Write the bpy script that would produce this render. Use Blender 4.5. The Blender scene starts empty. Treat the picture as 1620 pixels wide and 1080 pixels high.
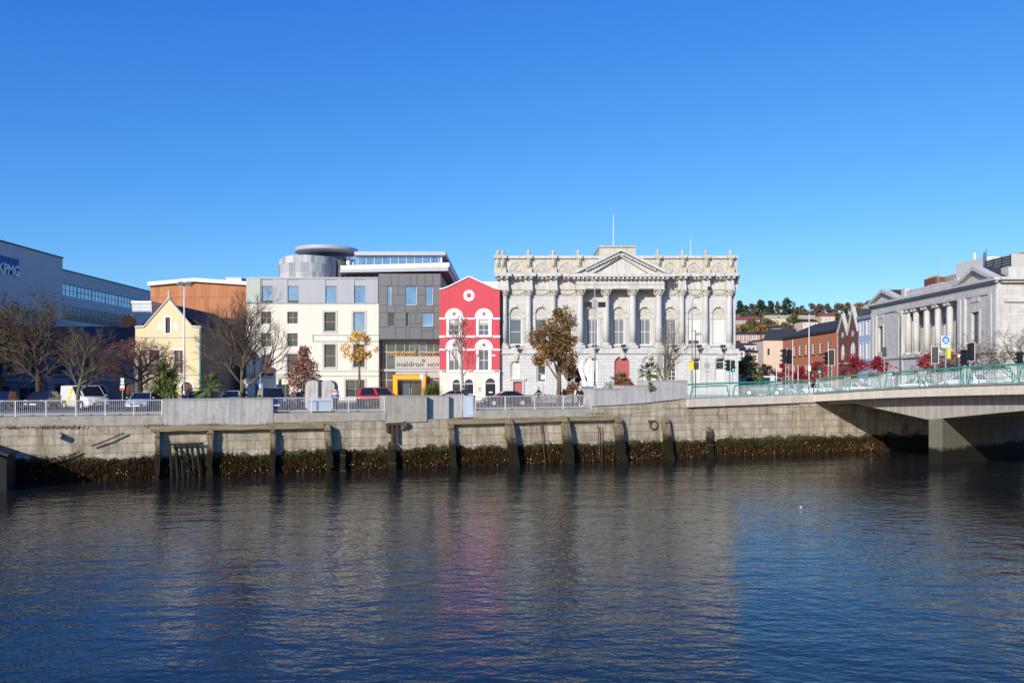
import bpy, math, random
from mathutils import Vector, Matrix
S = bpy.context.scene; COL = S.collection
R = math.radians; rnd = random.Random(11); PI = math.pi
F = 1308.0; YH = 605.0; EYE = 2.2; WATER = -4.25
def wx(px, Y): return (px-810)/F*Y
def wz(py, Y): return EYE-(py-YH)/F*Y
# quay frame: x along the quay, y into the land
QO = (-32.6, 52.7); QA = math.atan2(26.1, 68.1); QC, QS = math.cos(QA), math.sin(QA)
def qt(px):
    r = (px-810)/F
    return (r*QO[1]-QO[0])/(QC-r*QS)
def qp(t, d=0.0): return (QO[0]+t*QC-d*QS, QO[1]+t*QS+d*QC)
def qz(px, py): return wz(py, qp(qt(px))[1])

class MB:
    def __init__(s): s.v=[]; s.f=[]; s.m=[]; s.mi=0; s.sm=[]; s.smooth=False
    def add(s, vs, fs):
        n=len(s.v); s.v += [tuple(v) for v in vs]
        for f in fs:
            s.f.append(tuple(i+n for i in f)); s.m.append(s.mi); s.sm.append(s.smooth)
        return s
    def box(s,x0,x1,y0,y1,z0,z1):
        return s.add([(x0,y0,z0),(x1,y0,z0),(x1,y1,z0),(x0,y1,z0),(x0,y0,z1),(x1,y0,z1),(x1,y1,z1),(x0,y1,z1)],
            [(0,3,2,1),(4,5,6,7),(0,1,5,4),(1,2,6,5),(2,3,7,6),(3,0,4,7)])
    def quad(s,*p): return s.add(p,[tuple(range(len(p)))])
    def prism(s,pts,a,b,ax='y'):
        n=len(pts)
        if ax=='y': mk=lambda p,t:(p[0],t,p[1])
        elif ax=='z': mk=lambda p,t:(p[0],p[1],t)
        else: mk=lambda p,t:(t,p[0],p[1])
        vs=[mk(p,a) for p in pts]+[mk(p,b) for p in pts]
        return s.add(vs,[tuple(range(n))[::-1],tuple(range(n,2*n))]+[(i,(i+1)%n,n+(i+1)%n,n+i) for i in range(n)])
    def tube(s,path,rad,n=6,caps=True):
        path=[Vector(p) for p in path]; k=len(path)
        if not hasattr(rad,'__len__'): rad=[rad]*k
        vs=[]; up=None
        for i,p in enumerate(path):
            d=(path[min(i+1,k-1)]-path[max(i-1,0)])
            d=d.normalized() if d.length>1e-9 else Vector((0,0,1))
            if up is None: up=Vector((1,0,0)) if abs(d.x)<.8 else Vector((0,1,0))
            a=(up-d*up.dot(d))
            a=a.normalized() if a.length>1e-6 else d.orthogonal().normalized()
            up=a; b=d.cross(a)
            for j in range(n):
                t=2*PI*j/n; vs.append(p+(a*math.cos(t)+b*math.sin(t))*rad[i])
        fs=[(i*n+j,i*n+(j+1)%n,(i+1)*n+(j+1)%n,(i+1)*n+j) for i in range(k-1) for j in range(n)]
        if caps: fs+=[tuple(range(n))[::-1],tuple(range((k-1)*n,k*n))]
        return s.add(vs,fs)
    def lathe(s,prof,cx=0,cy=0,cz=0,n=12,a0=0,a1=2*PI):
        full=abs(a1-a0-2*PI)<1e-6; m=n if full else n+1; k=len(prof)
        vs=[(cx+r*math.cos(a0+(a1-a0)*j/n),cy+r*math.sin(a0+(a1-a0)*j/n),cz+z) for r,z in prof for j in range(m)]
        fs=[(i*m+j,i*m+(j+1)%m,(i+1)*m+(j+1)%m,(i+1)*m+j) for i in range(k-1) for j in range(n)]
        if full: fs+=[tuple(range(m))[::-1],tuple(range((k-1)*m,k*m))]
        return s.add(vs,fs)
    def ball(s,c,r,nu=10,nv=7):
        if not hasattr(r,'__len__'): r=(r,r,r)
        vs=[(c[0],c[1],c[2]-r[2])]
        for i in range(1,nv):
            t=PI*i/nv
            for j in range(nu):
                p=2*PI*j/nu; vs.append((c[0]+r[0]*math.sin(t)*math.cos(p),c[1]+r[1]*math.sin(t)*math.sin(p),c[2]-r[2]*math.cos(t)))
        vs.append((c[0],c[1],c[2]+r[2])); e=len(vs)-1
        fs=[(0,1+(j+1)%nu,1+j) for j in range(nu)]
        fs+=[(1+i*nu+j,1+i*nu+(j+1)%nu,1+(i+1)*nu+(j+1)%nu,1+(i+1)*nu+j) for i in range(nv-2) for j in range(nu)]
        o=1+(nv-2)*nu; fs+=[(o+j,o+(j+1)%nu,e) for j in range(nu)]
        return s.add(vs,fs)
    def xf(s,M,start=0):
        for i in range(start,len(s.v)): s.v[i]=tuple(M@Vector(s.v[i]))
        return s
    def build(s,name,mats,parent=None):
        me=bpy.data.meshes.new(name); me.from_pydata(s.v,[],s.f)
        if not isinstance(mats,(list,tuple)): mats=[mats]
        for m in mats: me.materials.append(MT[m] if isinstance(m,str) else m)
        me.polygons.foreach_set('material_index',s.m); me.polygons.foreach_set('use_smooth',s.sm)
        me.update()
        o=bpy.data.objects.new(name,me); COL.objects.link(o)
        if parent: o.parent=parent
        return o
def arc(cx,cz,r,a0=0,a1=PI,n=12,rz=None):
    return [(cx+r*math.cos(a0+(a1-a0)*i/n),cz+(rz or r)*math.sin(a0+(a1-a0)*i/n)) for i in range(n+1)]
def tag(o,label,cat,group=None,kind=None):
    if kind: o['kind']=kind
    if label: o['label']=label
    if cat: o['category']=cat
    if group: o['group']=group
    return o
def T(name,label,cat,loc=(0,0,0),rz=0,group=None):
    o=bpy.data.objects.new(name,None); COL.objects.link(o); o.empty_display_size=.3
    o.location=loc; o.rotation_euler=(0,0,rz)
    return tag(o,label,cat,group)
def struct(name,mb,mat,label=None,cat=None):
    o=mb.build(name,mat); o['kind']='structure'
    if label: o['label']=label; o['category']=cat
    return o
def kids(o): return [c for c in bpy.data.objects if c.parent==o]
def dup(root,loc,rz,label,group=None,scale=None):
    r=root.copy(); COL.objects.link(r); r.location=loc; r.rotation_euler=(0,0,rz); r['label']=label
    if group: r['group']=group
    if scale: r.scale=scale
    for ch in kids(root):
        c=ch.copy(); COL.objects.link(c); c.parent=r
        for g in kids(ch):
            d=g.copy(); COL.objects.link(d); d.parent=c
    return r
# ---------------------------------------------------------------- walls and windows
def wall(mb,x0,x1,z0,top,y,ops=(),dep=.25):
    """front skin at y with openings (a,b,zb,zt,arch); top is a height or a polyline"""
    if not hasattr(top,'__len__'): top=[(x0,top),(x1,top)]
    def tz(x):
        for (a,za),(b,zb) in zip(top,top[1:]):
            if a-1e-6<=x<=b+1e-6: return za+(zb-za)*(x-a)/max(b-a,1e-9)
        return top[-1][1]
    def ot(o,x):
        a,b,zb,zt,ar=o
        if not ar: return zt
        r=(b-a)/2; h=min(r,zt-zb) if ar is True else ar
        q=max(0,1-((x-(a+b)/2)/r)**2)
        return zt-h+h*math.sqrt(q)
    xs={x0,x1}|{p[0] for p in top}
    for o in ops:
        xs|={o[0],o[1]}
        if o[4]:
            xs|={o[0]+(o[1]-o[0])*(.5-.5*math.cos(PI*k/12)) for k in range(1,12)}
    xs=sorted(x for x in xs if x0-1e-6<=x<=x1+1e-6)
    xs=[x for i,x in enumerate(xs) if i==0 or x-xs[i-1]>1e-5]
    for xa,xb in zip(xs,xs[1:]):
        ca=cb=z0
        for o in sorted((o for o in ops if o[0]<=xa+1e-4 and o[1]>=xb-1e-4),key=lambda o:o[2]):
            if o[2]>ca+1e-5: mb.quad((xa,y,ca),(xb,y,cb),(xb,y,o[2]),(xa,y,o[2]))
            ca,cb=ot(o,xa),ot(o,xb)
        mb.quad((xa,y,ca),(xb,y,cb),(xb,y,tz(xb)),(xa,y,tz(xa)))
    for o in ops:
        a,b,zb,zt,ar=o; d=y+dep
        mb.quad((a,y,zb),(b,y,zb),(b,d,zb),(a,d,zb))
        mb.quad((a,y,zb),(a,d,zb),(a,d,ot(o,a)),(a,y,ot(o,a)))
        mb.quad((b,y,zb),(b,d,zb),(b,d,ot(o,b)),(b,y,ot(o,b)))
        n=12 if ar else 1; px=[a+(b-a)*(.5-.5*math.cos(PI*k/n)) for k in range(n+1)]
        for p,q in zip(px,px[1:]): mb.quad((p,y,ot(o,p)),(q,y,ot(o,q)),(q,d,ot(o,q)),(p,d,ot(o,p)))
def shell(mb,x0,x1,y0,y1,z0,z1,roof=True):
    mb.quad((x0,y0,z0),(x0,y1,z0),(x0,y1,z1),(x0,y0,z1)); mb.quad((x1,y0,z0),(x1,y1,z0),(x1,y1,z1),(x1,y0,z1))
    mb.quad((x0,y1,z0),(x1,y1,z0),(x1,y1,z1),(x0,y1,z1))
    if roof: mb.quad((x0,y0,z1),(x1,y0,z1),(x1,y1,z1),(x0,y1,z1))
def opening_poly(a,b,zb,zt,ar,n=12):
    if not ar: return [(a,zb),(b,zb),(b,zt),(a,zt)]
    r=(b-a)/2; h=min(r,zt-zb) if ar is True else ar
    return [(a,zb),(b,zb)]+arc((a+b)/2,zt-h,r,0,PI,n,h)
def window(par,o,y,fm='white_paint',gm='glass_dark',nx=2,nz=2,fw=.07,bar=.035,name='window',pname='pane',inner=None):
    """a framed window filling opening o; frame is the part, the pane a sub-part"""
    a,b,zb,zt,ar=o; mb=MB()
    outer=opening_poly(a,b,zb,zt,ar)
    ri=(b-a)/2-fw
    inn=opening_poly(a+fw,b-fw,zb+fw,zt-fw,ar if ar is True else (max(.05,ar-fw*.6) if ar else ar))
    n=len(outer)
    vs=[(p[0],y,p[1]) for p in outer]+[(p[0],y,p[1]) for p in inn]+[(p[0],y+.07,p[1]) for p in inn]
    mb.add(vs,[(i,(i+1)%n,n+(i+1)%n,n+i) for i in range(n)]+[(n+i,n+(i+1)%n,2*n+(i+1)%n,2*n+i) for i in range(n)])
    r=(b-a)/2
    def topz(x):
        if not ar: return zt-fw
        h=min(r,zt-zb) if ar is True else ar
        return zt-h+h*math.sqrt(max(0,1-((x-(a+b)/2)/r)**2))-fw*.5
    for i in range(1,nx):
        x=a+(b-a)*i/nx; mb.box(x-bar/2,x+bar/2,y+.004,y+.06,zb+fw*.9,topz(x))
    zr=zt if not ar else zt-(min(r,zt-zb) if ar is True else ar)
    for k in range(1,nz+(1 if ar else 0)):
        z=zb+(zr-zb)*k/nz; mb.box(a+fw*.9,b-fw*.9,y+.002,y+.055,z-bar/2,z+bar/2)
    f=mb.build(name,fm,par)
    g=MB().prism(opening_poly(a+fw*.5,b-fw*.5,zb+fw*.5,zt-fw*.5,ar),y+.05,y+.062).build(pname,gm,f)
    return f
def text(body,mat,parent,name,x,y,z,h,width=None,dep=.04,bold=0):
    cu=bpy.data.curves.new('text','FONT'); cu.body=body; cu.size=1; cu.extrude=.02; cu.offset=bold
    o=bpy.data.objects.new('text',cu); COL.objects.link(o); bpy.context.view_layer.update()
    dg=bpy.context.evaluated_depsgraph_get(); me=bpy.data.meshes.new_from_object(o.evaluated_get(dg))
    bpy.data.objects.remove(o)
    xs=[v.co.x for v in me.vertices]; ys=[v.co.y for v in me.vertices]
    k=h/.73; kx=k if width is None else width/(max(xs)-min(xs)); x0=min(xs)
    for v in me.vertices:
        c=v.co; v.co=Vector((x+(c.x-x0)*kx,y-(c.z*dep/.04),z+c.y*k))
    me.materials.clear(); me.materials.append(MT[mat]); me.name=name
    r=bpy.data.objects.new(name,me); COL.objects.link(r)
    if parent: r.parent=parent
    return r
# ---------------------------------------------------------------- materials
MT={}
class N:
    def __init__(s,name):
        s.m=bpy.data.materials.new(name); s.m.use_nodes=True; s.t=s.m.node_tree; s.n=s.t.nodes; s.l=s.t.links
        s.b=s.n['Principled BSDF']; MT[name]=s.m
        s.tc=s.n.new('ShaderNodeTexCoord'); s.obj=s.tc.outputs['Object']
    def new(s,ty,**k):
        x=s.n.new('ShaderNode'+ty)
        for a,v in k.items(): setattr(x,a,v)
        return x
    def lk(s,a,b): s.l.new(a,b)
    def noise(s,scale,det=4,rough=.6,vec=None,mapscale=None):
        x=s.new('TexNoise'); x.inputs['Scale'].default_value=scale; x.inputs['Detail'].default_value=det; x.inputs['Roughness'].default_value=rough
        v=vec or s.obj
        if mapscale:
            mp=s.new('Mapping'); mp.inputs['Scale'].default_value=mapscale; s.lk(v,mp.inputs['Vector']); v=mp.outputs[0]
        s.lk(v,x.inputs['Vector']); return x.outputs['Fac']
    def ramp(s,fac,stops,interp='LINEAR'):
        r=s.new('ValToRGB'); r.color_ramp.interpolation=interp; e=r.color_ramp.elements
        while len(e)<len(stops): e.new(.5)
        for k,(p,c) in enumerate(stops):
            e[k].position=p; e[k].color=(c[0],c[1],c[2],1) if hasattr(c,'__len__') else (c,c,c,1)
        s.lk(fac,r.inputs[0]); return r.outputs[0]
    def mix(s,fac,a,b,mode='MIX'):
        m=s.new('Mix',data_type='RGBA',blend_type=mode)
        for v,i in ((fac,0),(a,6),(b,7)):
            if hasattr(v,'is_linked'): s.lk(v,m.inputs[i])
            elif i==0: m.inputs[0].default_value=v
            else: m.inputs[i].default_value=(v[0],v[1],v[2],1)
        return m.outputs[2]
    def math(s,op,a,b=None,c=None):
        m=s.new('Math',operation=op)
        for i,v in enumerate((a,b,c)):
            if v is None: continue
            if hasattr(v,'is_linked'): s.lk(v,m.inputs[i])
            else: m.inputs[i].default_value=v
        return m.outputs[0]
    def sep(s,v=None):
        x=s.new('SeparateXYZ'); s.lk(v or s.obj,x.inputs[0]); return x.outputs
    def wallvec(s):
        x=s.sep(); c=s.new('CombineXYZ'); s.lk(s.math('ADD',x[0],x[1]),c.inputs[0]); s.lk(x[2],c.inputs[1]); return c.outputs[0]
    def bump(s,h,st=.3,dist=.02):
        b=s.new('Bump'); b.inputs['Strength'].default_value=st; b.inputs['Distance'].default_value=dist
        s.lk(h,b.inputs['Height']); s.lk(b.outputs[0],s.b.inputs['Normal']); return b
    def out(s,col=None,rough=None,metal=0,spec=None):
        if col is not None:
            if hasattr(col,'is_linked'): s.lk(col,s.b.inputs['Base Color'])
            else: s.b.inputs['Base Color'].default_value=(col[0],col[1],col[2],1)
        if rough is not None: s.b.inputs['Roughness'].default_value=rough
        s.b.inputs['Metallic'].default_value=metal
        if spec is not None: s.b.inputs['Specular IOR Level'].default_value=spec
        return s.m
def sc(c,k): return tuple(min(1,x*k) for x in c)
def simple(name,c,rough=.7,var=.12,scale=2.5,bump=.0,metal=0,spec=.4,streak=0,dirt=None):
    """weathered plain surface: two noises, optional rain streaks running down"""
    q=N(name); f=q.noise(scale,5); g=q.noise(scale*9,3)
    col=q.mix(f,sc(c,1-var),sc(c,1+var)); col=q.mix(q.math('MULTIPLY',g,.35),col,sc(c,1-var*1.5))
    if streak:
        st=q.noise(1,4,.65,mapscale=(3.5,3.5,.22)); m=q.ramp(st,[(.5,0),(.72,1)])
        col=q.mix(q.math('MULTIPLY',m,streak),col,dirt or sc(c,.45))
    q.out(col,rough,metal,spec)
    if bump: q.bump(q.noise(scale*12,4),bump,.02)
    return q
def blocks(name,c1,c2,mortar,bw,bh,ms=.012,rough=.85,bump=.35,var=.25,streak=.25,dirt=(.12,.11,.1),off=.5):
    q=N(name); b=q.new('TexBrick'); q.lk(q.wallvec(),b.inputs['Vector'])
    for k,v in (('Scale',1),('Mortar Size',ms),('Mortar Smooth',.3),('Bias',0),('Brick Width',bw),('Row Height',bh)): b.inputs[k].default_value=v
    b.offset=off
    b.inputs['Color1'].default_value=(*c1,1); b.inputs['Color2'].default_value=(*c2,1); b.inputs['Mortar'].default_value=(*mortar,1)
    f=q.noise(1.3,6); col=q.mix(q.math('MULTIPLY',q.ramp(f,[(.35,0),(.75,1)]),var),b.outputs['Color'],sc(c1,.55))
    g=q.noise(14,3); col=q.mix(q.math('MULTIPLY',g,.22),col,sc(c2,1.25))
    st=q.noise(1,4,.65,mapscale=(2.2,2.2,.2)); col=q.mix(q.math('MULTIPLY',q.ramp(st,[(.52,0),(.75,1)]),streak),col,dirt)
    q.out(col,rough,0,.3)
    h=q.math('ADD',q.math('MULTIPLY',b.outputs['Fac'],-1),q.math('MULTIPLY',q.noise(22,4),.35))
    q.bump(h,bump,.02); return q
simple('white_paint',(.74,.74,.72),.45,.04); simple('white_render',(.74,.73,.69),.8,.05,.8,.1,streak=.12,dirt=(.5,.48,.42))
simple('cream_render',(.7,.64,.53),.85,.04,.5,.08,streak=.3,dirt=(.56,.5,.4)); simple('yellow_render',(.74,.59,.34),.85,.06,.6,.1,streak=.2,dirt=(.52,.42,.26))
simple('stone_trim_grey',(.48,.47,.43),.8,.07); simple('grey_metal',(.4,.42,.45),.45,.08,.7,streak=.12)
simple('pale_metal',(.68,.69,.7),.4,.05,.6); simple('zinc_panel',(.34,.35,.375),.5,.07,.4,spec=.4,streak=.08)
simple('zinc_dark',(.13,.133,.137),.5,.12,.5,streak=.1); simple('sign_beige',(.44,.42,.36),.7,.05); simple('lattice_green',(.4,.43,.38),.6,.12,3); simple('galv',(.55,.57,.6),.42,.1,4,metal=.3); simple('rail_white',(.62,.61,.59),.45,.08,5)
simple('rail_green_pale',(.5,.6,.56),.5,.1,4); simple('dark_metal',(.03,.032,.036),.4,.2); simple('black_paint',(.012,.012,.014),.35,.1); simple('rubber',(.016,.016,.017),.8,.2)
simple('pole_grey',(.3,.31,.32),.5,.1); simple('pole_white',(.62,.63,.65),.5,.08)
simple('red_render',(.58,.068,.088),.75,.07,.7,.06,streak=.35,dirt=(.42,.035,.05)); simple('red_door',(.43,.1,.095),.5,.12)
simple('gold_letter',(.6,.25,.015),.55,.08); simple('orange_paint',(.85,.38,.008),.45,.04); simple('green_rail',(.045,.27,.21),.45,.18,3); simple('blue_paint',(.02,.07,.3),.45,.08)
simple('sign_blue',(.03,.2,.55),.45,.05); simple('yellow_paint',(.85,.6,.02),.5,.06); simple('sign_red',(.6,.03,.03),.45,.05)
simple('pale_blue',(.5,.6,.7),.5,.05,1); simple('slate',(.06,.06,.062),.85,.25,4,.3,spec=.12,streak=.15); simple('dark_slate',(.07,.045,.04),.75,.25,3,.3)
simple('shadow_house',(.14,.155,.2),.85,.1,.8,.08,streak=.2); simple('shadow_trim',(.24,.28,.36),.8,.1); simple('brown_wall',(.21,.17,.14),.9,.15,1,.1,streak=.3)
simple('kpmg_wall',(.31,.3,.31),.55,.06,.3,.0,streak=.1); simple('blind',(.62,.6,.54),.8,.06,1); simple('curtain_grey',(.3,.31,.33),.8,.25,6)
simple('pink_render',(.66,.5,.38),.85,.08,.8,streak=.2); simple('blue_render',(.42,.48,.6),.85,.06,.8,streak=.1); simple('convent',(.55,.47,.32),.9,.1,.3)
simple('roof_red',(.3,.07,.06),.8,.15); simple('asphalt',(.07,.07,.073),.95,.2,.8,.25); simple('paving',(.33,.3,.27),.9,.14,1,.2)
simple('mud',(.02,.018,.014),.55,.4,2,.6); simple('plank_dark',(.012,.011,.01),.8,.3,3,.4); simple('skin',(.5,.3,.22),.6,.06,8)
simple('hair',(.025,.018,.013),.8,.2,20); simple('hair_grey',(.3,.28,.26),.8,.15,20); simple('navy_cloth',(.02,.025,.05),.9,.2,8); simple('black_cloth',(.015,.015,.018),.9,.2,8)
simple('red_cloth',(.5,.03,.05),.9,.1,8); simple('white_cloth',(.7,.7,.72),.9,.06,8); simple('blue_cloth',(.05,.25,.55),.9,.1,8); simple('pink_cloth',(.75,.25,.28),.9,.1,8)
simple('grey_cloth',(.2,.2,.21),.9,.12,8); simple('tan_board',(.42,.33,.25),.9,.15); simple('brown_sign',(.06,.04,.03),.5,.1); simple('terracotta',(.5,.17,.08),.85,.15)
simple('weed_red',(.2,.075,.035),.9,.3,3); simple('grey_stone_dark',(.2,.2,.19),.9,.2,2,.2); simple('rust',(.09,.045,.03),.9,.35,5,.3); simple('white_gloss',(.85,.86,.87),.25,.02)
simple('plate',(.72,.68,.5),.5,.05); simple('steel_blue_box',(.42,.5,.6),.45,.05)
for n_,c_ in (('car_navy',(.01,.02,.09)),('car_maroon',(.035,.01,.015)),('car_white',(.74,.75,.76)),('car_silver',(.33,.38,.44)),('car_black',(.01,.011,.014)),('car_red',(.5,.012,.022)),('car_teal',(.3,.5,.56)),('car_grey',(.11,.12,.13)),('bus_green',(.015,.06,.05))):
    q=N(n_); q.out(q.mix(q.noise(3,3),sc(c_,.9),sc(c_,1.1)),.32,.15,.5); q.b.inputs['Coat Weight'].default_value=.6; q.b.inputs['Coat Roughness'].default_value=.06
def glass(name,c,rough=.06,metal=0,spec=.5,wav=.05):
    q=N(name); f=q.noise(.7,2); q.out(q.mix(f,sc(c,.6),sc(c,1.35)),rough,metal,spec); q.bump(q.noise(.9,2),wav,.02); return q
glass('glass_dark',(.03,.034,.034),.05,0,.6); glass('glass_olive',(.06,.062,.05),.06,0,.6); glass('glass_sky',(.25,.36,.5),.05,.75,.6,.08)
glass('glass_grey',(.13,.15,.16),.1,.25,.6); glass('glass_car',(.012,.014,.016),.04,0,.6,0); glass('lamp_glass',(.6,.62,.62),.15,.3,.5,0); glass('tail_glass',(.4,.02,.02),.2,0,.5,0)
glass('glass_lobby',(.095,.1,.075),.08,.15,.6,.04)
def lit(name,c,e):
    q=N(name); q.out(c,.4); q.b.inputs['Emission Color'].default_value=(*c,1); q.b.inputs['Emission Strength'].default_value=e
lit('signal_green',(.03,.9,.5),1.5); lit('signal_red',(.9,.05,.03),1.2)
blocks('limestone',(.47,.465,.45),(.55,.545,.525),(.4,.39,.36),1.15,.46,.007,.85,.2,.25,.3,(.3,.29,.26))
blocks('limestone_rust',(.52,.515,.495),(.6,.595,.57),(.38,.37,.35),1.0,.38,.025,.85,.6,.2,.35,(.32,.31,.28))
blocks('limestone_old',(.47,.43,.34),(.57,.52,.42),(.36,.34,.28),.9,.4,.009,.9,.3,.4,.5,(.2,.19,.16))
blocks('bank_stone',(.5,.475,.435),(.6,.57,.52),(.3,.28,.26),1.2,.45,.012,.85,.3,.3,.4,(.2,.2,.2))
blocks('brick_red',(.5,.15,.06),(.6,.2,.08),(.36,.24,.18),.3,.1,.012,.9,.2,.25,.2,(.15,.05,.03))
blocks('brick_dark',(.15,.05,.038),(.2,.075,.05),(.18,.12,.1),.3,.1,.012,.9,.2,.25,.2,(.06,.03,.025))
blocks('hill_brick',(.36,.15,.1),(.42,.2,.14),(.36,.25,.2),.5,.2,.012,.9,.1,.2,.1)
q=N('limestone_carved'); f=q.noise(5,6,.7); q.out(q.ramp(f,[(.3,(.26,.24,.19)),(.5,(.5,.47,.4)),(.7,(.6,.57,.49))]),.9,0,.3); q.bump(f,.9,.08)
q=N('limestone_plain'); f=q.noise(1.1,6); st=q.noise(1,4,.65,mapscale=(2.6,2.6,.25))
q.out(q.mix(q.math('MULTIPLY',q.ramp(st,[(.45,0),(.75,1)]),.55),q.mix(f,(.46,.445,.415),(.63,.615,.58)),(.24,.23,.21)),.85,0,.3); q.bump(q.noise(18,4),.2,.02)
def vpanels(name,cols,pw,ph,joint,rough=.5,off=.0,freq=2,bump=.3):
    q=N(name); b=q.new('TexBrick'); q.lk(q.wallvec(),b.inputs['Vector']); b.offset=off; b.offset_frequency=freq
    for k,v in (('Scale',1),('Mortar Size',.012),('Mortar Smooth',.1),('Bias',0),('Brick Width',pw),('Row Height',ph)): b.inputs[k].default_value=v
    b.inputs['Color1'].default_value=(*cols[0],1); b.inputs['Color2'].default_value=(*cols[1],1); b.inputs['Mortar'].default_value=(*joint,1)
    col=q.mix(q.math('MULTIPLY',q.noise(.8,5),.3),b.outputs['Color'],sc(cols[0],.8)); q.out(col,rough,0,.4); q.bump(q.math('MULTIPLY',b.outputs['Fac'],-1),bump,.02); return q
vpanels('timber_clad',((.4,.15,.06),(.52,.225,.095)),.62,3.4,(.27,.1,.04),.75,.3,3)
vpanels('drum_panel',((.24,.25,.26),(.6,.61,.61)),.55,1.1,(.3,.3,.31),.45,.37,3)
vpanels('kpmg_clad',((.58,.54,.52),(.63,.585,.555)),2.6,.6,(.5,.46,.45),.5)
vpanels('grey_box_clad',((.52,.53,.56),(.57,.58,.6)),1.2,1.0,(.36,.37,.4),.5)
# board-marked concrete: vertical boards, stains, runs
def concrete(name,c,board=True,dark=.4,green=.25):
    q=N(name); f=q.noise(.9,6); col=q.mix(f,sc(c,.72),sc(c,1.15)); x=q.sep()
    if board:
        w=q.math('FRACT',q.math('MULTIPLY',q.math('ADD',x[0],x[1]),2.6)); ln=q.math('LESS_THAN',w,.06)
        col=q.mix(q.math('MULTIPLY',ln,.5),col,sc(c,.5))
    st=q.noise(1,5,.7,mapscale=(4,4,.3)); col=q.mix(q.math('MULTIPLY',q.ramp(st,[(.45,0),(.75,1)]),dark),col,sc(c,.4))
    g=q.noise(1.7,5,.7); col=q.mix(q.math('MULTIPLY',q.ramp(g,[(.5,0),(.72,1)]),green),col,(.13,.12,.065))
    q.out(col,.9,0,.25); q.bump(q.noise(18,5),.35,.02); return q
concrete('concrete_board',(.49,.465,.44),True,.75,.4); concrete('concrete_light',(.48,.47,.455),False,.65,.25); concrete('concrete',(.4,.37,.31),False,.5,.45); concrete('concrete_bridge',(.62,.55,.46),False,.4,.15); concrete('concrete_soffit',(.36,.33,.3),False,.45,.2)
# quay masonry in the quay frame: pale ashlar, green moss and dark weed near the water
q=N('quay_stone'); b=q.new('TexBrick'); q.lk(q.wallvec(),b.inputs['Vector']); b.offset=.43; b.offset_frequency=2; b.squash=1.35; b.squash_frequency=3
for k,v in (('Scale',1),('Mortar Size',.016),('Mortar Smooth',.4),('Bias',0),('Brick Width',1.75),('Row Height',.62)): b.inputs[k].default_value=v
b.inputs['Color1'].default_value=(.43,.365,.27,1); b.inputs['Color2'].default_value=(.58,.5,.38,1); b.inputs['Mortar'].default_value=(.1,.085,.06,1)
f=q.noise(.8,6,.65); col=q.mix(q.math('MULTIPLY',q.ramp(f,[(.4,0),(.66,1)]),.7),b.outputs['Color'],(.17,.14,.09)); col=q.mix(q.math('MULTIPLY',q.ramp(q.noise(.35,4,.6),[(.45,0),(.65,1)]),.5),col,(.24,.2,.13))
g=q.noise(5,5,.7); col=q.mix(q.math('MULTIPLY',q.ramp(g,[(.45,0),(.7,1)]),.5),col,(.58,.52,.41))
st=q.noise(1,5,.7,mapscale=(2.4,2.4,.25)); col=q.mix(q.math('MULTIPLY',q.ramp(st,[(.45,0),(.68,1)]),.6),col,(.11,.09,.06))
x=q.sep(); e=q.math('ADD',x[2],q.math('MULTIPLY',q.noise(.55,6,.7),2.2))
col=q.mix(q.ramp(q.math('MULTIPLY_ADD',e,.5,1.35),[(.5,1),(.57,0)]),col,(.06,.058,.028))
e2=q.math('ADD',x[2],q.math('MULTIPLY',q.noise(1.2,5,.7),.9)); col=q.mix(q.ramp(q.math('MULTIPLY_ADD',e2,1,3.2),[(.55,1),(.75,0)]),col,(.018,.015,.01))
q.out(col,.88,0,.3); q.bump(q.math('ADD',q.math('MULTIPLY',b.outputs['Fac'],-1.2),q.math('MULTIPLY',q.noise(9,6,.7),.8)),.7,.04)
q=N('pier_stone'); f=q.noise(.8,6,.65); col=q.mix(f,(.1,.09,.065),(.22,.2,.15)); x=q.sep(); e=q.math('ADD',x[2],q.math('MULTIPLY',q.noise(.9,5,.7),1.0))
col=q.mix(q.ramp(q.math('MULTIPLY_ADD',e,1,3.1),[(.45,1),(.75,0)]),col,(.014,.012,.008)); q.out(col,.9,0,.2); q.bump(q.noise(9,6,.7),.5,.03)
# weathered timber, green lower down
q=N('timber'); f=q.noise(1,5,.7,mapscale=(9,9,.8)); col=q.ramp(f,[(.3,(.09,.07,.045)),(.5,(.2,.16,.105)),(.72,(.36,.3,.21))])
x=q.sep(); e=q.math('ADD',x[2],q.math('MULTIPLY',q.noise(2.2,4),1.2)); col=q.mix(q.ramp(q.math('MULTIPLY_ADD',e,.6,1.6),[(.4,1),(.9,0)]),col,(.014,.013,.006))
q.out(col,.9,0,.2); q.bump(f,.8,.04)
q=N('timber_beam'); f=q.noise(1,5,.7,mapscale=(.8,7,9)); col=q.ramp(f,[(.3,(.13,.095,.05)),(.5,(.25,.2,.12)),(.72,(.34,.29,.19))]); q.out(col,.9,0,.2); q.bump(f,.8,.04)
q=N('bark'); f=q.noise(1,5,.7,mapscale=(8,8,1.5)); q.out(q.ramp(f,[(.3,(.07,.06,.04)),(.55,(.17,.145,.095)),(.75,(.25,.24,.13))]),.95,0,.2); q.bump(f,.8,.03)
q=N('bark_dark'); f=q.noise(1,5,.7,mapscale=(8,8,1.5)); q.out(q.ramp(f,[(.3,(.03,.025,.02)),(.6,(.085,.07,.05))]),.95,0,.2); q.bump(f,.8,.03)
q=N('bark_birch'); f=q.noise(1,5,.7,mapscale=(5,5,6)); q.out(q.ramp(f,[(.35,(.1,.09,.07)),(.5,(.33,.3,.25)),(.72,(.45,.42,.36))]),.9,0,.2); q.bump(f,.5,.02)
simple('twig',(.12,.085,.06),.95,.3,2); simple('twig_pale',(.24,.19,.12),.95,.25,2); simple('twig_red',(.16,.075,.05),.95,.3,2)
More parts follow.
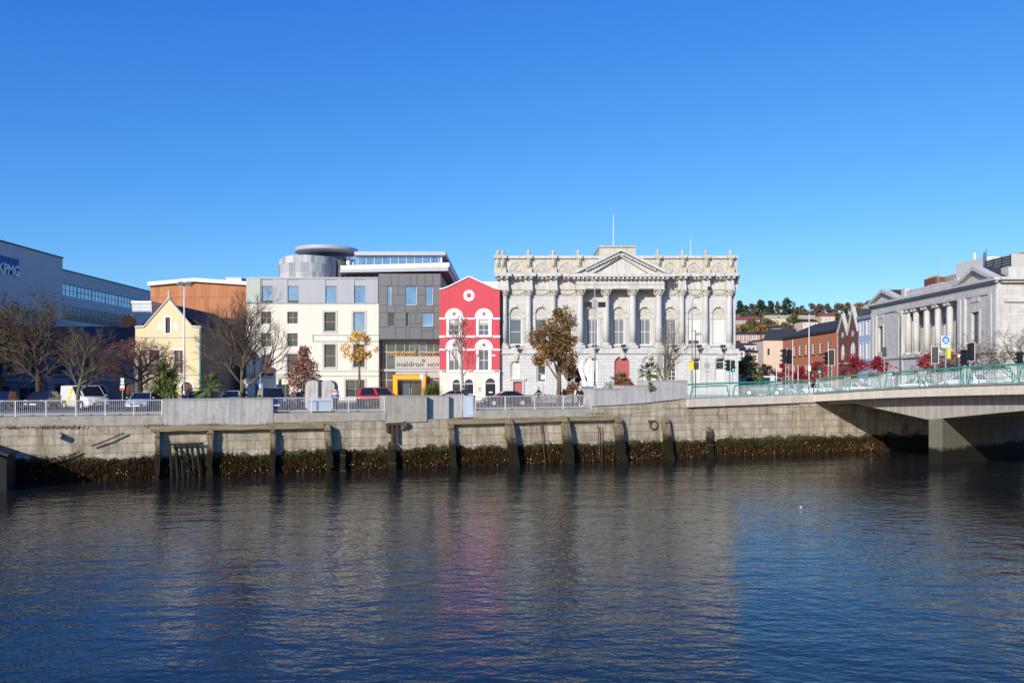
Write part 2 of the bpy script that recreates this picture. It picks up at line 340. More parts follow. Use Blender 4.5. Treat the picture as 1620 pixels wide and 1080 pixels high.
def leaf(name,stops,rough=.6):
    q=N(name); g=q.new('NewGeometry'); q.out(q.ramp(g.outputs['Random Per Island'],stops),rough,0,.3 if rough<1 else .02); q.b.inputs['Subsurface Weight'].default_value=0
    return q
leaf('leaf_dark',[(0,(.012,.018,.006)),(.5,(.035,.045,.012)),(1,(.09,.075,.02))]); leaf('leaf_brown',[(0,(.07,.045,.012)),(.5,(.16,.095,.025)),(1,(.27,.16,.04))])
leaf('leaf_maple',[(0,(.16,.06,.05)),(.5,(.3,.14,.11)),(1,(.46,.26,.2))]); leaf('leaf_yellow',[(0,(.45,.17,.01)),(.6,(.7,.36,.02)),(1,(.85,.52,.05))])
leaf('leaf_autumn',[(0,(.06,.05,.015)),(.4,(.15,.1,.03)),(.75,(.26,.13,.035)),(1,(.38,.16,.045))]); leaf('leaf_redgreen',[(0,(.06,.1,.025)),(.4,(.2,.06,.04)),(.7,(.3,.06,.05)),(1,(.16,.19,.05))])
leaf('leaf_crimson',[(0,(.1,.006,.012)),(.5,(.26,.015,.025)),(1,(.42,.05,.05))]); leaf('leaf_olive',[(0,(.05,.06,.012)),(.5,(.13,.13,.03)),(1,(.3,.21,.05))])
leaf('leaf_palm',[(0,(.04,.08,.015)),(.5,(.1,.16,.035)),(1,(.28,.3,.1))]); leaf('leaf_pine',[(0,(.012,.03,.016)),(1,(.04,.075,.035))]); leaf('leaf_hill',[(0,(.06,.045,.03)),(.5,(.12,.1,.055)),(1,(.2,.13,.08))])
leaf('leaf_hillscrub',[(0,(.03,.035,.015)),(.4,(.09,.075,.03)),(.7,(.13,.08,.04)),(1,(.17,.16,.06))]); leaf('leaf_rust',[(0,(.2,.06,.03)),(.5,(.33,.12,.05)),(1,(.45,.2,.08))]); leaf('leaf_greygreen',[(0,(.05,.065,.045)),(1,(.14,.14,.1))]); leaf('leaf_hillgreen',[(0,(.05,.065,.02)),(1,(.17,.17,.05))])
leaf('weed',[(0,(.006,.004,.002)),(.5,(.02,.013,.006)),(.8,(.04,.026,.011)),(.95,(.06,.036,.014)),(1,(.1,.055,.02))],1.0); leaf('litter',[(0,(.25,.1,.04)),(.3,(.5,.42,.3)),(.6,(.65,.6,.52)),(.8,(.6,.25,.05)),(1,(.3,.06,.04))]); leaf('moss',[(0,(.03,.05,.008)),(1,(.1,.13,.02))])
# hillside
q=N('hillside'); f=q.noise(.018,6,.65); g=q.noise(.12,5,.7); q.out(q.mix(q.math('MULTIPLY',g,.6),q.ramp(f,[(.35,(.1,.1,.035)),(.5,(.17,.14,.06)),(.65,(.15,.09,.05))]),(.06,.07,.025)),1,0,.1); q.bump(g,.6,1.0)
# water: dark body, rippled mirror
q=N('water'); geo=q.new('NewGeometry'); P=geo.outputs['Position']
mp=q.new('Mapping'); mp.inputs['Rotation'].default_value=(0,0,R(-8)); mp.inputs['Scale'].default_value=(.62,1.0,1); q.lk(P,mp.inputs['Vector']); v=mp.outputs[0]
w1=q.noise(.55,2,.5,v); w2=q.noise(2.1,3,.55,v); w3=q.noise(5.5,2,.5,v); w4=q.noise(.06,3,.5,P)
amp=q.math('MULTIPLY_ADD',w4,1.2,.4)
h=q.math('ADD',q.math('MULTIPLY',w1,.6),q.math('ADD',q.math('MULTIPLY',w2,q.math('MULTIPLY',amp,.36)),q.math('MULTIPLY',w3,.11)))
q.out((.012,.015,.016),.02,0,.5); q.b.inputs['IOR'].default_value=1.333
bp=q.bump(h,.21,.55)
# ---------------------------------------------------------------- setting
def quayobj(o): o.location=(QO[0],QO[1],0); o.rotation_euler=(0,0,QA); return o
struct('river_water',MB().quad((-900,-300,WATER),(900,-300,WATER),(900,900,WATER),(-900,900,WATER)),'water')
g=MB(); a=qp(-600,1.0); b=qp(900,1.0)
g.quad((a[0],a[1],0),(b[0],b[1],0),(2500,3000,0),(-2500,3000,0)); struct('ground',g,'asphalt')
TB=qt(1285)                                            # where the bridge leaves the quay
quayobj(struct('quay_pavement',MB().box(-60,qt(1083),1.02,4.6,.004,.13),'paving'))
struct('building_pavement',MB().box(-43,27,92.2,99,.004,.13).box(56.8,60.2,92,190,.004,.13),'paving')
# quay wall (its top courses carry the concrete coping); front face at y=0 of the quay frame
def QB(px): return qt(px)
def slab(mb,pts,y0,y1):   # pts: list of (t, zbottom, ztop) along the quay
    for (t0,b0,c0),(t1,b1,c1) in zip(pts,pts[1:]):
        mb.add([(t0,y0,b0),(t1,y0,b1),(t1,y1,b1),(t0,y1,b0),(t0,y0,c0),(t1,y0,c1),(t1,y1,c1),(t0,y1,c0)],
            [(0,3,2,1),(4,5,6,7),(0,1,5,4),(1,2,6,5),(2,3,7,6),(3,0,4,7)])
    return mb
qw=T('quay_wall','weathered stone quay wall stained dark with weed along the river','wall',(QO[0],QO[1],0),QA)
m=MB(); tA=qt(1263)
slab(m,[(-70,-7,-.66),(qt(930),-7,-.56),(qt(985),-7,-.5),(qt(1086),-7,.1)],0,1.0)
slab(m,[(qt(1086),-7,.16),(tA,-7,.5)],.06,1.2)
m.build('stone_wall','quay_stone',qw)
m=MB(); slab(m,[(qt(1086)+.003,.1,.78),(TB,.42,1.14)],-.3,1.2); m.build('parapet_beam','concrete_bridge',qw)
m=MB(); slab(m,[(-70,-.66,0),(qt(256),-.66,0)],-.06,1.02); slab(m,[(qt(432),-.65,.02),(qt(610),-.62,.02)],-.06,1.02); slab(m,[(qt(752),-.6,.04),(qt(938),-.54,.07)],-.06,1.02)
m.build('coping','concrete',qw)
m=MB(); slab(m,[(qt(938),-.53,.2),(qt(985),-.5,.3),(qt(1030),-.2,.45),(qt(1087),.1,.8)],-.04,1.02); m.build('ramp_course','quay_stone',qw)
# abutment below the bridge
ab=T('bridge_abutment','pale stone abutment block below the end of the bridge','abutment',(QO[0],QO[1],0),QA)
m=MB().box(tA+.003,TB+.4,-.1,1.2,-7,.4); m.build('corner_block','quay_stone',ab)
m=MB().box(TB+.403,TB+60,-.06,1.2,-7,.45); m.build('under_wall','quay_stone',ab)
# ---------------------------------------------------------------- bridge (perpendicular to the quay)
BO=qp(TB,-.3); BA=QA-PI/2                               # x = s out over the river, y = w along the quay (away)
def dz(s): return 1.25+1.15*(1-((s-36)/36)**2) if s>=0 else max(0.02,1.2+s*.05)
br=T('road_bridge','concrete road bridge with haunched beams crossing the river at the right','bridge',(BO[0],BO[1],0),BA)
def along(mb,ss,w0,w1,f0,f1):
    for a,b in zip(ss,ss[1:]):
        mb.add([(a,w0,f0(a)),(b,w0,f0(b)),(b,w1,f0(b)),(a,w1,f0(a)),(a,w0,f1(a)),(b,w0,f1(b)),(b,w1,f1(b)),(a,w1,f1(a))],
            [(0,3,2,1),(4,5,6,7),(0,1,5,4),(1,2,6,5),(2,3,7,6),(3,0,4,7)])
    return mb
SS=[i*1.0 for i in range(0,73)]
along(MB(),SS,0,20,lambda s:dz(s)-.78,lambda s:dz(s)-.1).build('deck_slab','concrete_bridge',br)
along(MB(),SS,-.12,.5,lambda s:dz(s)-.097,lambda s:dz(s)+.02).build('kerb_beam','grey_stone_dark',br)
def haunch(s):
    h=max(1.8-.19*(11.2-s),.25) if s<11.2 else max(1.8-.085*(s-11.2),.3)
    if s>46: h=max(1.8-.085*abs(60.8-s),.3)
    return h
def zb(s): return dz(s)-.8-haunch(s)
gm=along(MB(),SS,1.5,18.5,zb,lambda s:dz(s)-.783)
gm.mi=1; jm=gm
for k in range(40):
    s=5+k*.72
    jm.box(s-.02,s+.02,1.488,1.5,zb(s)+.03,dz(s)-.79)
gm.build('haunched_beam',['concrete_soffit','stone_trim_grey'],br)
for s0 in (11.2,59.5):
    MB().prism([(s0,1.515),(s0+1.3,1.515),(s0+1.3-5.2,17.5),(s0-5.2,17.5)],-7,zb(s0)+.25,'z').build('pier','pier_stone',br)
struct('bridge_road',along(MB(),[i*2.0 for i in range(-12,37)],.6,19.4,lambda s:-.3 if s<0 else dz(s)-.09,lambda s:dz(s)-.02),'asphalt')
o=bpy.data.objects['bridge_road']; o.location=br.location; o.rotation_euler=br.rotation_euler
# ---------------------------------------------------------------- frontal building frame
class FB:
    def __init__(s,Y,px0):
        s.Y=Y; s.X=wx(px0,Y)
    def x(s,px): return wx(px,s.Y)-s.X
    def z(s,py): return wz(py,s.Y)
    def op(s,l,r,t,b,ar=False): return (s.x(l),s.x(r),s.z(b),s.z(t),ar)
# ---------- office block at the far left, its long face turned to the right
kx=-75.0
kp=T('office_block','long grey office block with a blank tall end and ribbon windows, at far left','office building',(kx,138,0),PI/2)
def kz(py,px): return wz(py,kx/((px-810)/F))
def ky(px): return kx/((px-810)/F)-138
tz=kz(409,100); lz=kz(427,101); ye=ky(238)+12
m=MB(); m.box(-70,0,0,30,0,tz); m.build('tall_wing','kpmg_clad',kp)
MB().box(-70.1,.1,-.15,.3,tz,tz+.18).build('parapet_trim','dark_metal',kp)
ribs=[(kz(447,98),kz(467,98)),(kz(482,98),kz(506,98)),(kz(522,98),kz(544,98))]
m=MB(); ops=[(.3,ye-.5,b_,t_,False) for t_,b_ in ribs]
wall(m,.003,ye,0,lz,.15,ops,.4); shell(m,.003,ye,.15,28,0,lz); m.build('low_wing','kpmg_clad',kp)
MB().box(0,ye+.1,0,.3,lz,lz+.15).build('parapet_trim','dark_metal',kp)
for i,o in enumerate(ops):
    nb=9; L=(o[1]-o[0])/nb
    for k in range(nb):
        window(kp,(o[0]+k*L+.02,o[0]+(k+1)*L-.02,o[2],o[3],False),.3,'grey_metal','glass_sky' if i==0 else 'glass_grey',4,2,.12,.1,'ribbon_window')
# firm's sign: four blue squares and white letters
sx=ky(-6); sxe=ky(29.5); zt=kz(406,10); zl=kz(420,10)
m=MB()
for k in range(4):
    w=(sxe-sx)/4; m.box(sx+k*w+.05,sx+(k+1)*w-.05,-.12,-.02,zl-.45,zt-.0)
m.build('sign_squares','blue_paint',kp)
text('KPMG','white_gloss',kp,'sign_letters',sx+.2,-.2,kz(431,10)-.25,1.6,(sxe-sx)-.3,bold=.02)
# unseen block added out of frame to cast shade on the dark house
nb_=T('shade_block','plain stone block added unseen outside the left edge to shade the dark house','office building',(-96.2,66,0))
m=MB(); ops=[(3+i*4.2,5+i*4.2,2+k*3.6,4+k*3.6,False) for i in range(8) for k in range(5)]
wall(m,0,38,0,21,0,ops,.3); shell(m,0,38,0,20.5,0,21); m.build('wall','bank_stone',nb_)
for o in ops: window(nb_,o,.2,'white_paint','glass_dark')
# ---------- dark blue two storey house in shade
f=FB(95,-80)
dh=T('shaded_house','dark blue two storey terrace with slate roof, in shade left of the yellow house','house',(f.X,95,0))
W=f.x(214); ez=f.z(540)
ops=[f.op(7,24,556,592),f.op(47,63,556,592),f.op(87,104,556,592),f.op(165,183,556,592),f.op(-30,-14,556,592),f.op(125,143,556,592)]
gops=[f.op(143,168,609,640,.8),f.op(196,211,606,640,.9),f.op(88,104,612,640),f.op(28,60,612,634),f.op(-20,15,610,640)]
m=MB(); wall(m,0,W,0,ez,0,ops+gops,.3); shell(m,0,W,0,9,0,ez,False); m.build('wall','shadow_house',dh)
rz=f.z(512)
m=MB(); m.quad((-.3,-.4,ez-.1),(W,-.4,ez-.1),(W,4.5,rz),(-.3,4.5,rz)); m.quad((-.3,9.4,ez-.1),(W,9.4,ez-.1),(W,4.5,rz),(-.3,4.5,rz)); m.quad((W,0,ez),(W,9,ez),(W,4.5,rz)); m.build('roof','dark_slate',dh)
MB().box(-.1,W-.003,-.35,-.02,ez-.28,ez-.12).build('gutter','dark_metal',dh)
MB().box(0,W,-.08,-.002,f.z(603),f.z(599)).build('string_course','shadow_trim',dh)
for o in ops:
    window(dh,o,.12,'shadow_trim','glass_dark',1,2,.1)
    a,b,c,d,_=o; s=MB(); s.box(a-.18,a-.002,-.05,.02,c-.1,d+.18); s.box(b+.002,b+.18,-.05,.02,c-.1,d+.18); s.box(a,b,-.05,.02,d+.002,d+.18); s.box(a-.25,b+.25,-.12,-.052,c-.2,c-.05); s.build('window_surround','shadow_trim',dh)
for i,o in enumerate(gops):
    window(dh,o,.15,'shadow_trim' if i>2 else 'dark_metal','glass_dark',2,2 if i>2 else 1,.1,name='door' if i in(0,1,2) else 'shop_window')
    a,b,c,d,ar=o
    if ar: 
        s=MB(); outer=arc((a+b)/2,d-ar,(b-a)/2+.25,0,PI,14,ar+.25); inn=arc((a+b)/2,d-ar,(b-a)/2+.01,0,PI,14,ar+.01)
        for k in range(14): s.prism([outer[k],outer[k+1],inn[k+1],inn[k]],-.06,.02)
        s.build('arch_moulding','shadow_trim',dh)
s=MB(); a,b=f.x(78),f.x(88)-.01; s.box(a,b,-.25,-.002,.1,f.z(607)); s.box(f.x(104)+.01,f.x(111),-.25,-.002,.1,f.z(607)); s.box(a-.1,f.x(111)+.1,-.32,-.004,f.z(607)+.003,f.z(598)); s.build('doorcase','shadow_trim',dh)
c1=MB().box(f.x(163),f.x(181),4.2,5.6,rz-.6,f.z(498)); c1=c1.build('chimney','brick_red',dh)
mm=MB()
for k in range(3): mm.lathe([(.16,0),(.13,.45)],f.x(166)+k*.45,4.9,f.z(498),8)
mm.build('chimney_pot','terracotta',c1)
# ---------- orange timber clad hall with white roof edge, and the pale box beside it
f=FB(112,238)
oh=T('timber_hall','orange brown clad hall with shallow gable and thick white roof edge','hall',(f.X,112,0))
pts=[(0,f.z(449)),(f.x(308),f.z(441)),(f.x(400),f.z(449))]
m=MB(); wall(m,0,f.x(400),0,[(0,f.z(452)),(f.x(308),f.z(446)),(f.x(400),f.z(452))],0); shell(m,0,f.x(400),0,18,0,f.z(452),False); m.build('wall','timber_clad',oh)
m=MB(); xa,xm,xb=-.2,f.x(308),f.x(400)
for p,q_,zp,zq in ((xa,xm,f.z(452.5),f.z(446)),(xm,xb,f.z(446),f.z(452))):
    m.add([(p,-.5,zp),(q_,-.5,zq),(q_,18,zq),(p,18,zp),(p,-.5,zp+.5),(q_,-.5,zq+.5),(q_,18,zq+.5),(p,18,zp+.5)],[(0,3,2,1),(4,5,6,7),(0,1,5,4),(1,2,6,5),(2,3,7,6),(3,0,4,7)])
m.build('roof','white_render',oh)
MB().box(0,f.x(400),-.05,-.002,f.z(470),f.z(469)).build('cladding_joint','terracotta',oh)
m=MB().box(f.x(350),f.x(374),2,6,f.z(445.5),f.z(437)); m.box(f.x(349),f.x(375.5),1.8,6.2,f.z(437)+.003,f.z(436)); m=m.build('roof_plant','white_render',oh)
MB().box(f.x(374),f.x(378),2.5,5,f.z(444),f.z(439)).build('vent_hood','dark_metal',m)
f=FB(108,209)
pb=T('pale_annex','small pale grey panelled annex between the office block and the clad hall','annex',(f.X,108,0))
MB().box(0,f.x(240),0,3.9,0,f.z(480)).build('wall','grey_box_clad',pb)
MB().box(-.1,f.x(240),-.12,3.98,f.z(480)+.003,f.z(476)).build('roof_edge','white_render',pb)
# ---------- yellow gabled house
f=FB(88,214)
yh=T('yellow_house','pale yellow gabled house with white copings and a stone finial','house',(f.X,88,0))
W=f.x(318); top=[(0,f.z(518)),(f.x(228),f.z(517)),(f.x(267),f.z(473)),(f.x(304),f.z(517)),(W,f.z(518))]
o1=[f.op(262,269.5,502,527),f.op(236.5,253,554,593),f.op(276,289.5,554,591)]; dr=f.op(287,305,604,642,True)
m=MB(); wall(m,0,W,0,top,0,o1+[dr],.28); D=14; e=f.z(518)
m.quad((0,0,0),(0,D,0),(0,D,e),(0,0,e)); m.quad((0,D,0),(W,D,0),(W,D,e),(0,D,e)); m.build('wall','yellow_render',yh)
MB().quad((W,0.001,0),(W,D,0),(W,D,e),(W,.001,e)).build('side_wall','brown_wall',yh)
xr=f.x(267); zr=f.z(480)
m=MB(); m.quad((-.2,.25,e-.25),(-.2,D,e-.25),(xr,D,zr),(xr,.25,zr)); m.quad((W+.25,.25,e-.25),(W+.25,D,e-.25),(xr,D,zr),(xr,.25,zr)); m.build('roof','slate',yh)
m=MB().box(f.x(306),f.x(308),3.5,4.6,0,0.1)
sl=MB(); 
for yy in (4,7.5,10.5):
    k=.45; x_=xr+(W-xr)*.55; z_=zr+(e-.25-zr)*.55; sl.add([(x_-.35,yy,z_+.28),(x_+.35,yy,z_-.22),(x_+.35,yy+.9,z_-.22),(x_-.35,yy+.9,z_+.28)],[(0,1,2,3)])
sl.build('skylight','glass_sky',yh)
m=MB()
for (xa,za),(xb,zb_) in zip(top,top[1:]):
    m.add([(xa,-.12,za-.05),(xb,-.12,zb_-.05),(xb,.3,zb_-.05),(xa,.3,za-.05),(xa,-.12,za+.17),(xb,-.12,zb_+.17),(xb,.3,zb_+.17),(xa,.3,za+.17)],[(0,3,2,1),(4,5,6,7),(0,1,5,4),(1,2,6,5),(2,3,7,6),(3,0,4,7)])
m.build('gable_coping','stone_trim_grey',yh)
m=MB(); m.smooth=True; m.lathe([(.22,-.2),(.26,0),(.12,.12),(.1,.35),(.17,.5),(.1,.68),(.02,.95)],xr,.08,f.z(473)+.12,10); m.build('finial','limestone_old',yh)
for k,o in enumerate(o1):
    window(yh,o,.12,'shadow_trim' if k==0 else 'white_paint','glass_dark',1 if k==0 else 2,1 if k==0 else 2,.06)
    a,b,c,d,_=o; s=MB(); s.box(a-.16,a-.002,-.05,.02,c-.14,d+.16); s.box(b+.002,b+.16,-.05,.02,c-.14,d+.16); s.box(a,b,-.05,.02,d+.002,d+.16); s.box(a-.01,b+.01,-.08,.02,c-.14,c-.002); s.build('window_surround','white_paint',yh)
s=MB()
for l,r in ((250,257.5),(274,281.5)): s.box(f.x(l),f.x(r),-.03,-.002,f.z(523),f.z(510.5))
s.build('relief_panel','white_render',yh)
s=MB(); s.box(0,W,-.07,-.002,f.z(534),f.z(532.8)); s.box(0,W,-.07,-.002,f.z(593.4),f.z(592)); s.box(0,W,-.03,-.002,f.z(488.5),f.z(487.8)) if 0 else None; s.build('string_course','stone_trim_grey',yh)
MB().box(W-.16,W-.02,-.14,-.002,0.1,f.z(520)).build('downpipe','green_rail',yh)
s=MB(); oo=arc((dr[0]+dr[1])/2,dr[3]-(dr[1]-dr[0])/2,(dr[1]-dr[0])/2+.24); ii=arc((dr[0]+dr[1])/2,dr[3]-(dr[1]-dr[0])/2,(dr[1]-dr[0])/2+.005)
for k in range(12): s.prism([oo[k],oo[k+1],ii[k+1],ii[k]],-.08,.02)
s.build('arch_moulding','white_render',yh); window(yh,dr,.2,'dark_metal','glass_dark',2,1,.08,name='door')
# brown rear wing between the yellow house and the hotel
f=FB(100,319)
rw=T('rear_wing','low brown wing with slate roof recessed between yellow house and hotel','outbuilding',(f.X,102.2,0))
f.Y=102.2; f.X=wx(319,102.2); W=f.x(392); 
gops=[f.op(330,338,560,600),f.op(356,364,566,600)]
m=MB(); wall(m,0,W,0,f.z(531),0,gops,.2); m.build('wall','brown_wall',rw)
MB().quad((-.2,-.3,f.z(532)),(W,-.3,f.z(532)),(W,3.5,f.z(503)),(-.2,3.5,f.z(498))).build('roof','dark_slate',rw)
for o in gops: window(rw,o,.1,'grey_metal','glass_dark',2,2)
MB().box(f.x(362),W,4,4.4,0,f.z(498)).build('back_wall','white_render',rw)
# ---------------------------------------------------------------- modern hotel
f=FB(98,389.5); HY=98
ho=T('cream_hotel','modern cream hotel with grey top storey, roof drum and dark panelled tower','hotel',(f.X,HY,0))
xl,xr=0,f.x(599); zc=f.z(481)
small=[f.op(l,r,t,b) for l,r in ((413,429),(454.5,471)) for t,b in ((493,512),(527,548))]
tall=[f.op(413,429.5,561,590),f.op(454.5,471,560,590)]
big=[f.op(l,r,t,b) for l,r in ((513,531),(559,577)) for t,b in ((494,524),(545,581))]
gnd=[f.op(402,418,606,642),f.op(437,458,608,640),f.op(547,577,601,628)]
m=MB(); wall(m,xl,xr,0,zc,0,small+tall+big+gnd,.28); shell(m,xl,xr,0,26,0,zc); m.build('wall','cream_render',ho)
for k,o in enumerate(small): window(ho,o,.2,'grey_metal','glass_olive',2,2,.06)
for k,o in enumerate(tall): window(ho,o,.2,'grey_metal','glass_olive',1,2,.06)
for k,o in enumerate(big):
    window(ho,o,.2,'grey_metal',('glass_olive','glass_olive','glass_sky','glass_olive')[k],1,2,.06)
def surround(par,o,w,p,mat,name='window_surround',sill=True):
    a,b,c,d,_=o; s=MB(); s.box(a-w,a-.002,-p,.02,c-w,d+w); s.box(b+.002,b+w,-p,.02,c-w,d+w); s.box(a,b,-p,.02,d+.002,d+w); s.box(a,b,-p,.02,c-w,c-.002); s.build(name,mat,par)
for o in big+tall+[gnd[2]]: surround(ho,o,.24,.05,'stone_trim_grey')
window(ho,gnd[0],.2,'grey_metal','glass_grey',2,1,.06,name='door'); window(ho,gnd[1],.2,'grey_metal','glass_olive',3,1); window(ho,gnd[2],.2,'grey_metal','glass_olive',2,2)
s=MB(); 
for t,b in ((529,530.2),(538.6,540),(586,587.2),(593.5,595)): s.box(f.x(494),xr-.003,-.1,-.002,f.z(b),f.z(t))
s.box(f.x(494),f.x(495.5),-.1,-.002,f.z(538.5),f.z(530.3)); s.box(0,f.x(490),-.1,-.002,f.z(598),f.z(596.5)); s.box(0,f.x(490),-.05,-.002,f.z(596.3),f.z(590.6)); s.build('string_course','stone_trim_grey',ho)
# grey top storey
zt=f.z(440.4); tops=[f.op(l,r,442,480) for l,r in ((413.5,431),(454.5,472),(514.5,532),(560,577.5))]
m=MB(); wall(m,.12,xr-.1,zc+.15,zt,.12,tops,.3); shell(m,.12,xr-.1,.12,26,zc,zt); m.build('top_storey','zinc_panel',ho)
MB().box(0,xr+.05,-.06,.5,zc+.003,zc+.1).build('ledge','grey_metal',ho)
m=MB().box(.05,xr-.05,.02,.6,zt+.003,zt+.14); m.build('parapet_trim','grey_metal',ho)
MB().box(0.0,f.x(413)-.1,.03,.115,zc+.18,zt-.02).build('lattice_screen','lattice_green',ho)
for k,o in enumerate(tops):
    a,b,c,d,_=o; dm=f.z(452); fr=window(ho,(a,b,c,dm,False),.25,'dark_metal','glass_sky',1,1,.05)
    MB().box(a+.01,b-.01,.2,.24,dm+.004,d-.01).build('spandrel','zinc_panel',ho)
    if k<2: MB().box(a+.02,b-.02,.13,.16,c+.02,f.z(475)).build('balustrade','dark_metal',fr)
s=MB()
for px in (413,431.5,437,472.5,488,508,513.8,532.8,548,553,559.3,578.3,591,594): s.box(f.x(px)-.02,f.x(px)+.02,.1,.118,zc+.2,zt-.02)
s.build('panel_joint','grey_metal',ho)
# drum with mixed grey panels
m=MB(); m.smooth=False; xa_,xb_=wx(442,102.2)-f.X,wx(535,102.2)-f.X; R0=(xb_-xa_)/2*1.0
cx=(xa_+xb_)/2; n=30
zb_=zt+.02
vs=[];fs=[]
for i in range(n+1):
    t=PI*1.02+(PI*.96)*i/n; x=cx+R0*math.cos(t)*1.0; y=4.6+4.4*math.sin(t)
    zz=f.z(402.5)-.55*max(0,(-math.cos(t)))**3
    vs+=[(x,y,zb_),(x,y,zz)]
fs=[(2*i,2*i+2,2*i+3,2*i+1) for i in range(n)]; m.add(vs,fs)
m.add([vs[1],vs[-1],(vs[-1][0],9,vs[-1][2]),(vs[1][0],9,vs[1][2])],[(0,1,2,3)]); m.add([tuple(v) for v in vs[1::2]],[tuple(range(n+1))])
m.quad(vs[-2],vs[-1],(vs[-1][0]+.7,8.5,vs[-1][2]),(vs[-1][0]+.7,8.5,zb_))
m.build('drum','drum_panel',ho)
MB().box(vs[-1][0]+.03,vs[-1][0]+.5,3.6,9,zb_,f.z(404)).build('drum_end','dark_metal',ho)
# disc roof
m=MB(); m.smooth=True; cdx=(wx(468.5,105)+wx(565,105))/2-f.X; rr=3.95; zd=f.z(402)+1.55
m.lathe([(rr-.12,-.0),(rr,.1),(rr,.48),(rr-.1,.55),(rr-.4,.6)],cdx,7.0,zd-.4,48); m.build('disc_roof','grey_metal',ho)
s=MB()
s.lathe([(.3,0),(.3,1.9)],wx(551,104.2)-f.X,6.2,f.z(419),12); s.build('column','pale_metal',ho)
MB().box(wx(553,104.4)-f.X,wx(560,104.4)-f.X,6.4,9.5,f.z(424),f.z(397.5)).build('stair_core','grey_metal',ho)
s=MB().lathe([(2.9,0),(2.9,1.75)],cdx,7.6,f.z(419),24); s.build('glazed_drum','glass_grey',ho)
# glazed penthouse with slab roof
x0,x1=f.x(540),f.x(706)-.3
gl=MB(); zg0,zg1=f.z(419),f.z(401)
gl.box(x0+1.2,x1-.55,2.0,28,zg0,zg1); gl.build('penthouse_glazing','glass_sky',ho)
s=MB(); k=0
for px in range(562,700,13): s.box(f.x(px)-.028,f.x(px)+.028,1.9,1.997,zg0,zg1)
s.box(x1-.55,x1-.35,1.85,2.2,zg0,zg1); s.build('mullion','pale_metal',ho)
s=MB(); s.box(x0+1.3,x1+.1,1.3,29,zg1+.003,f.z(395)); s.build('penthouse_roof','grey_metal',ho)
s=MB(); za,zb2=f.z(425.5),f.z(418.6)
def roofslab(mb,xa,xb,z0a,z1a,z0b,z1b,y0,y1):
    mb.add([(xa,y0,z0a),(xb,y0,z0b),(xb,y1,z0b),(xa,y1,z0a),(xa,y0,z1a),(xb,y0,z1b),(xb,y1,z1b),(xa,y1,z1a)],[(0,3,2,1),(4,5,6,7),(0,1,5,4),(1,2,6,5),(2,3,7,6),(3,0,4,7)])
roofslab(s,f.x(539),f.x(711),f.z(427),f.z(420),f.z(422.5),f.z(415.5),-.1,30); s.build('roof_band','white_render',ho)
s=MB(); roofslab(s,f.x(538.5),f.x(709),f.z(431.5),f.z(427.1),f.z(429),f.z(422.6),-.35,30); s.build('eaves_band','grey_metal',ho)
s=MB().box(f.x(540),f.x(597),1.5,20,zt+.02,f.z(431.6)); s.build('roof_storey','dark_metal',ho)
s=MB()
for px in (548,561,574,587): s.box(f.x(px),f.x(px+8),1.42,1.49,zt+.05,f.z(434))
s.build('clerestory','glass_grey',ho)
# dark panelled tower
tx0,tx1=xr+.003,f.x(697); tz0,tz1=f.z(537),f.z(433)
tw=[f.op(612.5,619,452,483),f.op(641,659.5,452,482.5),f.op(673,685,452,482),f.op(615,625,495,516.5),f.op(642,647,495,516.5),f.op(667.5,685,494.5,516)]
m=MB(); wall(m,tx0,tx1,tz0,tz1,-.05,tw,.2); shell(m,tx0,tx1,-.05,24,tz0,tz1); m.quad((tx0,-.05,tz0),(tx1,-.05,tz0),(tx1,24,tz0),(tx0,24,tz0)); m.build('tower','zinc_dark',ho)
for k,o in enumerate(tw): window(ho,o,.06,'pale_metal' if k not in (3,4) else 'grey_metal',('glass_sky','glass_sky','glass_sky','glass_olive','glass_dark','glass_sky')[k],1,1,.05,name='tower_window')
s=MB(); L=[]
for y in (452.5,483,494.5,517.5,536): L.append(('h',599.5,697,y))
for x,t,b in ((619,433,452),(630,433,452),(650,433,452),(660,433,452),(672.5,433,452),(684,433,452),(630,452,467),(620,467,483),(660,467,483),(685.5,452,483),(612,483,494),(626,483,494),(641,483,494),(660,483,494),(685.5,483,494),(613,494,517),(626,494,537),(648,494,537),(658,494,512),(685.5,494,537),(642,517,537),(667,517,537)): L.append(('v',x,t,b))
L+= [('h',620,641,467),('h',660,673,467),('h',626,642,506),('h',648,667,512),('h',667,685,523),('h',640,685,491)]
for q_ in L:
    if q_[0]=='h':
        _,l,r,y=q_
        s.box(f.x(l),f.x(r),-.058,-.051,f.z(y)-.03,f.z(y)+.03)
    else:
        _,x,t,b=q_; s.box(f.x(x)-.03,f.x(x)+.03,-.06,-.0525,f.z(b)+.03,f.z(t)-.03)
s.build('panel_joint','dark_metal',ho)
# glazed lobby
lb=MB(); ly=1.2
MB().quad((tx0,ly,0),(tx1,ly,0),(tx1,ly,tz0),(tx0,ly,tz0)).build('lobby_glazing','glass_lobby',ho)
s=MB()
for px in (604,609,624,638,646,661.5,673,685): s.box(f.x(px)-.035,f.x(px)+.035,ly-.06,ly-.003,.1,tz0)
for py in (556,585.5,601): s.box(tx0,tx1,ly-.07,ly-.062,f.z(py)-.05,f.z(py)+.05)
s.box(tx0,tx1,ly-.25,ly-.075,f.z(587.3),f.z(583.3)); s.build('mullion','grey_metal',ho)
for l,r,t,b,mt in ((626,646,540,556,'glass_olive'),(648,660,541,550,'glass_grey'),(662,672,546,556,'glass_grey'),(675,686,538,548,'glass_olive'),(610,622,557,582,'glass_grey')):
    MB().box(f.x(l),f.x(r),ly-.03,ly-.01,f.z(b),f.z(t)).build('pane',mt,ho)
MB().box(f.x(623),tx1,ly-.32,ly-.27,f.z(582.8),f.z(563)).build('sign_board','sign_beige',ho)
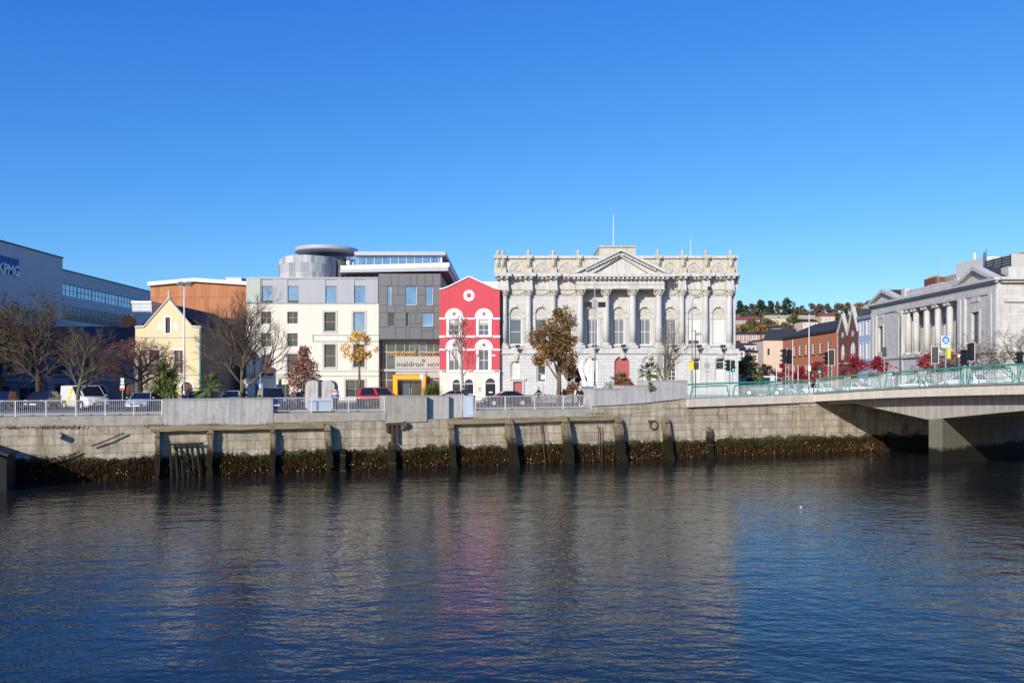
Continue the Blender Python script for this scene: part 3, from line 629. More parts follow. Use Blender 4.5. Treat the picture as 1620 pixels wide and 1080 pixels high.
MB().box(f.x(624.5),f.x(672),ly-.16,ly-.08,f.z(592),f.z(588)).box(f.x(674.5),tx1,ly-.16,ly-.08,f.z(597.5),f.z(588)).build('pale_panel','sign_beige',ho)
s=MB()
for px in (638,648,661.5,672.5,685): s.box(f.x(px)-.02,f.x(px)+.02,ly-.328,ly-.321,f.z(582.6),f.z(563.2))
s.build('board_joint','grey_metal',ho)
zA=f.z(563); hx=f.z(552.5)-zA
def wordmark(mat,px0,px1,pxh0,pxh1,pybase,pytop,yy,tail):
    text('maldron',mat,ho,'sign_letters',f.x(px0),yy,f.z(pybase),f.z(pytop)-f.z(pybase),f.x(px1)-f.x(px0),.06)
    text(tail,mat,ho,'sign_letters',f.x(pxh0),yy,f.z(pybase),(f.z(pytop)-f.z(pybase))*.68,f.x(pxh1)-f.x(pxh0),.06)
    s=MB(); c=(f.x(px1+.2),f.z(pytop-1.2)); r=.17
    oo=arc(c[0],c[1],r,0,2*PI,14); ii=arc(c[0],c[1],r*.6,0,2*PI,14)
    for k in range(14): s.prism([oo[k],oo[k+1],ii[k+1],ii[k]],yy-.06,yy)
    s.build('sign_ring',mat,ho)
wordmark('gold_letter',612.5,655.5,663,690.5,563,554,ly-.34,'HOTEL')
wordmark('dark_metal',626.5,668.5,676,694.5,579.5,571,ly-.33,'HOT')
# orange portal
s=MB(); y0,y1=-1.3,ly-.35
s.box(f.x(624),f.x(631),y0,y1,.1,f.z(593)); s.box(f.x(669),f.x(675),y0,y1,.1,f.z(593)); s.box(f.x(631)+.003,f.x(669)-.003,y0,y1,f.z(600),f.z(593)); s.build('portal_frame','orange_paint',ho)
MB().box(f.x(631)+.01,f.x(669)-.01,-.6,-.4,f.z(602.5),f.z(600.2)).build('portal_header','white_gloss',ho)
d1=MB().box(f.x(631)+.01,f.x(649.5),-.3,-.25,.1,f.z(602.6)).build('door','glass_grey',ho); d2=MB().box(f.x(650.5),f.x(669)-.01,-.3,-.25,.1,f.z(602.6)).build('door','glass_lobby',ho)
for d_,x_ in ((d1,f.x(648.5)),(d2,f.x(651.5))): MB().box(x_-.02,x_+.02,-.4,-.31,.8,1.6).build('handle','galv',d_)
# ---------------------------------------------------------------- red house
f=FB(96.5,695.5); rh=T('red_house','narrow red gabled house with white arched windows and white ground floor','house',(f.X,96.5,0))
W=f.x(790.5); zg=f.z(587)
top=[(0,f.z(458)),(f.x(703),f.z(456.5)),(f.x(709),f.z(454)),(f.x(742),f.z(438)),(f.x(775),f.z(453)),(f.x(782),f.z(456.5)),(W,f.z(458))]
cols=(718.5,765.5)
u1=[f.op(c-8.2,c+8.2,505,530.5) for c in cols]; u2=[f.op(c-8,c+8,553.5,586) for c in cols]
m=MB(); wall(m,0,W,zg,top,0,u1+u2,.2); shell(m,0,W,0,14,0,f.z(458)); m.build('wall','red_render',rh)
gd=[f.op(716,729,600,640,True),f.op(735,749.5,599.5,640,True),f.op(768,784.5,598,640,True)]
m=MB(); wall(m,0,W,0,zg-.003,-.04,gd,.25); m.build('ground_floor_wall','cream_render',rh)
m=MB()
for (xa,za),(xb,zb_) in zip(top,top[1:]): roofslab(m,xa,xb,za-.02,za+.12,zb_-.02,zb_+.12,-.14,.3)
m.build('gable_coping','white_paint',rh)
s=MB()
for t,b in ((502.5,505.2),(530.5,534),(551.5,554.5)):
    s.box(-.04,f.x(704.5),-.07,-.002,f.z(b),f.z(t))
    s.box(f.x(732.5),f.x(751.5),-.07,-.002,f.z(b),f.z(t)); s.box(f.x(779.5),W+.04,-.07,-.002,f.z(b),f.z(t))
s.box(-.04,W+.04,-.12,-.043,zg-.1,zg+.12); s.build('string_course','white_paint',rh)
for row,(zarc,ops) in enumerate((((487.5),u1),((536.5),u2))):
    for c,o in zip(cols,ops):
        a,b,zb_,zt_,_=o; cxx=(a+b)/2; R_=f.x(c+14.5)-f.x(c); zs=zt_+.12
        zc_=f.z(zarc)-R_; pl=[(a-.28,zb_-.1)]  
        s=MB(); poly=[(cxx+R_,zc_),(cxx-R_,zc_)]
        arcp=arc(cxx,zc_,R_)
        if zs>zc_: pass
        # tympanum: full half disc above the window head
        s.prism([(cxx+R_,min(zs,zc_))]+arcp+[(cxx-R_,min(zs,zc_))],-.05,-.003)
        s.box(a-.3,a-.003,-.055,.02,zb_-.12,min(zs,zc_)-.003); s.box(b+.003,b+.3,-.055,.02,zb_-.12,min(zs,zc_)-.003)
        s.box(a-.002,b+.002,-.05,.02,zt_+.003,min(zs,zc_)-.003) if min(zs,zc_)>zt_+.02 else None
        s.box(a-.34,b+.34,-.14,-.058,zb_-.22,zb_-.05)
        sur=s.build('arched_surround','white_paint',rh)
        h=MB(); o1=arc(cxx,zc_,R_*.83); o2=arc(cxx,zc_,R_*.79)
        for k in range(12): h.prism([o1[k],o1[k+1],o2[k+1],o2[k]],-.058,-.051)
        h.build('arch_line','stone_trim_grey',sur)
        h=MB(); zz=zc_+R_*.38
        if row==0: h.box(cxx-.17,cxx+.17,-.06,-.0515,zz-.17,zz+.17)
        else: h.prism(arc(cxx,zz,.2,0,2*PI,14)[:-1],-.06,-.0515)
        h.build('red_inset','red_render',sur)
        h=MB()
        for d_ in (-1,1): h.prism(arc(cxx+d_*.48,zz-.2,.07,0,2*PI,10)[:-1],-.06,-.0515)
        h.build('rosette','stone_trim_grey',sur)
        window(rh,o,.08,'white_paint','glass_grey',2,3 if row==0 else 2,.08,.06)
        if not(row==1 and c==cols[1]): MB().box(a+.1,b-.1,.128,.131,zt_-.5,zt_-.09).build('blind','blind',rh) if row==0 else MB().box(a+.1,b-.1,.1,.107,zt_-1.1,zt_-.09).build('blind','blind',rh)
c=(f.x(742),f.z(467.5)); s=MB(); oo=arc(c[0],c[1],.66,0,2*PI,28); ii=arc(c[0],c[1],.27,0,2*PI,28)
for k in range(28): s.prism([oo[k],oo[k+1],ii[k+1],ii[k]],-.06,-.003)
s.build('roundel','white_paint',rh)
s=MB()
for dx,dz_ in ((.1,.1),(-.1,.1),(.1,-.1),(-.1,-.1)): s.prism(arc(c[0]+dx,c[1]+dz_,.13,0,2*PI,10)[:-1],-.03-.001*(dx+2*dz_)*8,-.004)
s.build('quatrefoil','red_render',rh)
for k,o in enumerate(gd):
    window(rh,o,.1,'white_paint','glass_dark',1,2 if k<2 else 1,.06,.08,name='door' if k else 'arched_window')
    a,b,zb_,zt_,_=o; r=(b-a)/2; s=MB(); cc=((a+b)/2,zt_-r)
    oo=arc(*cc,r+.2); ii=arc(*cc,r+.004)
    for j in range(12): s.prism([oo[j],oo[j+1],ii[j+1],ii[j]],-.1,-.043)
    s.box(a-.2,a-.004,-.1,-.043,zb_,cc[1]-.003); s.box(b+.004,b+.2,-.1,-.043,zb_,cc[1]-.003); s.build('arched_surround','white_paint',rh)
o=gd[2]; MB().box(o[0]+.07,o[1]-.07,.06,.1,.15,o[3]-(o[1]-o[0])/2-.05).build('door_leaf','black_paint',rh); MB().box((o[0]+o[1])/2-.22,(o[0]+o[1])/2+.22,.03,.057,1.0,1.15).build('letter_plate','white_paint',rh)
s=MB().box(f.x(756),f.x(761),-.09,-.044,f.z(619),f.z(612)); s.build('wall_plaque','lattice_green',rh)
s=MB()
for px in (702,744,785): s.box(f.x(px)-.25,f.x(px)+.25,-.3,-.123,f.z(587),f.z(585))
s.build('flood_light','stone_trim_grey',rh)
MB().box(f.x(778.5),f.x(783.5),-.04,-.002,f.z(563.5),f.z(560.5)).build('house_sign','white_paint',rh)
# ---------------------------------------------------------------- stone custom house
f=FB(98,790); ch=T('custom_house','ornate pale stone building with columns, pediment and urns on its parapet','civic building',(f.X,98,0))
P2=FB(96.2,790); 
def x2(px): return wx(px,96.2)-f.X
def z2(py): return wz(py,96.2)
P3=97.1
def x3(px): return wx(px,P3)-f.X
def z3(py): return wz(py,P3)
W=f.x(1163.5); zs0,zs1=f.z(558),f.z(552); zatt=f.z(433.5)
wc=[816,856.5,895.5,936.5,978.5,1020,1060.5,1098,1136.5]; hw=9.3
uo=[f.op(c-hw,c+hw,486,545,True) for c in wc]
m=MB(); wall(m,0,W,zs1,zatt,0,uo,.32); shell(m,0,W,0,24,0,f.z(408)); m.build('upper_wall','limestone',ch)
for i,(c,o) in enumerate(zip(wc,uo)):
    a,b,zb_,zt_,_=o; r=(b-a)/2; cz=zt_-r; cx_=(a+b)/2; zi=f.z(503)
    s=MB(); s.prism([(a+.01,zi)]+[(b-.01,zi)]+arc(cx_,cz,r-.01),.16,.3); s.build('tympanum','limestone_carved',ch)
    s=MB(); oo=arc(cx_,cz,r+.3,n=16); ii=arc(cx_,cz,r+.004,n=16)
    for j in range(16): s.prism([oo[j],oo[j+1],ii[j+1],ii[j]],-.1,.02)
    s.box(a-.42,a-.004,-.16,.02,zi-.05,zi+.16); s.box(b+.004,b+.42,-.16,.02,zi-.05,zi+.16); s.box(a+.004,b-.004,.02,.15,zi-.1,zi+.1)
    s.box(a-.36,a-.006,-.08,.02,zb_,zi-.053); s.box(b+.006,b+.36,-.08,.02,zb_,zi-.053); s.box(cx_-.14,cx_+.14,-.2,-.103,zt_+.01,zt_+.38)
    s.box(a-.42,b+.42,-.22,-.004,zb_-.2,zb_-.003); s.build('window_surround','limestone_plain',ch)
    wf=window(ch,(a+.004,b-.004,zb_,zi-.105,False),.12,'white_paint','glass_grey' if i in(0,) else 'glass_dark',1 if i in (0,1,2) else 2,2,.09,.05)
    mt={0:None,1:'glass_grey',2:None,7:'blind',8:'blind'}.get(i,'curtain_grey')
    if mt:
        zlo=zb_+(.5 if i==7 else .15)
        q_=MB()
        if mt=='curtain_grey':
            for k in range(7):
                xx=a+.12+(b-a-.24)*k/7; q_.box(xx,xx+(b-a-.24)/7*.62,.162,.166+.004*(k%3),zlo,zi-.2)
        else: q_.box(a+.1,b-.1,.163,.168,zlo,zi-.2)
        q_.build('blind' if mt!='curtain_grey' else 'curtain',mt,wf)
# rusticated ground floor, stepping forward below the portico
GY=-.9; PY=-1.8
lo=[(816,8.5,570,598),(857,8.3,569.5,604)]; hi=[(1063,8.5,566,602),(1101,8.2,564.5,604),(1139.5,8.5,564,603)]
def rop(c,h,t,b,X,Z): return (X(c-h),X(c+h),Z(b),Z(t),True)
gl_=[rop(*q_,x3,z3) for q_ in lo]; gr_=[rop(*q_,x3,z3) for q_ in hi]
gm_=[rop(936.5,11,563.5,603,x2,z2),rop(984,12,563,640,x2,z2),rop(1027.5,12,563,640,x2,z2)]
xl_,xa_,xb_,xr_=x3(788.5),x2(913),x2(1050.5),x3(1168)
dl=(x3(812),x3(826),.13,z3(603.5),False)
m=MB(); wall(m,xl_,xa_-.003,0,zs0,GY,gl_+[dl],.35); wall(m,xb_+.003,xr_,0,zs0,GY,gr_,.35); wall(m,xa_,xb_,0,zs0,PY,gm_,.4)
for x_ in (xa_,xb_): m.quad((x_,PY,0),(x_,GY,0),(x_,GY,zs0),(x_,PY,zs0))
for x_ in (xl_,xr_): m.quad((x_,GY,0),(x_,20,0),(x_,20,zs0),(x_,GY,zs0))
m.build('ground_floor_wall','limestone_rust',ch)
m=MB(); m.box(xl_-.05,xa_-.1,GY-.14,.01,zs0+.003,zs1); m.box(xb_+.1,xr_+.05,GY-.14,.01,zs0+.003,zs1); m.box(xa_-.097,xb_+.097,PY-.16,.01,zs0+.003,zs1)
m.box(xl_-.02,xa_-.1,GY-.22,GY-.003,zs0-.16,zs0-.001); m.box(xb_+.1,xr_+.02,GY-.22,GY-.003,zs0-.16,zs0-.001); m.box(xa_-.097,xb_+.097,PY-.2,PY-.003,zs0-.16,zs0-.001); m.build('string_course','limestone_plain',ch)
m=MB().box(xl_-.03,x3(811),GY-.12,GY-.003,0,z3(624)).box(x3(827),xa_-.1,GY-.12,GY-.003,0,z3(624)).box(xb_+.1,xr_+.03,GY-.12,GY-.003,0,z3(624)); m.build('plinth','grey_stone_dark',ch)
for k,(o,yy) in enumerate([(o,GY) for o in gl_]+[(o,PY) for o in gm_]+[(o,GY) for o in gr_]):
    a,b,zb_,zt_,_=o; r=(b-a)/2; cc=((a+b)/2,zt_-r)
    s=MB(); 
    if k!=3:
        oo=arc(*cc,r-.005); ii=arc(*cc,r-.13)
        for j in range(12): s.prism([oo[j],oo[j+1],ii[j+1],ii[j]],yy+.1,yy+.3)
        s.box(a+.005,a+.13,yy+.1,yy+.3,zb_,cc[1]-.003); s.box(b-.13,b-.005,yy+.1,yy+.3,zb_,cc[1]-.003)
    s.box(cc[0]-.2,cc[0]+.2,yy-.25,yy-.003,zt_-.1,zs0-.17); s.box(cc[0]-.28,cc[0]+.28,yy-.3,yy-.253,zs0-.7,zs0-.25)
    s.build('keystone','limestone_old' if k!=3 else 'limestone_plain',ch)
    if k==3:
        d=MB().prism(opening_poly(a+.01,b-.01,zb_,zt_-.01,True),yy+.3,yy+.36).build('door','red_door',ch)
        h=MB(); h.box(a+.05,b-.05,yy+.27,yy+.297,cc[1]-.12,cc[1]+.02); h.box(cc[0]-.03,cc[0]+.03,yy+.28,yy+.297,.15,cc[1]-.13)
        for x_ in (a+.2,cc[0]+.12):
            for z_ in (.4,1.7,3.0): h.box(x_,x_+r-.32,yy+.285,yy+.297,z_,z_+1.05)
        h.build('door_panel','red_door',d)
    elif k==4:
        window(ch,(a+.13,b-.13,cc[1]-.2,zt_-.13,True),yy+.2,'white_paint','blind',3,1,.08,.05,name='fanlight')
        MB().box(a+.13,b-.13,yy+.2,yy+.27,zb_,cc[1]-.203).build('door','white_paint',ch)
    else: window(ch,(a+.13,b-.13,zb_,zt_-.13,True),yy+.2,'white_paint',('blind','glass_olive','blind',0,0,'glass_olive','glass_dark','glass_dark')[k],2 if k in(2,5) else 1,2 if k!=5 else 4,.08,.05)
    if k in (6,7): MB().box(a+.2,b-.2,yy+.21,yy+.217,zb_+.1,zb_+(zt_-zb_)*.5).build('blind','blind',ch)
d=MB().box(dl[0]+.02,dl[1]-.02,GY+.2,GY+.26,.13,dl[3]-.02).build('door','red_door',ch)
h=MB()
for x_ in (.12,.58):
    for z_ in (.3,1.25): h.box(dl[0]+x_,dl[0]+x_+.34,GY+.18,GY+.197,z_,z_+.8)
h.build('door_panel','red_door',d)
s=MB(); s.box(dl[0]-.22,dl[0]-.003,GY-.14,GY-.004,.13,dl[3]+.2); s.box(dl[1]+.003,dl[1]+.22,GY-.14,GY-.004,.13,dl[3]+.2); s.box(dl[0],dl[1],GY-.14,GY-.004,dl[3]+.003,dl[3]+.2); s.box(x3(806),x3(832),GY-.25,GY-.005,z3(601),z3(598.3)); s.build('doorcase','limestone_plain',ch)
# columns
def column(x,y,zb_,zt_,r,cat=None):
    H=zt_-zb_; m=MB(); m.smooth=True
    m.lathe([(r*1.0,0),(r*1.0,H*.33),(r*.95,H*.66),(r*.86,H)],x,y,zb_,18); c=m.build('column','limestone_plain',ch)
    m=MB(); m.box(x-r*1.42,x+r*1.42,y-r*1.42,y+r*1.42,zb_-.62,zb_-.3); m.smooth=True; m.lathe([(r*1.38,-.3),(r*1.42,-.2),(r*1.2,-.12),(r*1.3,-.05),(r*1.02,.02)],x,y,zb_,18); m.build('base','limestone_plain',c)
    m=MB(); m.smooth=True; m.lathe([(r*.9,0),(r*1.05,.05),(r*.95,.08),(r*1.1,.3),(r*1.25,.5),(r*1.5,.62)],x,y,zt_,16); m.smooth=False
    for a in range(8):
        for lv,zz in ((1.12,.16),(1.32,.4)):
            t=2*PI*(a+(.5 if lv>1.2 else 0))/8; cx,cy=x+r*lv*math.cos(t),y+r*lv*math.sin(t)
            m.ball((cx,cy,zt_+zz),(r*.28,r*.28,.13),6,4)
    for dx in (-1,1): m.ball((x+dx*r*1.3,y-r*1.0,zt_+.55),(.13,.13,.12),8,5)
    m.box(x-r*1.6,x+r*1.6,y-r*1.6,y+r*1.6,zt_+.623,zt_+.74); m.build('capital','limestone_carved',c)
side=[798,836,875.5,1079.5,1117.5,1155.5]; port=[918,959.5,1001.5,1043]
zc0,zc1=z3(541)+.0,z3(467.5)
for px in side: column(x3(px),-.42,zs1+.66,zc1,.34)
zp1=z2(467); 
for px in port: column(x2(px),-1.35,zs1+.66,zp1,.4)
# pilasters behind the portico
for px in port: MB().box(f.x(px)-.38,f.x(px)+.38,-.2,-.002,zs1,f.z(459)).build('pilaster','limestone_plain',ch)
# entablature
ze=zc1+.75
def modill(mb,xa,xb,y,z,st=.5):
    n=max(1,int((xb-xa)/st)); st=(xb-xa)/n
    for k in range(n): mb.box(xa+st*(k+.5)-.13,xa+st*(k+.5)+.13,y-.38,y,z-.24,z-.003)
zco=f.z(443)
m=MB(); CM=[MB(),MB()]
segL=(-.35,f.x(909)); segR=(f.x(1053),W+.3)
for (a,b),cm in zip((segL,segR),CM):
    md=cm
    m.box(a+.1,b,-.16,-.002,ze+.02,ze+.5); m.box(a+.1,b,-.1,-.003,ze+.503,zco); m.box(a+.1,b,-.22,-.004,ze+.4,ze+.5-.003) if 0 else None
    cm.box(a-.2,b,-1.0,-.004,zco+.28,zatt-.02); cm.box(a-.05,b,-.45,-.004,zco+.003,zco+.277); modill(md,a,b,-.453,zco+.277)
for px in side:
    md=cm=CM[px>980]; x_=x3(px); m.box(x_-.5,x_+.5,-.86,-.163,ze-.0,ze+.5); m.box(x_-.46,x_+.46,-.8,-.103,ze+.506,zco)
    cm.box(x_-.85,x_+.85,-1.5,-1.003,zco+.286,zatt-.025); cm.box(x_-.6,x_+.6,-1.05,-.453,zco+.006,zco+.283); modill(md,x_-.62,x_+.62,-1.053,zco+.28,.44)
m.build('frieze','limestone_plain',ch); [c_.build('cornice','limestone_plain',ch) for c_ in CM]
# carved garland band between the capitals
s=MB(); 
for a,b in ((f.x(803),f.x(831)),(f.x(841),f.x(870)),(f.x(881),f.x(911)),(f.x(924),f.x(953)),(f.x(966),f.x(995)),(f.x(1008),f.x(1037)),(f.x(1050),f.x(1074)),(f.x(1085),f.x(1112)),(f.x(1123),f.x(1150))):
    s.box(a,b,-.05,-.003,f.z(468.5),f.z(459))
    n=9
    for k in range(n):
        t=k/(n-1); s.ball((a+.15+(b-a-.3)*t,-.1,f.z(462)-.3*math.sin(PI*t)),(.15,.1,.12),6,4)
s.build('garland','limestone_carved',ch)
# portico entablature and pediment
xa,xb=x2(911),x2(1051); zA=zp1+.76; zB=z2(443)
m=MB(); m.box(xa,xb,PY-.05,-.2,zA,zB); m.box(xa-.05,xb+.05,PY-.13,PY-.053,zA+.5,zA+.6); m.build('portico_entablature','limestone_plain',ch)
m=MB(); m.box(xa-.75,xb+.75,PY-.75,-.1,zB+.3,z2(433.5)); m.box(xa-.2,xb+.2,PY-.25,-.1,zB+.003,zB+.297); md=m; modill(md,xa-.5,xb+.5,PY-.253,zB+.297,.5)
ap=(x2(981.5),z2(394)); l=(xa-.75,z2(433.5)+.01); r=(xb+.75,z2(433.5)+.01)
md.build('portico_cornice','limestone_plain',ch)
m=MB(); m.prism([(l[0]+.9,l[1]),(r[0]-.9,r[1]),(ap[0],ap[1]-.75)],PY-.02,-.1); m.build('pediment_panel','limestone_plain',ch)
m=MB(); dk=m
for p in (l,r):
    th=.62
    m.prism([p,ap,(ap[0],ap[1]-th*.55),(p[0]+(.75 if p is l else -.75),p[1])],PY-.85,0)
    m.prism([(p[0]+(.85 if p is l else -.85),p[1]+.002),(ap[0],ap[1]-th*.58),(ap[0],ap[1]-th*1.5),(p[0]+(2.6 if p is l else -2.6),p[1]+.002)],PY-.42,-.05)
    for k in range(1,14):
        t=k/14; bx=p[0]+(1.7 if p is l else -1.7); x_=bx+(ap[0]-bx)*t; z_=p[1]+.15+(ap[1]-.85-p[1]-.02)*t
        dk.box(x_-.13,x_+.13,PY-.78,PY-.424,z_,z_+.2)
m.build('raking_cornice','limestone_plain',ch)
# attic with arched panels, figures and urns
zc_=f.z(409.3); zk=f.z(405.3)
m=MB(); m.box(-.55,f.x(951),-.12,1.2,zatt,zc_); m.box(f.x(1006),W+.2,-.12,1.2,zatt,zc_); m.build('attic_wall','limestone_old',ch)
m=MB(); m.box(-.6,f.x(952),-.35,1.4,zc_+.003,zk); m.box(f.x(1005),W+.25,-.35,1.4,zc_+.003,zk); m.build('attic_coping','limestone_plain',ch)
for px in (816,856,895,1059,1097,1136):
    x_=f.x(px); s=MB(); oo=arc(x_,f.z(431),.98,n=16,rz=1.25); ii=arc(x_,f.z(431),.82,n=16,rz=1.08)
    for j in range(16): s.prism([oo[j],oo[j+1],ii[j+1],ii[j]],-.24,-.123)
    s.box(x_-.1,x_+.1,-.3,-.243,f.z(431)+1.1,f.z(431)+1.36); p=s.build('arched_panel','limestone_plain',ch)
    s=MB().prism(arc(x_,f.z(431),.8,n=14,rz=1.04),-.16,-.124)
    for k in range(16):
        t=rnd.uniform(.1,PI-.1); q_=rnd.uniform(.1,.68); s.ball((x_+q_*math.cos(t),-.18,f.z(430.5)+q_*1.2*math.sin(t)),(rnd.uniform(.06,.14),.08,rnd.uniform(.06,.14)),6,4)
    s.build('relief','limestone_carved',p)
def attic_pier(x,dy=0):
    m=MB(); z0=zatt+abs(dy)*.2; h=zk-z0+abs(dy)*.1
    m.box(x-.42,x+.42,-.62,-.125,z0,z0+h*.33); m.box(x-.3,x+.3,-.5,-.126,z0+h*.333,z0+h*.92); m.box(x-.46,x+.46,-.72,-.354,zc_-.05,zk+.04)
    m.xf(Matrix.Translation((0,dy,0))); p=m.build('attic_pier','limestone_old',ch)
    s=MB(); s.smooth=True; s.lathe([(.16,0),(.2,h*.18),(.24,h*.3),(.17,h*.36),(.2,h*.44)],x,-.56,z0+h*.33,10); s.ball((x,-.6,z0+h*.83),(.15,.15,.17),8,6); s.build('herm_figure','limestone_carved',p)
    u=MB(); u.smooth=True; u.lathe([(.22,0),(.16,.08),(.15,.15),(.23,.24),(.24,.34),(.19,.4),(.2,.46),(.13,.55),(.14,.61),(.06,.68)],x,-.3,zk+.04,10); u.build('urn','limestone_carved',p)
for px in (787.5,795.5,836,875,914.5,1040,1079,1116,1154.5): attic_pier(f.x(px),-.06 if px==787.5 else 0)
m=MB().box(f.x(949.5),f.x(1007),.8,7,f.z(410),f.z(389.5)).box(f.x(948.5),f.x(1008),.6,7.2,f.z(389.5)+.003,f.z(387.5)); m.build('roof_block','limestone_old',ch)
m=MB(); m.tube([(f.x(974.5),2.5,f.z(388)),(f.x(974.5),2.5,f.z(335))],[.07,.035],8); m.ball((f.x(974.5),2.5,f.z(334.5)),.09); m.build('flagpole','pole_white',ch)
m=MB(); m.tube([(f.x(1100),2.5,f.z(408)),(f.x(1100),2.5,f.z(371))],[.05,.025],8); m.build('flagpole','pole_white',ch)
MB().box(xl_+.4,W-.4,6,22,f.z(408),f.z(402)).build('roof','slate',ch)
# flood lamps on the ledge
for px,zz in ((819,0),(859,0),(940,0),(985,0),(1065,0),(1104,0),(1141,0),(856,2)):
    X_,yy=(x2(px),PY-.15) if 913<px<1050 else (x3(px),GY-.15)
    s=MB(); z_=zs1; s.box(X_-.05,X_+.05,yy-.5,yy,z_-.02,z_+.05); s.box(X_-.26,X_+.26,yy-.75,yy-.4,z_+.08,z_+.42); 
    if zz==0: s.box(X_-.06,X_+.2,yy-.55,yy-.3,z_-.32,z_-.05)
    s.build('flood_lamp','dark_metal',ch)
s=MB(); s.lathe([(.2,0),(.24,.3),(.12,.42)],x3(1122),-.9,f.z(460),8); s.box(x3(1119.5),x3(1122.5),-1.1,-.85,f.z(458),f.z(455)); s.build('flood_lamp','dark_metal',ch)
MB().box(x3(1151),x3(1160.5),GY-.06,GY-.004,z3(556),z3(552.5)-.55).build('street_name_plate','stone_trim_grey',ch) if 0 else MB().box(x3(1151),x3(1160.5),GY-.06,GY-.004,z3(561.5),z3(559)).build('street_name_plate','stone_trim_grey',ch)
# white box building edge seen between red house and custom house
wb=T('white_parapet','small white roof structure behind the red gable','roof structure',(wx(764,112),112,0)); MB().box(0,3.6,0,6,0,wz(445.5,112)).build('wall','white_render',wb)
# ---------------------------------------------------------------- right side of the street: facades facing left (local x runs towards the camera)
class SB:   # facade in the plane X=XF facing -x ; local x = Y0 - Y
    def __init__(s,XF,Y0): s.XF=XF; s.Y0=Y0
    def Y(s,px): return s.XF*F/(px-810)
    def x(s,px): return s.Y0-s.Y(px)
    def z(s,py,px): return wz(py,s.Y(px))
XF=60.0; rot=-PI/2
# neoclassical bank
f=SB(XF,XF*F/575); Yn=f.Y(1585); L=f.Y0-Yn
bk=T('stone_bank','grey neoclassical stone bank with ionic columns and two pediments','bank',(XF,f.Y0,0),rot)
zcor=f.z(439,1585); zfr=f.z(463,1585); zst=f.z(553,1585)
xp1=f.x(1434)   # end of far pavilion
xp2=f.x(1523)   # start of near pavilion
wnd=[(f.x(1406),f.x(1411.5))]; 
fo=[(2.6,4.2,zst+.9,zst+5.0,False)]; no=[(xp2+3.3,xp2+5.0,zst+.9,zst+5.0,False)]
nb=5; bay=(xp2-xp1)/nb; mo=[(xp1+bay*(k+.5)-.65,xp1+bay*(k+.5)+.65,zst+.9,zst+5.2,False) for k in range(nb)]
m=MB(); wall(m,0,xp1,0,zcor,-.6,fo,.4); wall(m,xp2,L,0,zcor,-.6,no,.4); wall(m,xp1,xp2,zst,zcor,2.0,mo,.4)
gops=[(1.5+k*3.3,2.7+k*3.3,1.2,3.4,False) for k in range(int(L/3.3))]
for x_ in (xp1,xp2): m.quad((x_,-.6,0),(x_,2.0,0),(x_,2.0,zcor),(x_,-.6,zcor))
shell(m,0,L,-.6,24,0,zcor); m.quad((0,-.6,0),(0,1.2,0),(0,1.2,zcor),(0,-.6,zcor)); m.build('wall','bank_stone',bk)
m=MB(); wall(m,xp1+.003,xp2-.003,0,zst-.003,-.5,[o for o in gops if o[0]>xp1+.3 and o[1]<xp2-.3],.3); m.build('basement_wall','limestone_rust',bk)
m=MB().box(-.3,L+.1,-.8,-.603,zst-.35,zst).box(xp1+.004,xp2-.004,-.72,1.99,zst+.003,zst+.15); m.build('string_course','bank_stone',bk)
for o in fo+mo+no: window(bk,o,2.2 if o in mo else -.35,'shadow_trim','glass_dark',2,3,.08)
for o in fo+no:
    a,b,c,d,_=o; s=MB(); s.box(a-.25,a-.004,-.72,-.603,c-.1,d+.25); s.box(b+.004,b+.25,-.72,-.603,c-.1,d+.25); s.box(a,b,-.72,-.603,d+.003,d+.25); s.box(a-.1,b+.1,-.7,-.603,d+1.3,d+2.2); s.build('window_surround','limestone_plain',bk)
for o in gops:
    if o[0]>xp1+.3 and o[1]<xp2-.3: window(bk,o,-.3,'shadow_trim','glass_dark',2,2)
# pilasters on the pavilions, columns between
for x_ in (.25,1.35,xp1-1.4,xp1-.45,xp2+.2,xp2+1.3,L-1.5,L-.45): MB().box(x_-.05,x_+.65,-.85,-.603,zst+.003,zfr).build('pilaster','limestone_plain',bk)
for k in range(nb):
    x_=xp1+bay*(k+.0)+ (.75 if k==0 else 0); m=MB(); m.smooth=True; H=zfr-zst-.85
    m.lathe([(.46,0),(.46,H*.4),(.4,H)],x_,-.05,zst+.5,18); c=m.build('column','limestone_plain',bk)
    m=MB(); m.box(x_-.68,x_+.68,-.7,.6,zst+.151,zst+.35); m.smooth=True; m.lathe([(.66,-.15),(.64,-.08),(.52,.02)],x_,-.05,zst+.5,16); m.build('base','limestone_plain',c)
    m=MB(); z_=zst+.5+H; m.box(x_-.62,x_+.62,-.65,.55,z_+.2,z_+.35)
    for d_ in (-1,1): m.prism(arc(x_+d_*.48,z_+.05,.2,0,2*PI,12)[:-1],-.68,.6)
    m.build('capital','limestone_plain',c)
m=MB(); m.box(-.1,L+.02,-.75,-.604,zfr+.003,zfr+.45); m.box(xp1+.01,xp2-.01,-.603,1.99,zfr+.003,zcor-.01); m.box(-.05,L,-.65,-.605,zfr+.453,zcor-.4); m.build('frieze','bank_stone',bk)
m=MB(); m.box(-.5,L+.6,-1.3,-.606,zcor-.35,zcor); m.box(-.3,L+.35,-1.0,-.607,zcor-.6,zcor-.353); m.build('cornice','limestone_plain',bk)
m=MB(); m.box(xp1,xp2,-.5,.1,zcor+.003,zcor+.95); m.box(xp1-.2,xp1+.9,-.7,.1,zcor+.004,zcor+1.35); m.box(xp2-.9,xp2-.01,-.7,.1,zcor+.004,zcor+1.2); m.build('parapet','bank_stone',bk)
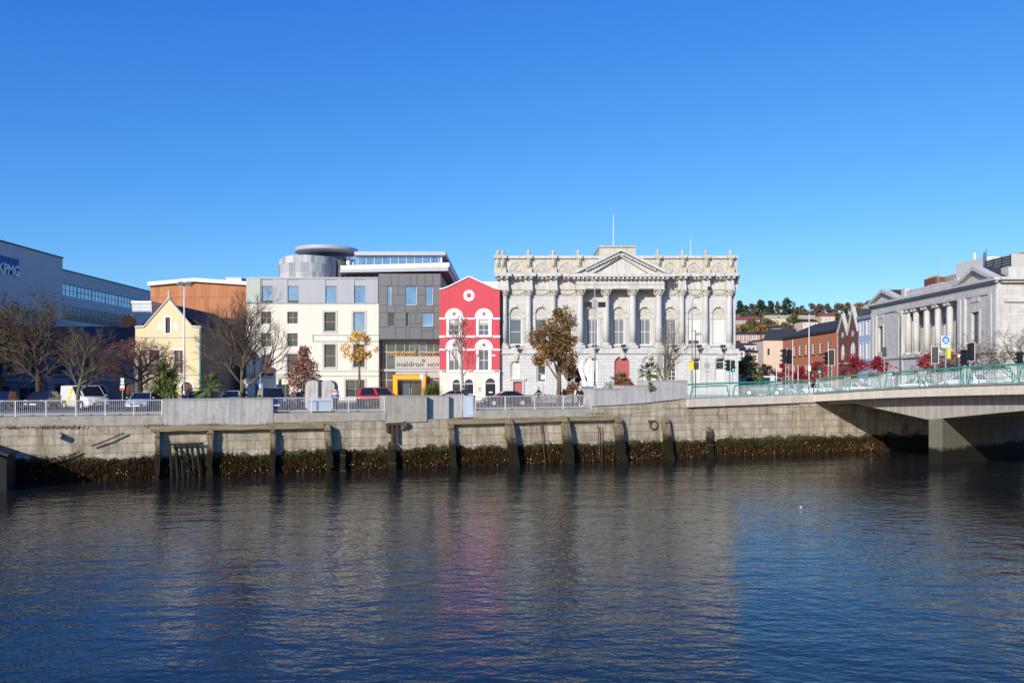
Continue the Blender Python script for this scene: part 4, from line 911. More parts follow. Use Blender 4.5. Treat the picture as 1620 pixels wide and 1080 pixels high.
for a,b in ((-.4,xp1),(xp2,L+.5)):
    cx_=(a+b)/2; hz=1.95; s=MB(); s.prism([(a+.7,zcor+.01),(b-.7,zcor+.01),(cx_,zcor+hz-.55)],-.7,-.2); s.build('pediment_panel','bank_stone',bk)
    s=MB()
    for e in (a,b): s.prism([(e,zcor+.004),(cx_,zcor+hz),(cx_,zcor+hz-.5),(e+(1.1 if e==a else -1.1),zcor+.004)],-1.35,-.15)
    s.build('raking_cornice','limestone_plain',bk)
    MB().prism([(a+.1,zcor+.005),(b-.1,zcor+.005),(cx_,zcor+hz-.06)],-.147,6).build('roof','slate',bk)
# front end of the bank, facing the river
fe=MB(); ops=[(-999,0,0,0,False)]
xE=wx(1612,Yn)-XF; eo=[(wx(1608.5,Yn)-XF,wx(1621,Yn)-XF,wz(538,Yn),wz(493,Yn),False),(wx(1650,Yn)-XF,wx(1663,Yn)-XF,wz(538,Yn),wz(493,Yn),False)]
# local frame of the bank: front end lies at x=L, spans y
m=MB(); wall(m,0.0,22,0,zcor,0,[(o[0],o[1],o[2],o[3],False) for o in eo],.3)
Mx=Matrix(((0,-1,0,L+.05),(1,0,0,0),(0,0,1,0),(0,0,0,1)))
m.xf(Mx); m.build('end_wall','bank_stone',bk)
for o in eo:
    w=window(bk,o,.15,'white_paint','glass_dark',3,4,.1,.06)
    for ob in [w]+kids(w):
        me=ob.data; me.transform(Mx)
m=MB(); m.box(L+.053,L+.35,.2,22,zcor-3.0,zcor-2.6).box(L+.053,L+.3,0,22,zst-.3,zst); m.box(L+.053,L+1.0,-.6,22,zcor-.35,zcor-.003).box(L+.053,L+.6,-.3,22,zcor-.65,zcor-.353); m.box(L-1.2,L+.3,.61,22,zcor+.003,zcor+1.3); m.build('end_cornice','limestone_plain',bk)
# roof clutter behind the parapet
def rb(pxl,pxr,dy,pt,pb,mat,name,dep=4,par=bk):   # box by pixels at distance dy behind the facade
    X_=XF+dy; Ya=X_*F/(pxl-810); Yb=X_*F/(pxr-810)
    return MB().box(f.Y0-Ya,f.Y0-Yb,dy,dy+dep,zcor-.5,wz(pt,(Ya+Yb)/2)).build(name,mat,par)
c=rb(1462,1480,4,440,470,'brick_dark','chimney',1.4); 
q_=MB(); b_=c.data.vertices; xs=[v.co.x for v in b_]; zt_=max(v.co.z for v in b_); ys=[v.co.y for v in b_]
for k in range(5): q_.lathe([(.13,0),(.1,.4)],min(xs)+.4+k*(max(xs)-min(xs)-.8)/4,min(ys)+.6,zt_,8)
q_.build('chimney_pot','terracotta',c)
rb(1467,1489,2.5,449,470,'bank_stone','parapet',1.5); rb(1490,1512,6,436,465,'tan_board','plant_room',3); rb(1500,1530,4.5,446,460,'slate','roof',5)
pr=rb(1512,1557,5,412,450,'blind','plant_room',6)
ls=rb(1560,1600,5,407,440,'stone_trim_grey','louvre_screen',5)
q_=MB(); xs=[v.co.x for v in ls.data.vertices]; zs=[v.co.z for v in ls.data.vertices]; n_=9
for k in range(n_):
    z_=max(zs)-.25-k*.33; q_.box(min(xs),max(xs),4.9,4.997,z_-.09,z_+.06)
for k in range(4):
    x_=min(xs)+(max(xs)-min(xs))*k/3; q_.box(x_-.06,x_+.06,4.85,4.897,min(zs),max(zs))
q_.build('louvre_slats','dark_metal',ls)
c=rb(1601,1640,8,401,440,'brick_dark','chimney',2.2)
q_=MB(); xs=[v.co.x for v in c.data.vertices]; ys=[v.co.y for v in c.data.vertices]; zt_=max(v.co.z for v in c.data.vertices)
for k in range(6): q_.lathe([(.18,0),(.15,.35)],min(xs)+.3+k*.5,min(ys)+.5,zt_,8)
q_.build('chimney_pot','terracotta',c)
def mastb(px,dy,pt,r,mat,name):
    X_=XF+dy; Y_=X_*F/(px-810); return MB().tube([(f.Y0-Y_,dy,zcor-.3),(f.Y0-Y_,dy,wz(pt,Y_))],[r,r*.8],8).build(name,mat,bk)
mastb(1542,6,400,.2,'pole_white','flue'); mastb(1557.5,5,399,.18,'blue_paint','flue'); mastb(1560.5,5,394,.05,'dark_metal','aerial'); mastb(1484.5,4,399,.045,'pole_grey','aerial'); mastb(1451,2,457,.15,'dark_metal','flue')
# blue terrace house between the bank and the gabled brick hall
f=SB(XF,XF*F/548); L=f.Y0-f.Y(1384)
bh=T('blue_house','pale blue terrace house with tall white windows beside the grey bank','house',(XF,f.Y0,0),rot)
zt_=f.z(503,1362); r1=[(.7+k*2.6,1.9+k*2.6,f.z(530,1365),f.z(509,1365),False) for k in range(4)]; r2=[(.7+k*2.6,1.9+k*2.6,f.z(567,1365),f.z(543,1365),False) for k in range(4)]; r3=[(1.0,2.4,.3,3.2,False),(4.5,6.9,.8,3.2,False)]
m=MB(); wall(m,0,L,0,zt_,0,r1+r2+r3,.2); shell(m,0,L,0,12,0,zt_); m.build('wall','blue_render',bh)
for o in r1+r2+r3: window(bh,o,.08,'white_paint','glass_grey',2,2,.14)
for o in r1+r2: surround(bh,o,.14,.05,'white_paint')
m=MB().box(-.05,L,-.3,-.002,zt_-.3,zt_+.3).box(0,L,-.12,-.003,f.z(571,1365)-.2,f.z(571,1365)); m.build('cornice','shadow_trim',bh)
m=MB(); m.quad((0,0,zt_+.3),(L,0,zt_+.3),(L,5,zt_+3),(0,5,zt_+3)); m.quad((0,0,zt_+.3),(0,5,zt_+3),(0,10,zt_+.3)); m.quad((L,0,zt_+.3),(L,5,zt_+3),(L,10,zt_+.3)); m.build('roof','slate',bh)
# gabled dark brick hall
f=SB(XF,f.Y(1325.5)); L=f.Y0-f.Y(1357.5)
gh=T('gabled_hall','dark brick hall with twin steep stone gables and pointed windows','hall',(XF,f.Y0,0),rot)
e=f.z(527,1330); p1=f.z(505,1331); h=L/2
top=[(0,e),(h*.5,p1+.6),(h,e-.5),(h*1.5,p1+1.6),(L,e)]
go=[(h*.5-.8,h*.5+.8,f.z(569,1335),f.z(544,1335),1.2),(h*1.5-1.1,h*1.5+1.1,f.z(569,1345),f.z(541,1345),1.4),(1.5,3,.2,3.5,False),(h*1.5-.8,h*1.5+.8,.2,3.5,False)]
m=MB(); wall(m,0,L,0,top,0,go,.3); shell(m,0,L,0,16,0,e,False); m.build('wall','brick_dark',gh)
for o in go[:2]: window(gh,o,.1,'white_paint','blind',2,2,.2,.12)
for o in go[2:]: window(gh,o,.1,'dark_metal','glass_dark',2,1,name='door')
m=MB()
for (xa,za),(xb,zb_) in zip(top,top[1:]): roofslab(m,xa,xb,za-.1,za+.35,zb_-.1,zb_+.35,-.25,.4)
m.build('gable_coping','stone_trim_grey',gh)
m=MB()
for k in (0,1):
    a,b=k*h,(k+1)*h; q_=top[1+2*k]; m.quad((a,.4,e-.3),(a,16,e-.3),(q_[0],16,q_[1]-.1),(q_[0],.4,q_[1]-.1)); m.quad((b,.4,e-.3),(b,16,e-.3),(q_[0],16,q_[1]-.1),(q_[0],.4,q_[1]-.1))
m.build('roof','slate',gh)
s=MB()
for k in (0,1): s.prism(arc(h*(.5+k),e-.4,.55,0,2*PI,16)[:-1],-.06,-.003)
s.build('roundel','stone_trim_grey',gh)
s=MB().box(0,L,-.12,-.004,f.z(573,1340)-.3,f.z(573,1340)); s.build('string_course','stone_trim_grey',gh)
c=MB().box(h*.75,h*1.3,3.0,4.8,e,f.z(489,1341)).build('chimney','brick_red',gh)
MB().box(h*.72,h*1.33,2.9,4.9,f.z(489,1341)+.003,f.z(487.5,1341)+.3).build('chimney_cap','limestone_plain',c)
q_=MB(); q_.lathe([(.25,0),(.2,.9)],h,3.8,f.z(487.5,1341)+.3,8); q_.build('chimney_pot','terracotta',c)
# long red brick warehouse
f=SB(XF,XF*F/(1238.5-810)); L=f.Y0-f.Y(1323.5)
wh=T('brick_warehouse','long orange brick warehouse with a sloping slate roof and two rows of windows','warehouse',(XF,f.Y0,0),rot)
zt_=f.z(521.5,1319); 
pr_=[1257,1266,1276,1287,1298.5,1311.5]; ops=[]
for px in (1246,)+tuple(pr_):
    xc=f.x(px); ops+= [(xc-.75,xc+.75,f.z(549,px) if 0 else zt_-4.2,zt_-1.9,.35),(xc-.75,xc+.75,zt_-8.6,zt_-6.0,.35)]
m=MB(); wall(m,0,L,0,zt_,0,ops,.25); shell(m,0,L,0,16,0,zt_,False); m.build('wall','brick_red',wh)
for o in ops: window(wh,o,.12,'white_paint','glass_grey',1,3,.12,.1)
s=MB()
for o in ops: s.box(o[0]-.2,o[1]+.2,-.12,-.003,o[2]-.25,o[2]-.02)
s.build('sill','dark_slate',wh)
m=MB(); m.box(0,L,-.4,-.002,zt_-.3,zt_-.05); m.build('gutter','dark_metal',wh)
m=MB(); zr=f.z(497,1330)+.4; m.quad((0,-.4,zt_),(L,-.4,zt_),(L,7,zr),(0,7,zr)); m.quad((0,15,zt_),(L,15,zt_),(L,7,zr),(0,7,zr)); m.add([(0,0,zt_),(0,14,zt_),(0,7,zr),(L,0,zt_),(L,14,zt_),(L,7,zr)],[(0,1,2),(3,4,5)]); m.build('roof','slate',wh)
c=MB().box(f.x(1323)-.9,f.x(1323)+.3,6,8,zr-2,wz(482,150)).build('chimney','brick_red',wh)
# pink house closing the street
f=FB(190,1207.5); pk=T('pink_house','plain pinkish beige house end at the far end of the street','house',(f.X,190,0))
W=f.x(1240); o=[f.op(1214,1218,551,562)]
m=MB(); wall(m,0,W,0,f.z(538),0,o,.2); shell(m,0,W,0,12,0,f.z(538)); m.build('wall','pink_render',pk)
window(pk,o[0],.1,'grey_metal','glass_dark',1,2); MB().box(-.2,W,-.3,12,f.z(538)+.003,f.z(536.5)).build('roof','slate',pk)
s=MB(); s.quad((-.2,-.3,f.z(536.5)),(W+3,-.3,f.z(536.5)),(W+6,9,f.z(516)),(4,9,f.z(516))); s.build('roof_slope','slate',pk)
# ---------------------------------------------------------------- trees
def rvec(): 
    while True:
        v=Vector((rnd.uniform(-1,1),rnd.uniform(-1,1),rnd.uniform(-1,1)))
        if .05<v.length<1: return v.normalized()
def leafq(mb,c,s,asp=.6):
    a=rvec(); b=a.cross(rvec()).normalized(); c=Vector(c)
    mb.quad(c-a*s,c+b*s*asp,c+a*s,c-b*s*asp)
def branch(mT,mC,p,d,L,r,lv,P):
    n=3 if lv<3 else 2; path=[p]; rad=[r]; dd=d.copy()
    for i in range(n):
        dd=(dd+rvec()*P['wob']+Vector((0,0,P['up']*(1 if lv>0 else .3)))).normalized()
        path.append(path[-1]+dd*L/n); rad.append(r*(1-(.45 if lv<P['max'] else .7)*(i+1)/n))
    (mT if lv<2 else mC).tube(path,rad,(8,6,5,3,3,3,3)[lv],caps=lv<2)
    if lv>=P['max']:
        mC.mi=1
        for k in range(P['leaf'] if rnd.random()<P.get('lp',1) else 0):
            q=path[rnd.randrange(1,len(path))]+rvec()*P['lr']; leafq(mC,q,P['ls']*rnd.uniform(.6,1.2))
        mC.mi=0; return
    k=P['kids'][lv]
    for j in range(k):
        t=(j+.7+rnd.uniform(-.2,.2))/k*(1-P['start'][min(lv,1)])+P['start'][min(lv,1)] if lv<2 else rnd.uniform(.3,1)
        t=min(t,1); i=min(int(t*n),n-1); q=path[i].lerp(path[i+1],t*n-i)
        base=(path[i+1]-path[i]).normalized(); az=j*2.4+rnd.uniform(-.5,.5)+lv
        o=base.orthogonal().normalized(); o=Matrix.Rotation(az,3,base)@o
        an=R(P['ang'][min(lv,len(P['ang'])-1)])*rnd.uniform(.75,1.2)*(1-.35*(t if lv==0 else 0))
        nd=base*math.cos(an)+o*math.sin(an)
        branch(mT,mC,q,nd.normalized(),L*P['ratio'][min(lv,len(P['ratio'])-1)]*rnd.uniform(.8,1.15)*(1-.25*t if lv==0 else 1),max(rad[i]*P['rr'],P.get('rmin',.008)),lv+1,P)
def tree(name,label,cat,loc,H,P,bark,twig,leafm,group=None,tr=None,lean=(0,0)):
    t=T(name,label,cat,loc,0,group); mT,mC=MB(),MB(); mT.smooth=True
    mT.tube([(0,0,-.1),(0,0,.15)],[ (tr or H*.022)*1.5,(tr or H*.022)*1.05],10)
    branch(mT,mC,Vector((0,0,0)),Vector((lean[0],lean[1],1)).normalized(),H*P['trunk'],tr or H*.022,0,P)
    # scale to the height asked for
    zs=sorted(v[2] for v in mC.v); k=H/zs[int(len(zs)*.995)]
    S_=Matrix.Diagonal((P.get('sx',1)*k,P.get('sx',1)*k,k,1))
    for m in (mT,mC): m.xf(S_)
    mT.build('trunk',bark,t); mC.build('crown',[twig,leafm],t); return t
BARE=dict(max=4,kids=[9,7,6,5],ratio=[.65,.6,.58,.55],ang=[48,42,40,40],start=[.28,.25],rr=.52,wob=.16,up=.16,trunk=.62,leaf=0,lr=.2,ls=.06,rmin=.012)
def PX(px,Y): return (wx(px,Y),Y,.0)
tree('dark_tree','large dark tree at left edge with brownish foliage in front of the dark blue house','tree',PX(62,80),10.8,dict(BARE,max=4,kids=[11,8,6,5],leaf=2,lp=.65,lr=.3,ls=.11,ang=[62,48,45,40],start=[.3,.2],trunk=.7,sx=1.1,up=.1),'bark_dark','twig','leaf_dark',tr=.34)
tree('autumn_tree','brown leaved tree cut by the left edge of the frame','tree',PX(2,83),10.2,dict(BARE,leaf=4,lp=.8,lr=.35,ls=.13,start=[.35,.2]),'bark_dark','twig','leaf_brown',tr=.3)
tree('bare_tree','slim pollarded bare tree beside the white van','tree',PX(122,64),6.6,dict(BARE,kids=[13,7,6,4],ang=[55,40,38,36],trunk=.7,start=[.3,.15],ratio=[.55,.55,.55,.5],rmin=.008),'bark','twig','leaf_brown',tr=.17)
tree('twiggy_tree','reddish twiggy tree with drooping twigs left of the yellow house','tree',PX(214,70),5.9,dict(BARE,kids=[8,8,7,6],up=-.02,ang=[58,45,42,40],wob=.28,start=[.42,.2],leaf=1,lp=.3,ls=.05,sx=1.15,rmin=.009),'bark','twig_red','leaf_rust',tr=.2)
tree('bare_tree','largest bare tree with spreading limbs beside the cream hotel','tree',PX(380,68),9.7,dict(BARE,kids=[9,8,7,5],ang=[50,42,40,38],trunk=.6,start=[.27,.15],ratio=[.85,.62,.6,.6],wob=.13,up=.17,sx=.9),'bark','twig','leaf_brown',tr=.3)
tree('birch_tree','slender pale barked tree nearly leafless before the red house','tree',PX(731,78),8.6,dict(BARE,max=4,kids=[8,5,5,4],trunk=.85,start=[.35,.25],ratio=[.36,.55,.55,.5],ang=[42,40,38],leaf=2,lp=.14,lr=.15,ls=.09,rmin=.008),'bark_birch','twig','leaf_rust',tr=.16,lean=(-.05,0))
tree('bare_tree','bare tree of fine reddish twigs behind the palms at custom house','tree',PX(1048,80),8.4,dict(BARE,kids=[8,6,6,4],ang=[48,40,38],start=[.25,.15],ratio=[.6,.6,.58,.55],rmin=.006,leaf=1,lp=.12,ls=.06),'bark','twig_pale','leaf_rust',tr=.14)
tree('bare_tree','brownish bare tree in front of the stone bank','tree',PX(1540,92),7.6,dict(BARE,kids=[10,8,6,5],ang=[62,48,45],start=[.35,.2],ratio=[.75,.55,.5,.5],leaf=1,lp=.25,ls=.07,sx=1.3,up=.06),'bark_dark','twig_red','leaf_rust',tr=.2)
tree('bare_tree','dark bare tree at the right edge beside the traffic light','tree',PX(1618,84),8.2,dict(BARE,kids=[8,7,6,4],ang=[55,48,45],start=[.3,.2],ratio=[.7,.6,.55,.5],sx=1.1),'bark_dark','twig','leaf_rust',tr=.18)
def bushy(name,label,cat,loc,H,W,z0,leafm,n,ls,group=None,cone=.6,tr=.09,bark='bark',clumps=26):
    """a dense leafy crown: leaf clumps spread through an uneven outline over a trunk with limbs"""
    t=T(name,label,cat,loc,0,group); mT,mC=MB(),MB(); mT.smooth=True
    mT.tube([(0,0,-.1),(.03,0,z0*.6),(0,.04,z0+(H-z0)*.6)],[tr*1.3,tr,tr*.4],8); cl=[]
    for k in range(clumps):
        h=rnd.random()**.85; z=z0+(H-z0)*h; w=W/2*(math.sin(PI*min(1,(h*.85+.15)))**.7*(1-cone)+cone*(1-h)*1.05)
        a=rnd.uniform(0,2*PI); q=w*rnd.uniform(.25,1.0); c=Vector((q*math.cos(a),q*math.sin(a),z)); cl.append((c,rnd.uniform(.5,1.15)*W*.17))
        if k%2==0: mT.tube([(0,0,max(z0*.7,z-q*.9)),c*.6+Vector((0,0,z*.4-.1)),c],[tr*.4,tr*.25,tr*.1],4,False)
    for k in range(n):
        c,r=rnd.choice(cl); v=rvec()*r*rnd.random()**.45; leafq(mC,c+Vector((v.x,v.y,v.z*.9)),ls*rnd.uniform(.6,1.25))
    mT.build('trunk',bark,t); mC.build('crown',[leafm],t); return t
bushy('yellow_tree','thin young tree with a tuft of yellow orange leaves before the cream hotel','tree',PX(568,71),6.5,3.1,4.1,'leaf_yellow',1500,.085,cone=.05,tr=.11,clumps=22)
bushy('plane_tree','stout tree with olive brown autumn leaves before the stone custom house','tree',PX(884,80),8.9,6.3,3.3,'leaf_autumn',8500,.115,cone=.05,tr=.22,clumps=40)
bushy('maple_tree','cone shaped tree of dusty pink red leaves before the cream hotel','tree',PX(481,70),5.0,3.6,1.0,'leaf_maple',4600,.1,cone=.75,clumps=60)
bushy('shrub_tree','low red and green leaved tree beneath the brown autumn tree','shrub',PX(906,82),4.0,2.9,1.0,'leaf_redgreen',2600,.11,cone=.1)
bushy('street_tree','olive green leaved tree beside the right corner of the custom house','tree',PX(1182,108),5.6,4.3,.9,'leaf_olive',2600,.16,cone=.25)
for px,Y,H,W_,l in ((1210,130,5.0,4.4,'crimson tree far down the street near the parked bus'),(1238,125,4.8,3.6,'crimson tree half hidden behind the left cluster of signals'),(1268,118,4.2,3.6,'crimson tree before the left part of the brick warehouse'),(1292,112,4.8,4.6,'crimson tree before the brick warehouse near the green signal'),(1352,104,5.6,4.9,'round crimson tree before the gabled brick hall'),(1388,103,5.2,3.2,'crimson tree at the far end of the stone bank'),(1468,98,5.6,4.4,'crimson tree before the bank columns beside the black signal')):
    bushy('crimson_tree',l,'tree',PX(px,Y),H,W_,1.9,'leaf_crimson',1500,.13,'crimson street trees',cone=.2,bark='bark_dark',tr=.07,clumps=20)
# palms and spiky plants
def sword(mb,p,d,L,w,droop):
    d=d.normalized(); s=d.cross(Vector((0,0,1))); s=s.normalized() if s.length>.01 else Vector((1,0,0)); pts=[]; q=Vector(p); dd=d
    for i in range(4):
        ww=w*(1,.95,.6,.06)[i]; pts+= [q-s*ww/2,q+s*ww/2]; dd=(dd+Vector((0,0,-droop*(.6+i*.5)))).normalized(); q=q+dd*L/3
    mb.add(pts,[(0,1,3,2),(2,3,5,4),(4,5,7,6)])
def cordyline(label,loc,heads,n=70,L=1.0,name='cordyline_palm',base=.5,gname='palm',w=.055,droop=.22):
    t=T(name,label,gname,loc); mT=MB(); mT.smooth=True; mL=MB()
    for (x,y,z) in heads:
        mT.tube([(x*.15,y*.15,-.1),(x*.5,y*.5,z*.5),(x,y,z)],[.12,.1,.08],8)
        for k in range(n):
            th=rnd.uniform(0,2*PI); e=rnd.uniform(-.35,1.4); sword(mL,(x,y,z+rnd.uniform(-.15,.1)),Vector((math.cos(th)*math.cos(e),math.sin(th)*math.cos(e),math.sin(e))),L*rnd.uniform(.75,1.15),w,droop*rnd.uniform(.6,1.3))
    mT.build('trunk','bark',t); mL.build('leaves','leaf_palm',t); return t
def fanpalm(label,loc,z,n=22,L=.9,tr=.16,name='fan_palm'):
    t=T(name,label,'palm',loc); m=MB(); m.smooth=True; m.lathe([(tr*1.2,-.1),(tr,z*.3),(tr*1.25,z*.8),(tr*.8,z)],0,0,0,10); m.build('trunk','bark_dark',t); mL=MB()
    for k in range(n):
        th=k*2.4+rnd.uniform(-.2,.2); e=rnd.uniform(-.5,1.25); d=Vector((math.cos(th)*math.cos(e),math.sin(th)*math.cos(e),math.sin(e))); q=Vector((0,0,z))+d*L*.75
        mL.tube([(0,0,z),tuple(q)],[.025,.015],3,False)
        s=d.cross(Vector((0,0,1))).normalized(); u=s.cross(d)
        for j in range(13):
            a=R(-80+160*j/12); dd=d*math.cos(a)+s*math.sin(a)+u*rnd.uniform(-.1,.12); sword(mL,q,dd,L*.62*(1-.25*abs(j-6)/6),.07,.2)
    mL.build('fronds','leaf_palm',t); return t
cordyline('tall cordyline with several spiky green heads before the yellow house',PX(257,66),[(-.25,0,2.0),(.35,.2,1.75),(.05,-.2,3.1),(.75,.1,2.6),(-.6,.2,1.4),(.25,.3,2.5),(.9,-.2,1.5)],150,1.1,w=.1)
fanpalm('wide low fan palm beside the arched door of the yellow house',PX(333,64),1.7,42,1.2)
cordyline('spiky yucca growing in the concrete planter near the hotel entrance',(*qp(qt(692),1.6),.9),[(0,0,.35),(.35,.1,.25),(-.35,.15,.25)],120,1.15,'yucca_plant',gname='plant',w=.07,droop=.1)
fanpalm('fan palm on a stout trunk behind the raised planter wall',(*qp(qt(1045),1.9),1.3),1.75,46,.95)
fanpalm('shorter fan palm in the planter in front of the red arched door',(*qp(qt(998),1.9),1.2),1.0,40,.9)
bushy('planter_shrub','reddish leafy shrub in planter under the shorter palm','shrub',(*qp(qt(1003),1.5),1.5),.95,1.6,.1,'leaf_redgreen',700,.07,cone=.1,tr=.03)
bushy('planter_shrub','green trailing shrub at the step between the two planter walls','shrub',(*qp(qt(1028),-.1),1.45),.8,.8,.0,'leaf_hillgreen',350,.06,cone=.1,tr=.02)
# ---------------------------------------------------------------- hill, far terraces and hilltop trees
def hz(x,y):
    K=((0,-1),(230,-1),(330,16.3),(400,25.3),(500,36.3),(522,42),(560,43.5),(2000,44))
    for (a,b),(c,d) in zip(K,K[1:]):
        if y<=c: return b+(d-b)*(y-a)/(c-a)+(.9*math.sin(x*.03+y*.02) if y>260 else 0)
m=MB(); m.smooth=True; nx,ny=90,60; x0,x1,y0,y1=-120,560,215,900
vs=[(x0+(x1-x0)*i/nx,y0+(y1-y0)*j/ny,hz(x0+(x1-x0)*i/nx,y0+(y1-y0)*j/ny)+rnd.uniform(-.4,.4)) for j in range(ny+1) for i in range(nx+1)]
m.add(vs,[(j*(nx+1)+i,j*(nx+1)+i+1,(j+1)*(nx+1)+i+1,(j+1)*(nx+1)+i) for j in range(ny) for i in range(nx)])
struct('hill',m,'hillside')
def house(name,label,cat,Y,pl,pr,pt,pb,ridge,wmat,rmat,wins=None,group=None,dep=9,wm='white_paint',parapet=False):
    f=FB(Y,pl); z0=f.z(pb); t=T(name,label,cat,(f.X,Y,z0),0,group); W=f.x(pr); zt_=f.z(pt)-z0; ops=[]
    if wins:
        n,rows,ww,wh=wins
        for r_ in range(rows):
            zc_=zt_*(r_+.55)/rows
            for k in range(n):
                xc=W*(k+.5)/n; ops.append((xc-ww/2,xc+ww/2,zc_-wh/2,zc_+wh/2,False))
    m=MB(); wall(m,0,W,-4,zt_,0,ops,.2); shell(m,0,W,0,dep,-4,zt_,False); m.build('wall',wmat,t)
    zr=f.z(ridge)-z0; m=MB(); m.quad((-.3,-.4,zt_),(W+.3,-.4,zt_),(W+.3,dep/2,zr),(-.3,dep/2,zr)); m.quad((-.3,dep+.4,zt_),(W+.3,dep+.4,zt_),(W+.3,dep/2,zr),(-.3,dep/2,zr)); m.add([(0,0,zt_),(0,dep,zt_),(0,dep/2,zr),(W,0,zt_),(W,dep,zt_),(W,dep/2,zr)],[(0,1,2),(3,4,5)]); m.build('roof',rmat,t)
    for o in ops: window(t,o,.1,wm,'glass_grey',1,2,.25,.15)
    return t
house('terrace_house','red brick hillside terrace just right of the custom house corner','terrace',330,1158,1206,529,548,524,'hill_brick','slate',(7,2,1.1,1.9),'hillside terraces')
house('terrace_house','brick and white hillside terrace left of the pink house','terrace',326,1206.5,1232,529,548,522.5,'hill_brick','slate',(5,2,1.1,1.9),'hillside terraces')
house('school_building','long brown brick building on the hillside behind the terraces','school',470,1156,1202,505.5,514,500,'hill_brick','roof_red',(14,1,1.3,1.6))
house('convent_building','long pale beige building along the crest of the hill','institution',500,1213,1299,503,520,497.5,'convent','convent',None,dep=10)
house('red_roof_house','hillside house with dark red roof at right end of pale building','house',470,1299,1321,500,512,494,'convent','roof_red',(4,1,1.2,1.5))
house('pink_gable_house','pink hillside house above the slate warehouse roof','house',300,1270,1294,509,530,503,'pink_render','slate',(3,2,1,1.5))
house('white_cottage','small white cottage on the slope between the shrubs','cottage',380,1222,1236,519,528,515.5,'white_render','slate',(3,1,1,1.3))
house('shop_house','dark brick house beyond the custom house corner','house',150,1161,1178,552,600,537,'brick_dark','dark_slate',(2,2,1,1.8))
house('shop_house','white fronted shop house far down the street left side','shop',175,1176,1196,545,600,541,'white_render','slate',(3,3,1,1.7))
house('shop_house','lower red brick house with slate roof before the white shop house','house',160,1184,1199,556,600,551,'hill_brick','slate',(2,2,1,1.6))
house('grey_house','pale grey house at the street end left of the pink house','house',195,1198,1212,551,600,547,'blue_render','slate',(3,3,1,1.6))
house('hill_house','yellowish house on the far right of the crest','house',430,1379,1400,479,500,474,'convent','slate',(3,2,1.2,1.6))
def htree(px,Y,pt,wpx,mat,label,pine=False,n=900):
    x,y=wx(px,Y),Y; z=hz(x,y); H=wz(pt,Y)-z; W_=wpx/F*Y
    return bushy('pine_tree' if pine else 'hill_tree',label,'tree',(x,y,z),H,W_*1.5,H*.01,mat,int(n*1.6),.7,'trees on the hill',cone=.45 if pine else .1,tr=.35,bark='bark_dark',clumps=30)
for a in ((1170,520,478.5,16,'leaf_pine','dark pine at left end of hilltop just past custom house',True),(1180,522,483.5,8,'leaf_pine','narrow dark conifer beside the leftmost hilltop pine',True),(1190,515,481.5,13,'leaf_greygreen','grey green tree between two hilltop pine groups'),(1204,520,477.0,19,'leaf_pine','broad dark hilltop pine left of the tallest pair',True),(1219,522,476.5,13,'leaf_pine','dark pointed hilltop pine in the middle group',True),(1229,515,478.5,11,'leaf_hill','brown leafless tree squeezed between hilltop pines'),(1245,520,474.0,24,'leaf_pine','tallest and broadest dark pine on the hilltop',True),(1262,515,487.5,12,'leaf_hill','low brownish tree right of the tallest pine'),(1269,520,483.5,10,'leaf_greygreen','thin greyish tree near the gap in the skyline'),(1284,520,482.5,17,'leaf_hill','purple brown bare tree right of the skyline gap'),(1296,522,482.0,19,'leaf_hill','round brown bare tree at centre of right hill group'),(1309,520,483.5,15,'leaf_greygreen','greyish bare tree behind the red roof'),(1327,500,480.5,19,'leaf_hill','brown tree left of the brick chimney on the skyline'),(1341,505,479.5,12,'leaf_hillgreen','green tree behind the brick chimney'),(1357,500,480.5,24,'leaf_autumn','broad olive tree right of the chimney'),(1376,500,477.5,16,'leaf_hill','brown bare tree at the right end of the hill')):
    htree(*a)
for a in ((1212,440,506,22,'leaf_hill','reddish brown tree below the pale hilltop building'),(1256,430,501,23,'leaf_hillgreen','green rounded tree below the pale hilltop building'),(1180,400,514,30,'leaf_hillgreen','wide green tree above the brick terraces'),(1204,385,517,24,'leaf_autumn','olive brown tree above the white end of terrace'),(1190,450,506,18,'leaf_hill','brown tree in front of the hillside school'),(1240,400,512,12,'leaf_greygreen','grey green tree beside the white cottage'),(1222,440,511,16,'leaf_hill','brown tree behind the white cottage')):
    htree(*a,n=650)
m=MB()
for k in range(15000):
    y=rnd.choice((rnd.uniform(335,520),rnd.uniform(500,535))); x=y*rnd.uniform(.13,.56)
    if .5+.5*math.sin(x*.11+y*.07)*math.sin(y*.13-x*.05)+rnd.uniform(-.2,.2)>.45: leafq(m,(x,y,hz(x,y)+rnd.uniform(0,2.6 if y<500 else 5)),.75)
tag(m.build('hill_scrub','leaf_hillscrub'),'brown and green scrub covering the hillside between the houses','scrub',kind='stuff')
# skyline beyond the gap: wooded ridge far behind
m=MB(); 
for k in range(2600):
    x=rnd.uniform(120,330); y=rnd.uniform(640,690); leafq(m,(x,y,hz(x,y)+rnd.uniform(0,6.5)),1.3)
tag(m.build('far_wood','leaf_hill'),'low brown wood along the far ridge of the hill','wood',kind='stuff')
